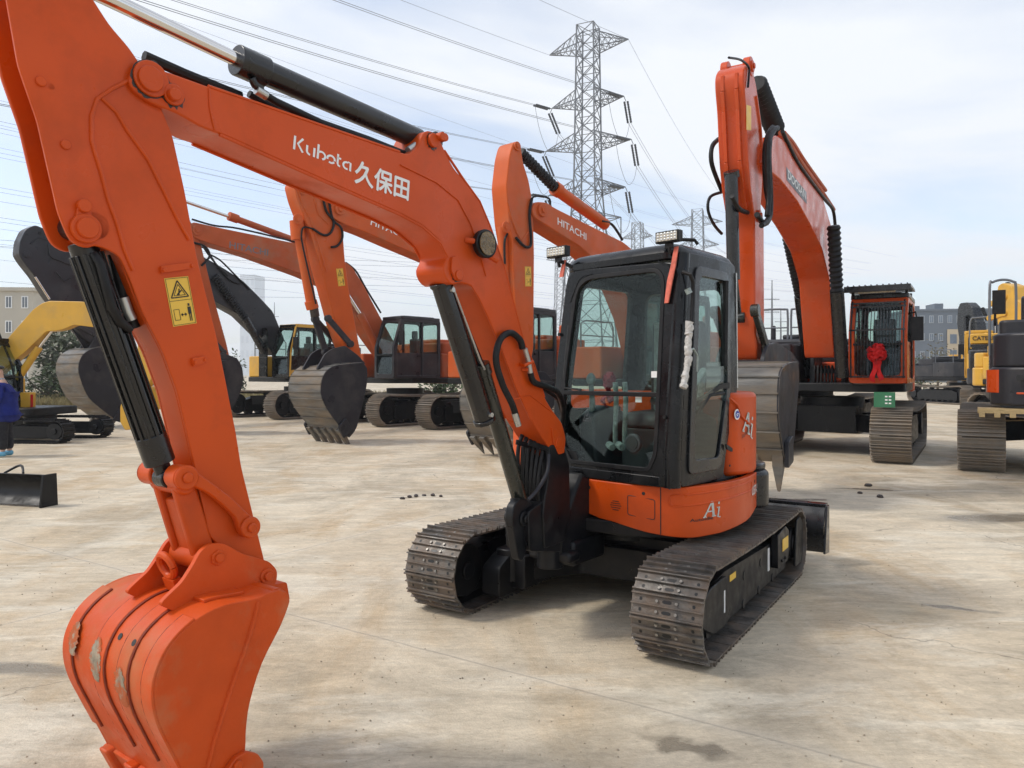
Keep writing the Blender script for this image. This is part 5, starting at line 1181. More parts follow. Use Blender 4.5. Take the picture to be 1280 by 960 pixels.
# --- orange excavator with the faded lettering, furthest left of the three orange ones
B = Fr(-3.54, 24.7, 42)
t = thing('crawler_excavator', B, 'weathered orange excavator with dark cab and faded grey lettering, right of the foreground stick', 'excavator', GRP)
undercarriage(t, B); house(t, B, 'orange_old', 'orange_old', 1.3, hoodz=2.5); gcab(t, B, .55, 1.5, -1.7, .2, 1.45, 3.32, 'darkgrey')
arm(t, B, dict(m='orange_old', bw=.26, sw=.2, boom=[(236,286),(240,277),(281,286),(369,304),(415,316),(440,333),(455,357),(471,388),(503,446),(488,458),(462,422),(440,387),(415,360),(380,344),(312,319),(262,304),(244,298)],
 stick=[(205,262),(235,270),(250,300),(268,374),(283,428),(288,450),(276,455),(262,430),(240,370),(215,310),(200,280)], tip=(246,288),
 cyl=[((232,252),(290,272),.045,'chrome',0,'piston_rod'),((288,271),(370,301),.09,'orange_old',0,'arm_cylinder'),((286,270),(297,274),.12,'orange_old',0,'cylinder_gland'),((420,345),(455,400),.05,'chrome',.36,'piston_rod'),((450,392),(480,452),.11,'orange_old',.36,'boom_cylinder')],
 hoses=[([(432,328),(445,339),(457,360),(476,391)],.03,.2),([(240,274),(268,282),(300,286),(372,303)],.025,.2),([(240,303),(256,308),(262,320),(252,332)],.03,.26)],
 back=[(300,453),(284,450),(270,456),(262,472),(262,492),(270,508),(280,518)], front=[(286,518),(298,497),(304,476),(303,460)], bk=.6, ear=[(262,445),(275,440),(296,448),(302,462),(275,462)], links=[((255,432),(275,458),.12,0,'darkgrey'),((262,420),(280,440),.10,.24,'darkgrey')], msh='darkgrey',
 text=[('HITACHI',(286.5,310),(335,320),(287,301.5),'steelgrey',.26)]))
# --- centre orange excavator
C_ = Fr(.02, 21.9, 42)
t = thing('crawler_excavator', C_, 'orange excavator whose charcoal bucket with rusty ribbed back stands before the weathered orange one', 'excavator', GRP)
undercarriage(t, C_); house(t, C_, 'orange_far', 'orange_far', 1.3, hoodz=2.5); gcab(t, C_, .55, 1.5, -1.7, .2, 1.45, 3.36, 'darkgrey')
arm(t, C_, dict(m='orange_far', bw=.26, sw=.2, boom=[(412,264),(415,254),(427,253),(470,262),(540,284),(580,300),(606,330),(622,380),(642,450),(628,460),(610,430),(592,380),(570,344),(545,328),(500,309),(457,290),(430,280),(415,272)],
 stick=[(367,230),(374,222),(395,222),(415,238),(425,262),(428,280),(431,322),(436,360),(444,404),(453,452),(444,456),(436,448),(420,405),(408,360),(398,322),(390,296),(384,280),(378,266),(372,250)], tip=(424,262), pins=((372,274,.12),(378,240,.07)),
 seams=[[(396,232),(393,250),(398,268),(410,280)],[(372,236),(378,256),(388,274),(396,300),(408,340)]],
 cyl=[((371,276),(373,300),.16,'orange_far',0,'cylinder_base'),((372,284),(390,384),.115,'orange_far',0,'bucket_cylinder'),((388,376),(391,386),.14,'orange_far',0,'cylinder_gland'),((392,384),(394,396),.1,'grease',0,'rod_end'),((545,345),(590,400),.12,'orange_far',.36,'boom_cylinder')],
 hoses=[([(404,248),(408,264),(417,277),(414,290),(405,294),(391,286)],.028,.24),([(411,249),(416,274),(426,284),(428,297),(422,307),(414,309)],.028,.25),([(391,286),(380,284),(377,292),(379,310),(395,380)],.02,.2)],
 back=[(454,453),(433,455),(419,457),(409,463),(403,473),(401,487),(403,499),(411,515),(423,531),(430,543)], front=[(437,547),(446,534),(454,503),(459,478),(459,460)], bk=.66,
 ear=[(405,442),(414,436),(430,432),(446,444),(456,455),(430,462),(405,465),(394,462)], links=[((394,399),(407,440),.15,0,'darkgrey'),((410,398),(438,430),.13,.25,'darkgrey')], mb='darkgrey', tl=.78,
 text=[('HITACHI',(463,281),(509,299),(464.5,271.5),'white',.26)], label=((423,358),(431.5,357),(420,336))))
mb = MB(); mb.prismz(rnd([(-.1,-.05),(.1,-.05),(.1,.05),(-.1,.05)],.01), 0, .1)
# --- right orange excavator, its cab behind the foreground cab
D = Fr(3.4, 18.3, 42)
t = thing('crawler_excavator', D, 'orange excavator behind the foreground cab with black ribbed boot on its arm cylinder', 'excavator', GRP)
undercarriage(t, D); house(t, D, 'orange_far', 'orange_far', 1.3, hoodz=2.5); gcab(t, D, .55, 1.5, -1.7, .2, 1.45, 3.36, 'darkgrey')
arm(t, D, dict(m='orange_far', bw=.25, sw=.2, boom=[(664,262),(669,252),(684,253),(692,259),(780,303),(812,330),(828,380),(834,440),(822,458),(803,456),(790,400),(775,362),(750,330),(725,308),(687,284),(668,272)],
 stick=[(637,196),(641,180),(645,176),(651,181),(654,203),(661,225),(665,247),(667,279),(668,320),(667,436),(660,472),(648,472),(645,400),(641,320),(641,303),(637,279),(635,256),(633,232)], tip=(677,263), pins=((632,284,.11),(646,183,.09)),
 seams=[[(634,252),(638,270),(645,290),(652,302),(660,290)]],
 cyl=[((650,190),(697,238),.12,'rubber',0,'bellows'),((694,236),(757,281),.125,'orange_far',0,'arm_cylinder'),((693,235),(699,239),.15,'orange_far',0,'cylinder_gland'),((628,284),(634,420),.10,'orange_far',0,'bucket_cylinder')],
 hoses=[([(665,248),(662,268),(664,303),(659,309),(652,305),(645,297)],.028,.24),([(664,256),(665,248),(672,245),(686,248),(688,256)],.02,.2),([(645,297),(638,290),(631,300),(631,330)],.022,.1),([(752,276),(764,280),(772,290),(778,300)],.03,.1)],
 back=[(690,477),(660,474),(640,480),(632,496),(634,520),(643,543),(650,556)], front=[(657,558),(680,525),(698,498),(700,482)], bk=.60, ear=[(640,470),(655,462),(680,465),(692,480),(650,486)], links=[((630,440),(645,470),.14,0,'darkgrey')], mb='darkgrey', tl=.34,
 text=[('HITACHI',(697,280.5),(733,300.5),(697,271.5),'white',.25)], label=((656.5,358),(664.5,358),(656,333))))
# --- charcoal excavator far left
L_ = Fr(-8.0, 28.2, 36)
t = thing('crawler_excavator', L_, 'dark charcoal excavator with long black arm, yellow edged cab and big worn bucket at left', 'excavator', GRP)
undercarriage(t, L_); house(t, L_, 'darkgrey', 'darkgrey', 1.3, hoodz=2.5, mright='yellow'); gcab(t, L_, .55, 1.5, -1.7, .2, 1.45, 3.30, 'cabblack')
mb = MB(); mb.prism(rnd([(-1.62,1.56),(-1.62,1.72),(-.7,1.80),(.18,2.30),(.18,1.56)],.05), 1.505,1.53); mb.prismz(rnd([(.53,-1.40),(1.53,-1.40),(1.53,.22),(.53,.22)],.1),3.24,3.35); mb.bar((1.51,-1.66,1.5),(1.51,-1.62,2.4),.05,.05,up=(0,1,0)); mb.bar((1.51,-1.62,2.4),(1.51,-1.40,3.26),.05,.05,up=(0,1,0)); mb.build('yellow_trim', M['yellow'], t, L_, .02, each=False)
mb = MB(); 
for k in range(9): mb.bar((.1+.05*k,-1.9,1.5),(.1+.05*k,-1.9,3.2),.02,.03,up=(0,1,0))
for k in range(6): mb.bar((.08,-1.9,1.5+.34*k),(.54,-1.9,1.5+.34*k),.03,.03)
mb.box((.1,-1.87,1.5),(.52,-1.85,3.2)); mb.build('radiator_grille', M['black'], t, L_)
arm(t, L_, dict(m='darkgrey', bw=.27, sw=.22, boom=[(60,302),(90,290),(150,288),(220,303),(260,324),(281,336),(304,351),(323,370),(341,389),(356,425),(344,446),(326,420),(300,394),(264,374),(220,352),(150,337),(90,332),(62,322)],
 stick=[(25,302),(32,287),(44,281),(56,286),(75,298),(100,328),(125,368),(140,410),(147,434),(130,438),(110,426),(88,404),(62,374),(44,346),(29,327),(23.5,318)], pins=((34,318,.1),(52,290,.08)),
 seams=[[(38,305),(48,297),(70,303),(90,322),(95,345),(80,352),(70,340)],[(60,330),(66,318),(80,318),(100,340),(102,352)]],
 cyl=[((44,346),(62,374),.03,'chrome',.2,'piston_rod'),((56,343),(79,374),.035,'chrome',0,'piston_rod'),((70,372),(110,422),.11,'darkgrey',0,'bucket_cylinder'),((268,345),(307,399),.14,'rubber',.36,'bellows'),((306,397),(330,440),.13,'black',.36,'boom_cylinder')],
 hoses=[([(255,310),(262,320),(285,348),(300,355)],.03,.3),([(262,318),(276,326),(296,346),(312,362)],.03,.3),([(248,308),(258,312),(270,330),(285,345)],.03,.3)],
 back=[(165,436),(140,434),(119,435),(104,443),(98,458),(101,475),(111,497),(130,514),(144,524)], front=[(150,524),(158,504),(168,475),(172,450)], bk=.72, ear=[(108,440),(118,420),(140,414),(160,430),(168,442),(130,446)], links=[((86,402),(118,418),.12,.22,'darkgrey'),((88,404),(110,438),.14,0,'darkgrey')], mb='darkgrey', tl=.42, tdir=(-.5,-1)))
# --- large orange-red excavator at right
E_ = Fr(6.75, 15.68, 32)
undercarriage_e = 1
t = thing('crawler_excavator', E_, 'tall orange-red excavator with barred cab window and scuffed bucket hanging beside the foreground cab', 'excavator', GRP)
undercarriage(t, E_, hw=.33); hd, cwt = house(t, E_, 'orange_cool', 'orange_cool', 1.25, hoodz=2.1, mright='darkgrey', rail=False); hd.data.materials[0] = M['darkgrey']; ce = gcab(t, E_, .55, 1.52, -1.75, .2, 1.42, 3.05, 'cabblack', guard=True, visor=True, mpanel='orange_cool'); ce.data.materials[0] = M['orange_cool']
for c_e in ce.children:
    if c_e.name.startswith('front_frame'): c_e.data.materials[0] = M['orange_cool']
arm(t, E_, dict(m='orange_cool', bw=.27, sw=.18, boom=[(957,204),(961,180),(970,168),(982,176),(1000,205),(1029,248),(1040,285),(1048,350),(1052,440),(1043,448),(1040,400),(1037,350),(1028,312),(1013,281),(997,252),(975,224),(962,214)],
 stick=[(930,88),(934,79),(940,82),(946,109),(952,157),(954,190),(953,230),(951,262),(955,282),(955.5,400),(953,450),(946,450),(944,400),(943.5,274),(938,235),(935,200),(932.5,136),(930,104)], pins=((939,83,.07),(948,270,.08)),
 seams=[[(944.5,120),(950,160),(952,190)]],
 cyl=[((914,214),(915,222),.095,'black',0,'cylinder_base'),((914,218),(917,350),.08,'black',0,'bucket_cylinder'),((917,345),(922,392),.05,'black',0,'piston_rod'),((985,296),(1001,372),.115,'rubber',-.46,'bellows'),((1000,370),(1012,470),.115,'black',-.46,'boom_cylinder'),((1042,282),(1046,366),.12,'rubber',.46,'bellows'),((1046,364),(1053,470),.12,'black',.46,'boom_cylinder'),((945,104),(969,162),.15,'rubber',0,'bellows'),((966,158),(1002,214),.085,'orange_cool',0,'arm_cylinder')],
 hoses=[([(966,159),(959,172),(956,195),(958,237),(963,266),(956,280),(946,268)],.035,.3),([(972,160),(964,166),(961,195),(963,240),(962,270),(952,282)],.035,.34),([(968,162),(961,176),(960,200),(961,245),(959,270)],.035,.38),([(898,174),(890,184),(890,206),(902,238)],.03,-.26),([(911,72),(926,75),(936,84),(936,96),(935,109)],.014,.2),([(903,240),(888,246),(885,262),(892,280),(902,292)],.02,-.3),([(915,245),(925,262),(945,268)],.03,.1),
   ([(978,164),(990,190),(1003,212),(1030,248),(1041,262),(1044,282)],.03,.28),([(974,160),(986,178),(1000,204),(1016,226)],.02,.0)],
 back=[(997,452),(984,455),(976,466),(974,492),(974,524),(978,555),(982,578)], front=[(987,583),(993,550),(997,502),(999,477),(999,460)], bk=.66, ear=[(950,448),(955,432),(966,428),(985,440),(996,455),(970,464),(950,462)], links=[((927,397),(943,388),.12,0,'olive'),((944,388),(958,436),.13,.25,'olive'),((930,398),(936,440),.12,0,'olive')], mb='darkgrey', tl=.36, tdir=(.05,-1)))
for xs in (-.085, .085):
    mb = MB(); PL = [E_.side(px, py, .18) for px, py in ((931,90),(931,110),(932.5,136),(935,200),(938,235),(943,270))]
    for a, b in zip(PL, PL[1:]): mb.bar((xs, a[0]-.02, a[1]), (xs, b[0]-.02, b[1]), .045, .05, up=(0,1,0))
    mb.build('stiffener_rib', M['orange_cool'], t, E_, .006)
mb = MB(); q = E_.side(939,83,.18); mb.cx(q, -.16, .16, .055, 16)
for xs in (-.14,.14): mb.cx(q, xs-.04, xs+.05, .12, 20)
mb.build('stick_end_boss', M['orange_cool'], t, E_, .008, each=False)
mb = MB(); mb.tube(catmull([E_.tp(p[0],p[1],.2) for p in ((976,166),(988,182),(1003,206),(1030,244),(1042,262))],5), .04, 8); mb.tube(catmull([E_.tp(p[0],p[1],.1) for p in ((980,166),(992,180),(1006,202),(1032,238))],5), .035, 8); mb.build('steel_pipe', M['orange_old'], t, E_, each=True)
o_boom = [o for o in t.children if o.name.startswith('boom') and not 'cyl' in o.name and not 'bra' in o.name][0]
f3 = quadmap(E_.tp(983.5,225,.274), E_.tp(1008.5,255,.274), E_.tp(983,208.5,.274)); mb = MB(); mb.add([f3(0,0),f3(1,0),f3(1,1),f3(0,1)],[(0,1,2,3)]); mb.build('name_plate', M['steelgrey'], o_boom, E_)
letter('DOOSAN', quadmap(E_.tp(985,222.5,.278), E_.tp(1007,249.5,.278), E_.tp(985,212,.278)), M['white'], o_boom, E_, .0, fat=.03)
mb = MB()
for k in range(7): x = -.2+k*.066; mb.tube([(x,-.62,1.62),(x,-.85,1.75),(x,-.92,1.55),(x,-.90,1.30)],.022,8)
mb.build('hose_bundle', M['rubber'], t, E_)
f3 = lambda u, v: Vector((.225+.004, *E_.side(935,130+(1-v)*34,.225))) 
fq = quadmap(E_.tp(933,162,.183), E_.tp(939,163,.183), E_.tp(933,131,.183)); mb = MB(); mb.add([fq(0,0),fq(1,0),fq(1,1),fq(0,1)],[(0,1,2,3)]); mb.build('warning_label', M['ylabel'], t, E_)
gb = MB(); q0 = E_.front(1092,512,-2.2); gb.box((1.02,-2.15,1.0),(1.36,-2.12,1.27)); go_ = gb.build('price_board', M['green'], None, E_)
tag(go_, 'small green board with white writing standing on the track below the red bow', 'board')
letter('XY', lambda u, v: Vector((1.10+.10*u, -2.154, 1.10+.12*v)), M['white'], go_, E_, .0) if False else None
mb = MB()
for i in range(3):
    for j in range(2): mb.box((1.20+j*.06,-2.156,1.06+i*.06),(1.24+j*.06,-2.152,1.085+i*.06))
mb.build('writing', M['white'], go_, E_)

def rosette(fr, c, r, m, label, tail=.5, parent=None, group=None, s2=1):
    rng = random.Random(3); mb = MB()
    for k in range(70):
        u = rng.random()**.6; a = rng.uniform(0, 2*pi); rr = r*.85*u; dz = r*.55*sqrt(max(0, 1-u*u)); cc = Vector(c)+Vector((rr*cos(a), -dz, rr*sin(a)))
        nrm = Vector((cos(a)*u, -.9*(1-u*.6), sin(a)*u)).normalized(); e = nrm.cross(Vector((rng.uniform(-1,1), rng.uniform(-1,1), rng.uniform(-1,1)))).normalized(); f_ = nrm.cross(e)
        R1 = r*rng.uniform(.16,.26); wd_ = r*rng.uniform(.10,.16); A_ = []; B2 = []
        for q in range(10):
            b = 2*pi*q/9; p = cc+e*R1*cos(b)+nrm*R1*.8*sin(b); A_.append(p+f_*wd_*(1+.2*sin(3*b))); B2.append(p-f_*wd_)
        mb.add(A_+B2, [(i,i+1,11+i,10+i) for i in range(9)])
    mb.ball((c[0], c[1]+.02, c[2]), r*.7, (1,.5,1), 12, 8)
    o = mb.build('bow', M[m], None, fr, smooth=60)
    tag(o, label, 'bow')
    for s_ in (-1, 1):
        tb = MB(); A_ = []; B2 = []
        for k in range(8):
            q = k/7; xx = s_*r*(.12+.22*q)+.02*sin(q*7+s_); A_.append((c[0]+xx-r*.22, c[1]-.03-.02*sin(q*9), c[2]-r*.5-tail*q)); B2.append((c[0]+xx+r*.22, c[1]-.03+.02*sin(q*8), c[2]-r*.5-tail*q+.03*s_*q))
        tb.strip(A_, B2, [(a[0],a[1]+.006,a[2]) for a in A_], [(a[0],a[1]+.006,a[2]) for a in B2]); tb.build('ribbon_tail', M[m], o, fr, smooth=60)
    return o
q = E_.front(1096, 441, -1.92); rosette(E_, (q[0], -1.92, q[1]), .18, 'red', 'big shiny red satin bow tied to the barred cab window at right', .42)
q = U.front(760, 474, CY0+.16); rosette(U, (q[0], CY0+.18, q[1]), .055, 'maroon', 'small dark red bow hanging inside the foreground cab', .14)

# --- excavators seen from behind at the right
def rear(name, o, th, label, m, mcw, hoodz, z, scale=1.0, text=None, textm='white', cab=True, boomd=None, rails=True, tcol='track_far', twidth=.33):
    fr = Fr(o[0], o[1], th); t = thing(name, fr, label, 'excavator', GRP)
    undercarriage(t, fr, hw=twidth, m=tcol); hd, c = house(t, fr, m, mcw, z, hoodz=hoodz)
    if cab: gcab(t, fr, .55, 1.5, -1.7, .2, z+.17, z+2.0, m)
    for (s_, x0, x1, z0, z1, y_, mm) in text or (): letter(s_, quadmap((x1, y_, z0), (x0, y_, z0), (x1, y_, z1)), M[mm], hd, fr, .03)
    return t, fr
tF, F_ = rear('crawler_excavator', (9.85, 13.2), 212, 'dark grey excavator cut by the right edge, with orange corner strip and tall handrail', 'darkgrey', 'darkgrey', 2.35, 1.15, cab=False)
for c_f in tF.children:
    if c_f.name.split('.')[0] in ('deck','side_doors','engine_hood','counterweight','fuel_tank','vent'):
        c_f.data = c_f.data.copy()
        for v_ in c_f.data.vertices: v_.co.x *= .84
mb = MB(); mb.prismz(rnd([(-1.1,2.0),(1.1,2.0),(1.1,2.3),(.9,2.55),(-.9,2.55),(-1.1,2.3)],.12,4),1.98,2.22); mb.build('rear_cover', M['darkgrey'], tF, F_, .04, seg=3)
letter('DOOSAN', quadmap((.82,2.556,2.04),(-.1,2.556,2.04),(.82,2.556,2.15)), M['white'], tF, F_, .0, fat=.04)
mb = MB(); mb.bar((-1.0,2.78,1.30),(.85,2.78,1.30),.03,.03); mb.build('orange_stripe', M['orange_cool'], tF, F_, .01)
mb = MB(); mb.prismz(rnd([(1.10,2.40),(1.22,2.2),(1.23,2.0),(1.18,2.0),(1.15,2.25),(1.05,2.45)],.02),1.30,1.66); mb.build('corner_strip', M['orange_cool'], tF, F_, .01)
mb = MB(); mb.box((.55,2.70,1.50),(.85,2.765,1.58)); mb.build('lock_recess', M['ink'], tF, F_)
for xr in (1.15,):
    mb = MB(); mb.tube(catmull([Vector(p) for p in ((1.18,1.9,1.9),(1.18,1.9,3.0),(1.14,1.85,3.10),(1.0,1.8,3.14),(.86,1.8,3.10),(.82,1.8,3.0),(.82,1.8,2.3))],4),.02,8); mb.build('handrail', M['steelgrey'], tF, F_)
mb = MB(); mb.tube([(1.1,1.5,2.4),(1.1,1.5,3.0)],.02,8); mb.box((.95,1.45,2.60),(1.14,1.53,3.0)); mb.tube([(.2,1.4,3.2),(-.9,1.4,3.2)],.02,8); mb.tube([(.2,1.4,2.7),(-.9,1.4,2.7)],.02,8); mb.build('mirror', M['rubber'], tF, F_, .04)
mb = MB(); mb.box((.2,2.2,.98),(1.35,2.65,1.06)); 
for k in range(6): mb.box((.25+k*.2,2.6,.92),(.33+k*.2,2.68,1.0))
po = mb.build('wooden_pallet', M['wood'], tF, F_, .005)
tG, G_f = rear('crawler_excavator', (19.4, 29.0), 212, 'yellow and black excavator with name board, behind the dark grey one', 'yellow', 'darkgrey', 2.6, 1.25)
letter('CATERPILLAR', quadmap((1.22,2.0,2.85),(.0,2.0,2.85),(1.22,2.0,3.0)), M['ink'], tG, G_f, .0, fat=.03)
mb = MB(); mb.prismz([(-1.3,1.0),(1.3,1.0),(1.3,1.98),(-1.3,1.98)],2.72,3.1); mb.build('name_board', M['yellow'], tG, G_f, .03)
mb = MB(); mb.box((-1.25,1.985,1.95),(1.25,2.0,2.70)); mb.build('rear_grille', M['black'], tG, G_f, .01)
mb = MB()
for k in range(5): mb.box((-1.3,1.975,1.98+k*.14),(1.3,1.983,2.02+k*.14))
mb.build('grille_bars', M['yellow'], tG, G_f)
mb = MB(); mb.tube(catmull([Vector(p) for p in ((1.3,1.2,2.6),(1.3,1.2,3.6),(1.0,1.2,3.75),(-.4,1.2,3.75),(-.6,1.2,3.6),(-.6,1.2,2.6))],4),.03,8); mb.build('handrail', M['steelgrey'], tG, G_f)
mb = MB(); mb.box((-1.3,2.3,1.75),(1.3,2.72,2.45)); mb.build('radiator_grille', M['black'], tG, G_f, .03)
mb = MB(); mb.prism(rnd([(-.2,1.6),(-1.5,4.6),(-2.6,5.3),(-3.2,5.1),(-2.2,4.4),(-1.0,2.2)],.3), -.3,.3); mb.build('boom', M['black'], tG, G_f, .03)
mb = MB(); mb.cyl((0,-1.9,5.25),(0,-2.8,5.35),.12,16); mb.cyl((.42,-.4,1.8),(.42,-1.6,4.5),.12,16); mb.build('boom_cylinder', M['black'], tG, G_f, each=True)
tH, H_f = rear('crawler_excavator', (37.6, 61), 212, 'distant yellow excavator in front of the grey building, left of the yellow and black one', 'yellow', 'yellow', 2.2, 1.1)
mb = MB(); mb.prism(rnd([(-.2,1.6),(-1.8,4.4),(-3.0,4.6),(-3.0,4.1),(-2.1,3.9),(-.8,1.8)],.3), -.2,.2); mb.build('boom', M['yellow'], tH, H_f, .03)
tJ, J_f = rear('crawler_excavator', (9.0, 22.4), 212, 'dark hooded excavator with grey handrails between the tall boom and the hanging bucket', 'darkgrey', 'darkgrey', 2.45, 1.2, cab=False)
letter('DOOSAN', quadmap((.72,2.70,2.16),(-.10,2.70,2.16),(.72,2.70,2.34)), M['white'], tJ, J_f, .0, fat=.04)
mb = MB(); mb.prismz(rnd([(-1.25,1.9),(1.25,1.9),(1.25,2.69),(-1.25,2.69)],.05),2.0,2.5); mb.build('rear_cover', M['darkgrey'], tJ, J_f, .04)
for x in (1.2,.2):
    mb = MB(); mb.tube(catmull([Vector(p) for p in ((x,1.8,2.4),(x,1.8,3.3),(x-.1,1.8,3.42),(x-.8,1.8,3.42),(x-.9,1.8,3.3),(x-.9,1.8,2.4))],4),.03,8); mb.tube([(x,1.8,2.9),(x-.9,1.8,2.9)],.02,8); mb.build('handrail', M['steelgrey'], tJ, J_f)
Q_f = Fr(24.2, 40.0, -5)
t = thing('crawler_excavator', Q_f, 'distant excavator with upright black arm between the grey building and the tall handrail', 'excavator', GRP)
undercarriage(t, Q_f); house(t, Q_f, 'darkgrey', 'darkgrey', 1.25, hoodz=2.3); gcab(t, Q_f, .55, 1.5, -1.7, .2, 1.42, 3.0, 'cabblack')
arm(t, Q_f, dict(m='black', bw=.25, sw=.25, stick=[(1208,386),(1211,379),(1220,378),(1226,384),(1231,402),(1230,440),(1222,452),(1212,440),(1207,404)], boom=[(1214,398),(1222,392),(1232,402),(1236,430),(1236,458),(1224,460),(1222,430),(1215,412)], pins=((1217,383,.12),(1212,400,.1)),
  cyl=[((1206,395),(1208,438),.1,'black',-.3,'bucket_cylinder'),((1228,385),(1234,400),.1,'rubber',0,'bellows')]))
# --- tall yellow excavator at the right edge
I_f = Fr(17.0, 22.5, -12)
t = thing('crawler_excavator', I_f, 'yellow excavator with upright yellow arm at the right edge, beyond the dark grey one', 'excavator', GRP)
undercarriage(t, I_f); house(t, I_f, 'yellow', 'yellow', 1.25, hoodz=2.4); gcab(t, I_f, .55, 1.5, -1.7, .2, 1.42, 3.0, 'yellow')
arm(t, I_f, dict(m='yellow', bw=.27, sw=.3, boom=[(1262,372),(1275,366),(1310,390),(1340,430),(1330,445),(1300,410),(1270,395),(1262,385)],
  stick=[(1266,358),(1272,354),(1284,358),(1290,380),(1286,430),(1284,470),(1272,470),(1268,430),(1264,385)],
  cyl=[((1262,375),(1264,440),.12,'yellow',0,'bucket_cylinder')], links=[((1258,380),(1275,372),.16,.3,'yellow'),((1256,398),(1275,392),.16,.3,'yellow')]))
# --- yellow mini excavator at left
K_ = Fr(-11.35, 17.9, -86); KY = .85
t = thing('mini_excavator', K_, 'small bright yellow mini excavator at left edge with arched boom, dark cab and black tracks', 'excavator')
for xm in (-.75, .75):
    mb = MB(); shoes(mb, xm-.2, xm+.2, -1.0, .95, .28, .14, t=.02, h=.03, ribs=((-.3,.12),(.3,.12)), gap=.004); mb.build('track', M['rubber'], t, K_)
    mb = MB(); mb.prism(rnd([(-.95,.12),(.9,.12),(.9,.40),(-.95,.40)],.05), xm-.12, xm+.16); mb.build('track_frame', M['chassis'], t, K_, .01)
    mb = MB(); mb.cx((-1.0,.28),xm-.16,xm+.16,.19,24); mb.cx((-1.0,.28),xm-.2,xm+.2,.07,12); mb.build('idler', M['chassis'], t, K_, .01)
    mb = MB(); mb.cx((.95,.28),xm-.16,xm+.16,.19,24); mb.build('sprocket', M['chassis'], t, K_, .01)
mb = MB(); mb.prismz(rnd([(-.9,-.4),(.9,-.4),(.9,.9+KY),(-.9,.9+KY)],.2), .62, .80); mb.cyl((0,0,.4),(0,0,.65),.35,24); mb.build('deck', M['chassis'], t, K_, .02)
mb = MB(); mb.prismz(rnd([(-.9,1.0),(.9,1.0),(.9,.9+KY),(.4,1.15+KY),(-.4,1.15+KY),(-.9,.9+KY)],.15), .8, 1.5); mb.build('engine_hood', M['yellow'], t, K_, .04)
gcab(t, K_, -.92, .0, .42, 1.6, .8, 2.40, 'cabblack', mirror=False)
mb = MB(); mb.box((-.10,.18,.55),(.10,.50,1.15)); mb.build('swing_bracket', M['yellow'], t, K_, .02)
mb = MB(); mb.box((-.14,.10,.62),(-.10,.15,1.1)); mb.build('red_reflector', M['red'], t, K_, .01)
kt = [(-25,470),(-12,450),(0,434),(19,412),(41,387),(52,379),(62,376),(103,377),(140,383),(172,390),(174,402),(165,412),(117,409),(92,406),(78,412),(67,414),(58,414),(34,437),(0,466),(-15,485)]
mb = MB(); xk = -.12; mb.prism(rnd(K_.tr(kt, xk), .06, 3), -.12, .12); mb.build('boom', M['yellow'], t, K_, .015)
mb = MB(); mb.tube([K_.tp(22,474,0), K_.tp(49,434,0)], .085, 16); mb.build('boom_cylinder', M['yellow'], t, K_, .01)
mb = MB(); mb.tube([K_.tp(46,438,0), K_.tp(69,408,0)], .035, 12); mb.build('piston_rod', M['chrome'], t, K_)
mb = MB(); mb.prism(rnd(K_.tr([(166,386),(176,388),(188,440),(190,470),(178,500),(168,502),(172,470),(172,430),(164,400)], -.1), .04, 3), -.1, .1); mb.build('stick', M['yellow'], t, K_, .01)
mb = MB(); mb.prism(rnd(K_.tr([(186,484),(170,482),(156,492),(150,508),(150,528),(156,538),(166,536),(178,520),(188,505)], -.3), .04, 3), -.3, .3); mb.build('bucket', M['yellow'], t, K_, .02)
mb = MB(); mb.tube(catmull([K_.tp(p[0],p[1],-.2) for p in ((-8,400),(4,430),(14,455),(20,485))],4), .025, 8); mb.build('hydraulic_hose', M['rubber'], t, K_)
# --- black dozer blade of a machine beyond the left edge
N_ = Fr(-6.0, 9.6, 14)
bt = thing('dozer_blade', N_, 'black dozer blade resting on the slab at the lower left edge', 'blade')
def nb(px, py, x): return N_.side(px, py, x)
x0_, y0_ = G(58, 634); c = N_.i @ Vector((x0_, y0_, 0)); 
mb = MB(); yb = c.y; pr = []
for k in range(9): z = .02+.37*k/8; pr.append((yb+.13-.13*((k-4)/4)**2*1.0-.13+.09, z))
mb.prism(pr+[(a+.05,b) for a,b in reversed(pr)], c.x-1.9, c.x-.03); mb.build('blade_plate', M['chassis'], bt, N_, .006)
mb = MB(); mb.prism([(yb-.08,.0),(yb+.17,.0),(yb+.15,.39),(yb-.04,.39)], c.x-.03, c.x); mb.build('end_plate', M['chassis'], bt, N_, .005)
mb = MB(); mb.bar((c.x-.9,yb+.1,.25),(c.x-1.6,yb+.7,.3),.1,.14); mb.build('blade_arm', M['black'], bt, N_, .01)
mb = MB(); mb.tube(catmull([Vector(p) for p in ((c.x-.45,yb+.1,.38),(c.x-.6,yb+.2,.46),(c.x-.9,yb+.25,.35))],4),.015,6); mb.build('hydraulic_hose', M['rubber'], bt, N_)
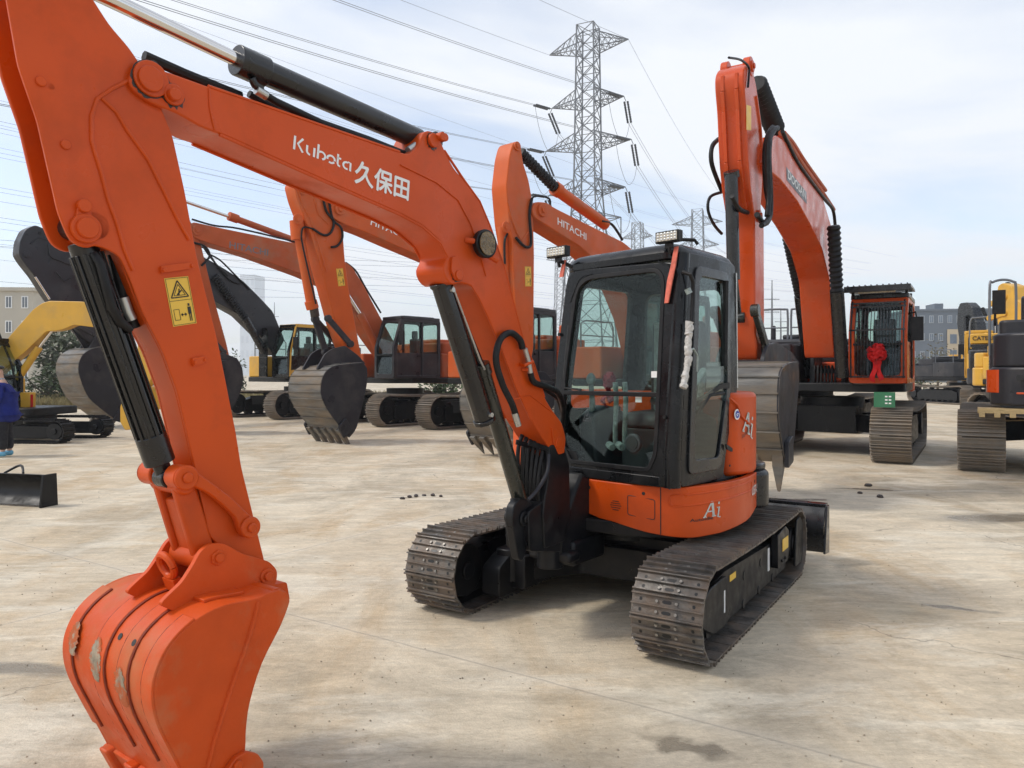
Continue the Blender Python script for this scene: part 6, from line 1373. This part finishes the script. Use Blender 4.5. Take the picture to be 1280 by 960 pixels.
# ================================================================= person at the left edge
def skinned(name, chains, mat_, parent, fr, sub=2):
    """chains: lists of (x,y,z,rx,ry) sharing the first vertex of chain 0 when they start at an index"""
    vs = []; es = []; rad = []
    for ch in chains:
        prev = None
        for p in ch:
            if isinstance(p, int): prev = p; continue
            vs.append(p[:3]); rad.append((p[3], p[4] if len(p) > 4 else p[3]))
            if prev is not None: es.append((prev, len(vs)-1))
            prev = len(vs)-1
    me = bpy.data.meshes.new(name); me.from_pydata(vs, es, []); me.materials.append(mat_)
    o = bpy.data.objects.new(name, me); COL.objects.link(o)
    sm = o.modifiers.new('skin', 'SKIN'); sm.use_smooth_shade = True
    if not me.skin_vertices: 
        bm = bmesh.new(); bm.from_mesh(me); bm.verts.layers.skin.verify(); bm.to_mesh(me); bm.free()
    for i, r in enumerate(rad): me.skin_vertices[0].data[i].radius = r
    me.skin_vertices[0].data[0].use_root = True
    ss = o.modifiers.new('sub', 'SUBSURF'); ss.levels = sub; ss.render_levels = sub
    M_ = fr.m
    if parent: o.parent = parent; o.matrix_local = WM[parent.name].inverted() @ M_
    else: o.matrix_world = M_
    WM[o.name] = M_.copy(); return o
x_, y_ = G(9, 571)
PF = Fr(x_-.05, y_, 70)        # faces left of the picture, a little towards the viewer
pt_ = thing('person', PF, 'person in loose dark blue smock, black trousers and light blue shoe covers', 'person')
skinned('body', [[(0,0,.92,.13,.11),(0,-.01,1.10,.12,.10),(0,-.03,1.30,.15,.11),(0,-.05,1.42,.13,.09),(0,-.07,1.50,.055),(0,-.11,1.60,.085,.10),(0,-.12,1.70,.075,.09)],
  [0,(.10,0,.86,.085),(.10,-.02,.48,.06),(.10,0,.10,.045),(.10,-.13,.05,.04,.035)], [0,(-.10,0,.86,.085),(-.10,.04,.48,.06),(-.10,.06,.10,.045),(-.10,-.07,.05,.04,.035)],
  [3,(.19,-.05,1.38,.055),(.24,-.02,1.12,.045),(.20,-.20,.93,.035),(.17,-.28,.90,.03,.02)], [3,(-.19,-.05,1.38,.055),(-.25,-.08,1.12,.045),(-.20,-.28,1.0,.035),(-.17,-.36,1.0,.03,.02)]], M['skin'], pt_, PF)
skinned('smock', [[(0,.0,1.00,.25,.22),(0,-.01,1.15,.24,.205),(0,-.03,1.30,.24,.18),(0,-.05,1.42,.15,.11)],[0,(0,.02,.80,.275,.24),(0,.02,.64,.29,.25)],
  [2,(.20,-.04,1.36,.085),(.26,-.01,1.12,.075),(.22,-.17,.96,.06)], [2,(-.20,-.04,1.36,.085),(-.27,-.07,1.12,.075),(-.22,-.24,1.02,.06)]], M['blue'], pt_, PF)
for s_, dy in ((1,0),(-1,.06)):
    skinned('trouser_leg', [[(s_*.10,0,.80,.12),(s_*.10,-.01+dy*.5,.48,.10),(s_*.10,dy,.12,.085)]], M['trouser'], pt_, PF)
    skinned('shoe_cover', [[(s_*.10,dy+.07,.07,.065,.06),(s_*.10,dy-.03,.07,.07,.06),(s_*.10,dy-.16,.05,.06,.045)]], M['cover'], pt_, PF)
skinned('scarf', [[(0,-.06,1.44,.12,.10),(0,-.08,1.53,.095,.08)]], M['scarf'], pt_, PF)
skinned('hair', [[(0,-.075,1.68,.105,.10),(0,-.07,1.76,.08,.08)]], M['hair'], pt_, PF)
mb = MB(); mb.ball((0,-.215,1.63),.016,(.8,1,1)); mb.build('nose', M['skin'], pt_, PF)
for s_ in (1,-1):
    hx, hy, hz = (.165,-.30,.895) if s_ > 0 else (-.165,-.38,.995)
    for k in range(4): skinned('finger', [[(hx-.025+.017*k,hy,hz,.009),(hx-.025+.018*k,hy-.035,hz-.01,.009),(hx-.025+.018*k,hy-.055,hz-.03,.008),(hx-.025+.018*k,hy-.052,hz-.05,.007)]], M['skin'], pt_, PF, 1)
    skinned('thumb', [[(hx-.03*s_,hy+.02,hz,.011),(hx-.05*s_,hy-.01,hz-.012,.010),(hx-.05*s_,hy-.035,hz-.025,.009)]], M['skin'], pt_, PF, 1)
# ================================================================= verge, bushes, trees
def foliage(name, c, rx, ry, rz, n, leaf, m, rnds, stem=None, lumps=9):
    rng = random.Random(rnds); L = [(rng.uniform(-.6,.6)*rx, rng.uniform(-.6,.6)*ry, rng.uniform(.25,.85)*rz, rng.uniform(.35,.6)) for _ in range(lumps)]
    mb = MB()
    for _ in range(n):
        lx, ly, lz, lr = rng.choice(L); 
        while True:
            p = Vector((rng.uniform(-1,1), rng.uniform(-1,1), rng.uniform(-1,1)))
            if .35 < p.length < 1: break
        q = Vector((lx+p.x*lr*rx, ly+p.y*lr*ry, lz+p.z*lr*rz*.8)); q.z = q.z if q.z > .1*rz else rng.uniform(.1,.5)*rz; s_ = leaf*rng.uniform(.6,1.4)
        u = Vector((rng.uniform(-1,1), rng.uniform(-1,1), rng.uniform(-.6,.6))).normalized(); v = u.cross(Vector((rng.uniform(-1,1), rng.uniform(-1,1), 1))).normalized()
        mb.add([q-u*s_, q+v*s_*.5, q+u*s_, q-v*s_*.5], [(0,1,2,3)])
    return mb
def leafmat(name, col, v=.5): return mat(name, col, .6, var=v, nscale=.9, spec=.2)
LM = [leafmat('bush_leaves', (.062,.085,.035)), leafmat('grey_green_leaves', (.085,.10,.055)), leafmat('dry_leaves', (.14,.12,.06))]
def bush(px, Z, w_, h, n, k, label, seed, tree=False):
    f = Fr(gpt(px, Z).x, Z, 0)
    t = thing('tree' if tree else 'bush', f, label, 'tree' if tree else 'bush', 'trees and bushes beyond the yard')
    foliage('crown', None, w_/2, w_/2, h, n, .12 if not tree else .2, LM[k], seed).build('crown', LM[k], t, f, smooth=10)
    mb = MB(); rng = random.Random(seed)
    mb.tube([(0,0,-.05),(.05,0,h*.3),(0,.05,h*.6)], [.12,.08,.04], 8)
    for q in range(5): a = rng.uniform(0,6.28); mb.tube([(0,0,h*.2),(cos(a)*w_*.2,sin(a)*w_*.2,h*.5),(cos(a)*w_*.35,sin(a)*w_*.35,h*.8)], [.05,.035,.015], 6)
    mb.build('trunk', mat('bark', (.10,.075,.05), .9, var=.3), t, f)
specs = [(88,46,5.2,4.4,2600,1,'round grey green tree beside the yellow boom',True),(58,40,3.0,2.0,1000,0,'low dark bush under the yellow boom cylinder',False),(112,42,4,2.6,1300,1,'low grey green bush behind the worn black bucket',False),(168,44,4,3.2,1300,0,'dark green bush seen behind the foreground stick',False),
 (205,40,3,2.4,900,2,'dry brown bush right of the foreground stick cylinder',False),(282,50,3,2.8,900,0,'small dark bush left of the charcoal excavator cab',False),(250,48,3.5,3.4,900,2,'dry bush beside the charcoal boom foot',False),(1172,70,4,4.5,900,2,'bare brown bush at the foot of the grey building',False),(1150,62,3,3,700,0,'dark bush behind the tall excavator at right',False),(556,40,3,1.8,700,0,'low green bush right of the dark cab',False)]
for i, (px, Z, w_, h, n, k, lb, tr_) in enumerate(specs): bush(px, Z, w_, h, n, k, lb, 40+i, tr_)
def grassfield(name, x0, x1, y0, y1, n, h, m, label, seed):
    rng = random.Random(seed); mb = MB()
    for _ in range(n):
        x = rng.uniform(x0, x1); y = y0+(y1-y0)*rng.random()**1.4; hh = h*rng.uniform(.4,1.3); a = rng.uniform(0, 6.28); w_ = .05+.02*rng.random(); d = Vector((cos(a), sin(a), 0))*w_; l = Vector((rng.uniform(-.5,.5), rng.uniform(-.5,.5), 1))*hh
        b = Vector((x, y, 0)); mb.add([b-d, b+d, b+l], [(0,1,2)])
    tag(mb.build(name, m, None, None, smooth=10), label, 'grass', kind='stuff')
straw = mat('dry_grass_blades', (.27,.22,.10), .8, var=.5, nscale=.7, spec=.2); greeng = mat('green_grass_blades', (.10,.17,.04), .8, var=.4, nscale=.7, spec=.2)
mb = MB(); mb.add([(-60,33.5,.02),(-7.5,33.5,.02),(-7.5,60,.02),(-60,60,.02)],[(0,1,2,3)]); mb.box((-60,33.3,0),(-7.5,33.5,.14)); tag(mb.build('verge', mat('dry_soil',(.24,.19,.11),.95,var=.35,nscale=.8,bump=.6,bscale=5)), 'dry straw coloured verge beyond the yard', kind='structure')
grassfield('dry_grass', -34, -8, 33.8, 52, 17000, .42, straw, 'dry straw coloured grass on the verge beyond the yard', 5)
grassfield('green_grass', -5.5, 0, 32, 40, 5000, .32, greeng, 'patch of fresh green grass behind the orange excavators', 6)
mb = MB(); mb.add([(-5.5,32,.02),(0,32,.02),(0,40,.02),(-5.5,40,.02)],[(0,1,2,3)]); tag(mb.build('grass_strip', greeng), 'green strip of ground', kind='structure')
# ================================================================= buildings
def building(name, px0, px1, Z, ptop, label, mw, floors, bays, wm, th=0, depth=14, panels=None, mpanel=None, inset=.25, winw=.5, winh=.5, roofbits=(), framem=None):
    xL, xR = gpt(px0, Z).x, gpt(px1, Z).x; W = (xR-xL)/cos(radians(th)); Hh = hgt(ptop, Z)
    f = Fr(xL, Z, th); t = thing(name, f, label, 'building')
    mb = MB(); mb.box((0,.0,-.2),(W,depth,Hh)); mb.build('wall', mw, t, f)
    mb = MB(); mb.box((-.2,-.2,Hh),(W+.2,depth+.2,Hh+.35)); 
    for (a, b, h) in roofbits: mb.box((a*W,2,Hh+.3),(b*W,6,Hh+.3+h))
    mb.build('roof', mw, t, f)
    fh = Hh/floors; bw_ = W/bays
    for i in range(floors):
        for j in range(bays):
            x0 = (j+.5-winw/2)*bw_; x1 = (j+.5+winw/2)*bw_; z0 = i*fh+fh*(.5-winh/2)+.1; z1 = z0+fh*winh
            mb = MB(); mb.box((x0,-.06,z0),(x1,-.003,z1)); o = mb.build('window', framem or M['white'], t, f)
            mb = MB(); mb.box((x0+.1,-.07,z0+.1),((x0+x1)/2-.04,-.062,z1-.1)); mb.box(((x0+x1)/2+.04,-.07,z0+.1),(x1-.1,-.062,z1-.1)); mb.build('pane', wm, o, f, each=False)
    if panels:
        for (a, b, c, d) in panels: mb = MB(); mb.box((a*W,-.5,c*Hh),(b*W,-.004,d*Hh)); mb.build('facade_bay', mpanel, t, f)
    return t, f, W, Hh
wm1 = mat('dull_window_glass', (.10,.12,.14), .25, var=.3, nscale=.3); wm2 = mat('bluish_window_glass', (.14,.18,.23), .2, var=.3, nscale=.2)
cream = mat('cream_render', (.50,.46,.38), .85, var=.08, nscale=.3); grey = mat('pale_grey_render', (.42,.43,.44), .85, var=.08, nscale=.3); slate = mat('blue_grey_cladding', (.13,.155,.185), .7, var=.12, nscale=.2); tan = mat('tan_cladding', (.48,.40,.28), .8, var=.08, nscale=.3); haze = mat('haze_tinted_cladding', (.76,.82,.88), .8, var=.05, nscale=.1)  # far tower cladding: distance haze is mixed into its colour, close to the sky
building('apartment_block', -60, 37, 75, 363, 'cream block with square windows at the left edge above the yellow mini excavator', cream, 4, 5, wm1, -4, 12, winw=.42)
building('low_office_block', 36, 105, 95, 412, 'low pale grey building with strip windows behind the round tree at left', grey, 2, 6, wm1, 3, 10, winw=.6)
building('tower_block', 300, 319, 620, 344, 'hazy pale blue tower far away above the charcoal boom', haze, 7, 3, mat('haze_tinted_glass',(.66,.73,.80),.5), 5, 20, winw=.5)  # window colour also paled to imitate haze, close to the wall
t_, f_, W_, H_ = building('office_building', 1136, 1262, 135, 389, 'long blue grey office building with tan window bays at right', slate, 4, 12, wm2, 8, 16, winw=.5, winh=.42, roofbits=((.28,.36,1.2),(.1,.14,.8)), framem=mat('grey_window_frame',(.34,.37,.40),.6))
for a in (.35,.47,.62,.80):
    mb = MB(); mb.box((a*W_,-.35,.8),((a+.10)*W_,-.08,H_*.74)); o = mb.build('facade_bay', tan, t_, f_)
    for i in range(3): mb = MB(); z = 1.3+i*H_*.22; mb.box(((a+.02)*W_,-.40,z),((a+.08)*W_,-.352,z+H_*.13)); mb.build('bay_window', wm2, o, f_)
building('distant_hall', 930, 1010, 160, 452, 'low pale hall far behind the tall excavator arm', grey, 1, 8, wm1, 0, 20)
building('distant_shed', 1060, 1130, 140, 446, 'grey shed behind the tall excavator cab', grey, 1, 6, wm1, 0, 20)
# ================================================================= lattice pylons, wires, masts
steel = M['steelgrey']
def pylon(px, Z, top, base_w, top_w, yaw, arms, label, r=.105, panels=16, ins=True, strings=None, waist=.55):
    f = Fr(gpt(px, Z).x, Z, yaw); t = thing('power_pylon', f, label, 'pylon', 'power pylons')
    Hh = hgt(top, Z); wd = lambda z: (base_w+(top_w*1.25-base_w)*min(1, z/(Hh*waist))) if z < Hh*waist else top_w*1.25+(top_w-top_w*1.25)*((z-Hh*waist)/(Hh*(1-waist)))
    mb = MB(); zs = [0]; 
    while zs[-1] < Hh-.5: zs.append(min(Hh, zs[-1]+max(wd(zs[-1])*.85, Hh/panels*.6)))
    cs = [(-1,-1),(1,-1),(1,1),(-1,1)]; P_c = lambda c, z: Vector((c[0]*wd(z)/2, c[1]*wd(z)/2, z))
    for a, b in zip(zs, zs[1:]):
        for i in range(4):
            c, d = cs[i], cs[(i+1)%4]
            mb.bar(P_c(c,a), P_c(c,b), r*1.6, r*1.6, up=(1,0,0)); mb.bar(P_c(c,a), P_c(d,b), r*.8, r*.8, up=(1,0,0)); mb.bar(P_c(d,a), P_c(c,b), r*.8, r*.8, up=(1,0,0)); mb.bar(P_c(c,b), P_c(d,b), r*.7, r*.7)
            m_ = (P_c(c,a)+P_c(d,a)+P_c(c,b)+P_c(d,b))/4; 
            if b-a > 3: mb.bar((P_c(c,a)+P_c(c,b))/2, m_, r*.5, r*.5); mb.bar((P_c(d,a)+P_c(d,b))/2, m_, r*.5, r*.5)
    mb.build('tower', steel, t, f, smooth=10)
    tips = []
    for (z, l0, l1, dep) in arms:
        for sg, ln in ((-1, l0), (1, l1)):
            if not ln: continue
            mb = MB(); w_ = wd(z); n = 5; tip = Vector((sg*ln, 0, z+dep*.25)); roots = [Vector((sg*w_/2, s_*w_/2, z+dz)) for s_ in (-1,1) for dz in (0, dep)]
            for q in roots: mb.bar(q, tip, r, r, up=(0,1,0))
            for k in range(n):
                a = k/n; b = (k+1)/n
                for s_ in (0, 2): mb.bar(roots[s_].lerp(tip,a), roots[s_+1].lerp(tip,b), r*.6, r*.6, up=(0,1,0)); mb.bar(roots[s_+1].lerp(tip,a), roots[s_].lerp(tip,b), r*.6, r*.6, up=(0,1,0))
                mb.bar(roots[0].lerp(tip,a), roots[2].lerp(tip,a), r*.6, r*.6); mb.bar(roots[0].lerp(tip,a), roots[2].lerp(tip,b), r*.6, r*.6); mb.bar(roots[1].lerp(tip,a), roots[3].lerp(tip,b), r*.6, r*.6)
            mb.build('cross_arm', steel, t, f, smooth=10); tips.append((sg, f.m @ tip, z))
    return t, f, tips, Hh
Zp = 100.0
t1, f1, tips1, H1 = pylon(735, Zp, 33, 7.0, 2.35, 26, [(44.9,5.6,5.6,2.2),(37.6,5.2,5.0,1.9),(31.8,6.1,6.0,1.9),(25.7,5.7,5.2,1.7)], 'tall steel lattice pylon with four pairs of arms behind the foreground cab')
fi_ = f1.i
dL = Vector((-.70,-.74,0)).normalized(); dR = Vector((.40,.92,0)).normalized()
WLAB = 'power lines strung between the pylons'
def wire(a, b, sag, r, label, parent=None, name='power_line', n=28):
    mb = MB(); pts = []
    for k in range(n+1): q = k/n; p = a.lerp(b, q); p.z -= sag*4*q*(1-q); pts.append(p)
    mb.tube(pts, r, 5, caps=False); o = mb.build(name, M['wire'], parent, None, smooth=80)
    if not parent: tag(o, label, 'wire', WLAB)
    return o
for i, (sg, tp_, z) in enumerate(tips1):
    if z > 44:
        nm = 'left' if sg < 0 else 'right'
        wire(tp_.copy(), tp_+dL*200+Vector((0,0,0)), 4, .022, f'thin earth wire running up left from the {nm} peak of the tall pylon')
        if sg > 0: wire(tp_.copy(), tp_+dR*130+Vector((0,0,2)), 3, .022, 'thin earth wire falling right from the peak of the tall pylon')
        continue
    # strain insulators on both sides and the jumper loop
    for d, ln, nm in ((dL, 2.6, 'a'), (dR, 2.6, 'b')):
        e = tp_+d*ln*.3+Vector((0,0,-.3)); g_ = tp_+d*(ln+1.0)+Vector((0,0,-.5 if nm == 'a' else -2.3))
        if nm == 'b': e = tp_+Vector((.3*sg,.2,-.6)); g_ = tp_+Vector((.9,1.0,-3.2))
        perp = Vector((-d.y, d.x, 0))*.22
        for s_ in (-1, 1):
            mb = MB(); a = fi_ @ (e+perp*s_); b = fi_ @ (g_+perp*s_); bellows(mb, a, b, .15, 9); mb.build('insulator_string', M['insul'], t1, f1, smooth=30)
        mb = MB(); mb.tube([fi_ @ tp_, fi_ @ e], .05, 5); mb.build('insulator_link', steel, t1, f1)
        lvl = {37.6:'upper',31.8:'middle',25.7:'lower'}[z]; sd = 'left' if sg < 0 else 'right'
        far = g_+(dL*190+Vector((0,0,2)) if nm == 'a' else dR*118+Vector((0,0,-1)))
        lb = f"paired power lines from the {lvl} {sd} arm of the tall pylon to the {'upper left' if nm=='a' else 'lower right'}"
        o = wire(g_+perp*.8, far+perp*.8, 5 if nm == 'a' else 4, .026, lb)
        wire(g_-perp*.8, far-perp*.8, 5 if nm == 'a' else 4, .026, '', parent=None, name='power_line') if False else None
        mb = MB(); pts = []
        for k in range(29): q = k/28; p = (g_-perp*.8).lerp(far-perp*.8, q); p.z -= (5 if nm == 'a' else 4)*4*q*(1-q); pts.append(p)
        mb.tube(pts, .026, 5, caps=False); mb.build('second_conductor', M['wire'], o, None, smooth=80)
        if nm == 'a': ga = g_.copy()
    pts = catmull([fi_ @ p for p in (ga, ga.lerp(g_, .2)+Vector((0,0,-2.6)), ga.lerp(g_, .55)+Vector((0,0,-4.0)), ga.lerp(g_, .85)+Vector((0,0,-2.4)), g_)], 6)
    mb = MB(); mb.tube(pts, .03, 5); mb.build('jumper_cable', M['wire'], t1, f1, smooth=80)
# lower side frame with cable terminations on the right of the tower
mb = MB()
for z, l in ((21.8,4.6),(16.2,4.6)):
    for s_ in (-1,1): mb.bar((1.5,s_*1.3,z),(l,0,z+.4),.1,.1); mb.bar((1.5,s_*1.3,z+1.2),(l,0,z+.4),.1,.1)
    mb.bar((1.5,-1.3,z),(3,.6,z+.2),.06,.06); mb.bar((1.5,1.3,z),(3,-.6,z+.2),.06,.06)
mb.bar((4.6,0,22.2),(4.6,0,12.5),.12,.12,up=(1,0,0)); mb.tube([(2.2,0,22),(3.2,0,18.5),(4.6,0,16.6)],.04,5); mb.build('termination_frame', steel, t1, f1, smooth=10)
pylon(872, 215, 262, 10, 3, 20, [(44.5,7.4,7.0,2.4),(38,6.2,6,2.2),(31,7,6.5,2.2)], 'distant lattice pylon between the tall pylon and the tall excavator arm', r=.12)
pylon(797, 220, 278, 9, 2.6, 30, [(41.5,4.8,4.6,2),(35,4.6,4.4,2)], 'distant lattice pylon just above the foreground cab roof', r=.11)
pylon(700, 260, 316, 9, 2.6, 20, [(41,5,4.6,2.4)], 'faint distant pylon left of the foreground cab', r=.11)
# other lines crossing the left of the picture; all run parallel to the first
k = 0
for (px, py, hh) in ((0,108,33),(0,118,33.2),(0,197,29),(0,204,29.2),(0,214,27),(0,232,24),(0,239,24.2),(0,270,23),(0,275,23.2),(300,196,36),(300,205,36.2),(60,60,38),(90,40,39),(0,150,31),(0,157,31.2),(0,250,24.5),(0,290,21),(240,205,34),(250,60,44),(255,66,44.2),(330,30,46),(0,83,36)):
    a = Vector((0,0,EYE)); d = ray(px, py); p = a+d*((hh-EYE)/d.z); far = p-dL*260
    k += 1
    yy = {True:'nearer the top edge', False:'low above the roofs'}[py < 150]
    wire(p+dL*90, far, 5, .020 if k < 9 else .017, 'faint parallel power line crossing the sky at left between boom and stick')
for (px0,py0,Zq,px1,py1,Zr) in ((0,300,150,640,330,230),(0,308,150,640,335,230),(250,330,170,640,352,230),(250,345,170,640,358,230),(0,352,160,420,372,220)):
    wire(Vector((gpt(px0,Zq).x,Zq,hgt(py0,Zq))), Vector((gpt(px1,Zr).x,Zr,hgt(py1,Zr))), 1, .04, 'faint low power line in the distance behind the orange excavators')
for px, Z, top, lb in ((965,90,350,'tall thin lightning mast behind the tall excavator arm'),(976,110,385,'shorter substation mast right of the lightning mast'),(1010,120,392,'thin mast between the two black boom cylinders'),(343,150,378,'small utility pole far behind the charcoal excavator')):
    f = Fr(gpt(px,Z).x, Z, 0); h = hgt(top, Z); mb = MB(); mb.tube([(0,0,-.1),(0,0,h*.6),(0,0,h)], [.22,.14,.05], 8)
    for q in (.55,.7,.82): mb.bar((-.9,0,h*q),(.9,0,h*q),.08,.08)
    tag(mb.build('mast', steel, None, f), lb, 'mast')
# loose grit on the slab
rng = random.Random(21); mb = MB()
for _ in range(1300):
    Z = 2.6+rng.random()**1.6*10; x = rng.uniform(-.75, .75)*Z; s_ = rng.uniform(.0025,.007); c_ = Vector((x, Z, s_*.5))
    vs = [c_+Vector((s_*a*rng.uniform(.6,1.2), s_*b*rng.uniform(.6,1.2), s_*d*rng.uniform(.4,.9))) for a,b,d in ((1,0,0),(0,1,0),(-1,0,0),(0,-1,0),(0,0,1),(0,0,-1))]
    mb.add(vs, [(0,1,4),(1,2,4),(2,3,4),(3,0,4),(1,0,5),(2,1,5),(3,2,5),(0,3,5)])
tag(mb.build('loose_grit', mat('loose_grit', (.36,.30,.22), .9, var=.7, nscale=3)), 'loose grit scattered over the concrete', 'grit', kind='stuff')
# crumbs of dark mud on the slab
rng = random.Random(11); 
for i, (px, py) in enumerate(((512,622),(520,621),(530,620),(541,620),(551,621),(503,624),(1075,617),(1100,622),(1085,608))):
    x, y = G(px, py); s_ = rng.uniform(.02,.045); f = Fr(x, y, rng.uniform(0,90)); mb = MB(); mb.ball((0,0,s_*.4), s_, (1.3,.9,.6), 8, 5)
    mb.v = [tuple(c*(1+rng.uniform(-.15,.15)) for c in v) for v in mb.v]
    tag(mb.build('mud_clod', M['grease'], None, f), 'small dark mud clod on the pale concrete slab', 'mud clod', 'dark mud clods on the slab')

# ================================================================= haze between here and the far buildings
hm = bpy.data.materials.new('haze_air'); hm.use_nodes = True; hn = hm.node_tree; hn.nodes.clear()
pv = N(hn, 'ShaderNodeVolumePrincipled'); pv.inputs['Color'].default_value = (.93,.95,.98,1); pv.inputs['Density'].default_value = .0007; pv.inputs['Anisotropy'].default_value = .2
ho = N(hn, 'ShaderNodeOutputMaterial'); hn.links.new(pv.outputs[0], ho.inputs['Volume'])
mb = MB(); mb.box((-420,-70,-1),(420,760,62)); tag(mb.build('haze', hm), 'thin pale haze over the yard', kind='stuff')
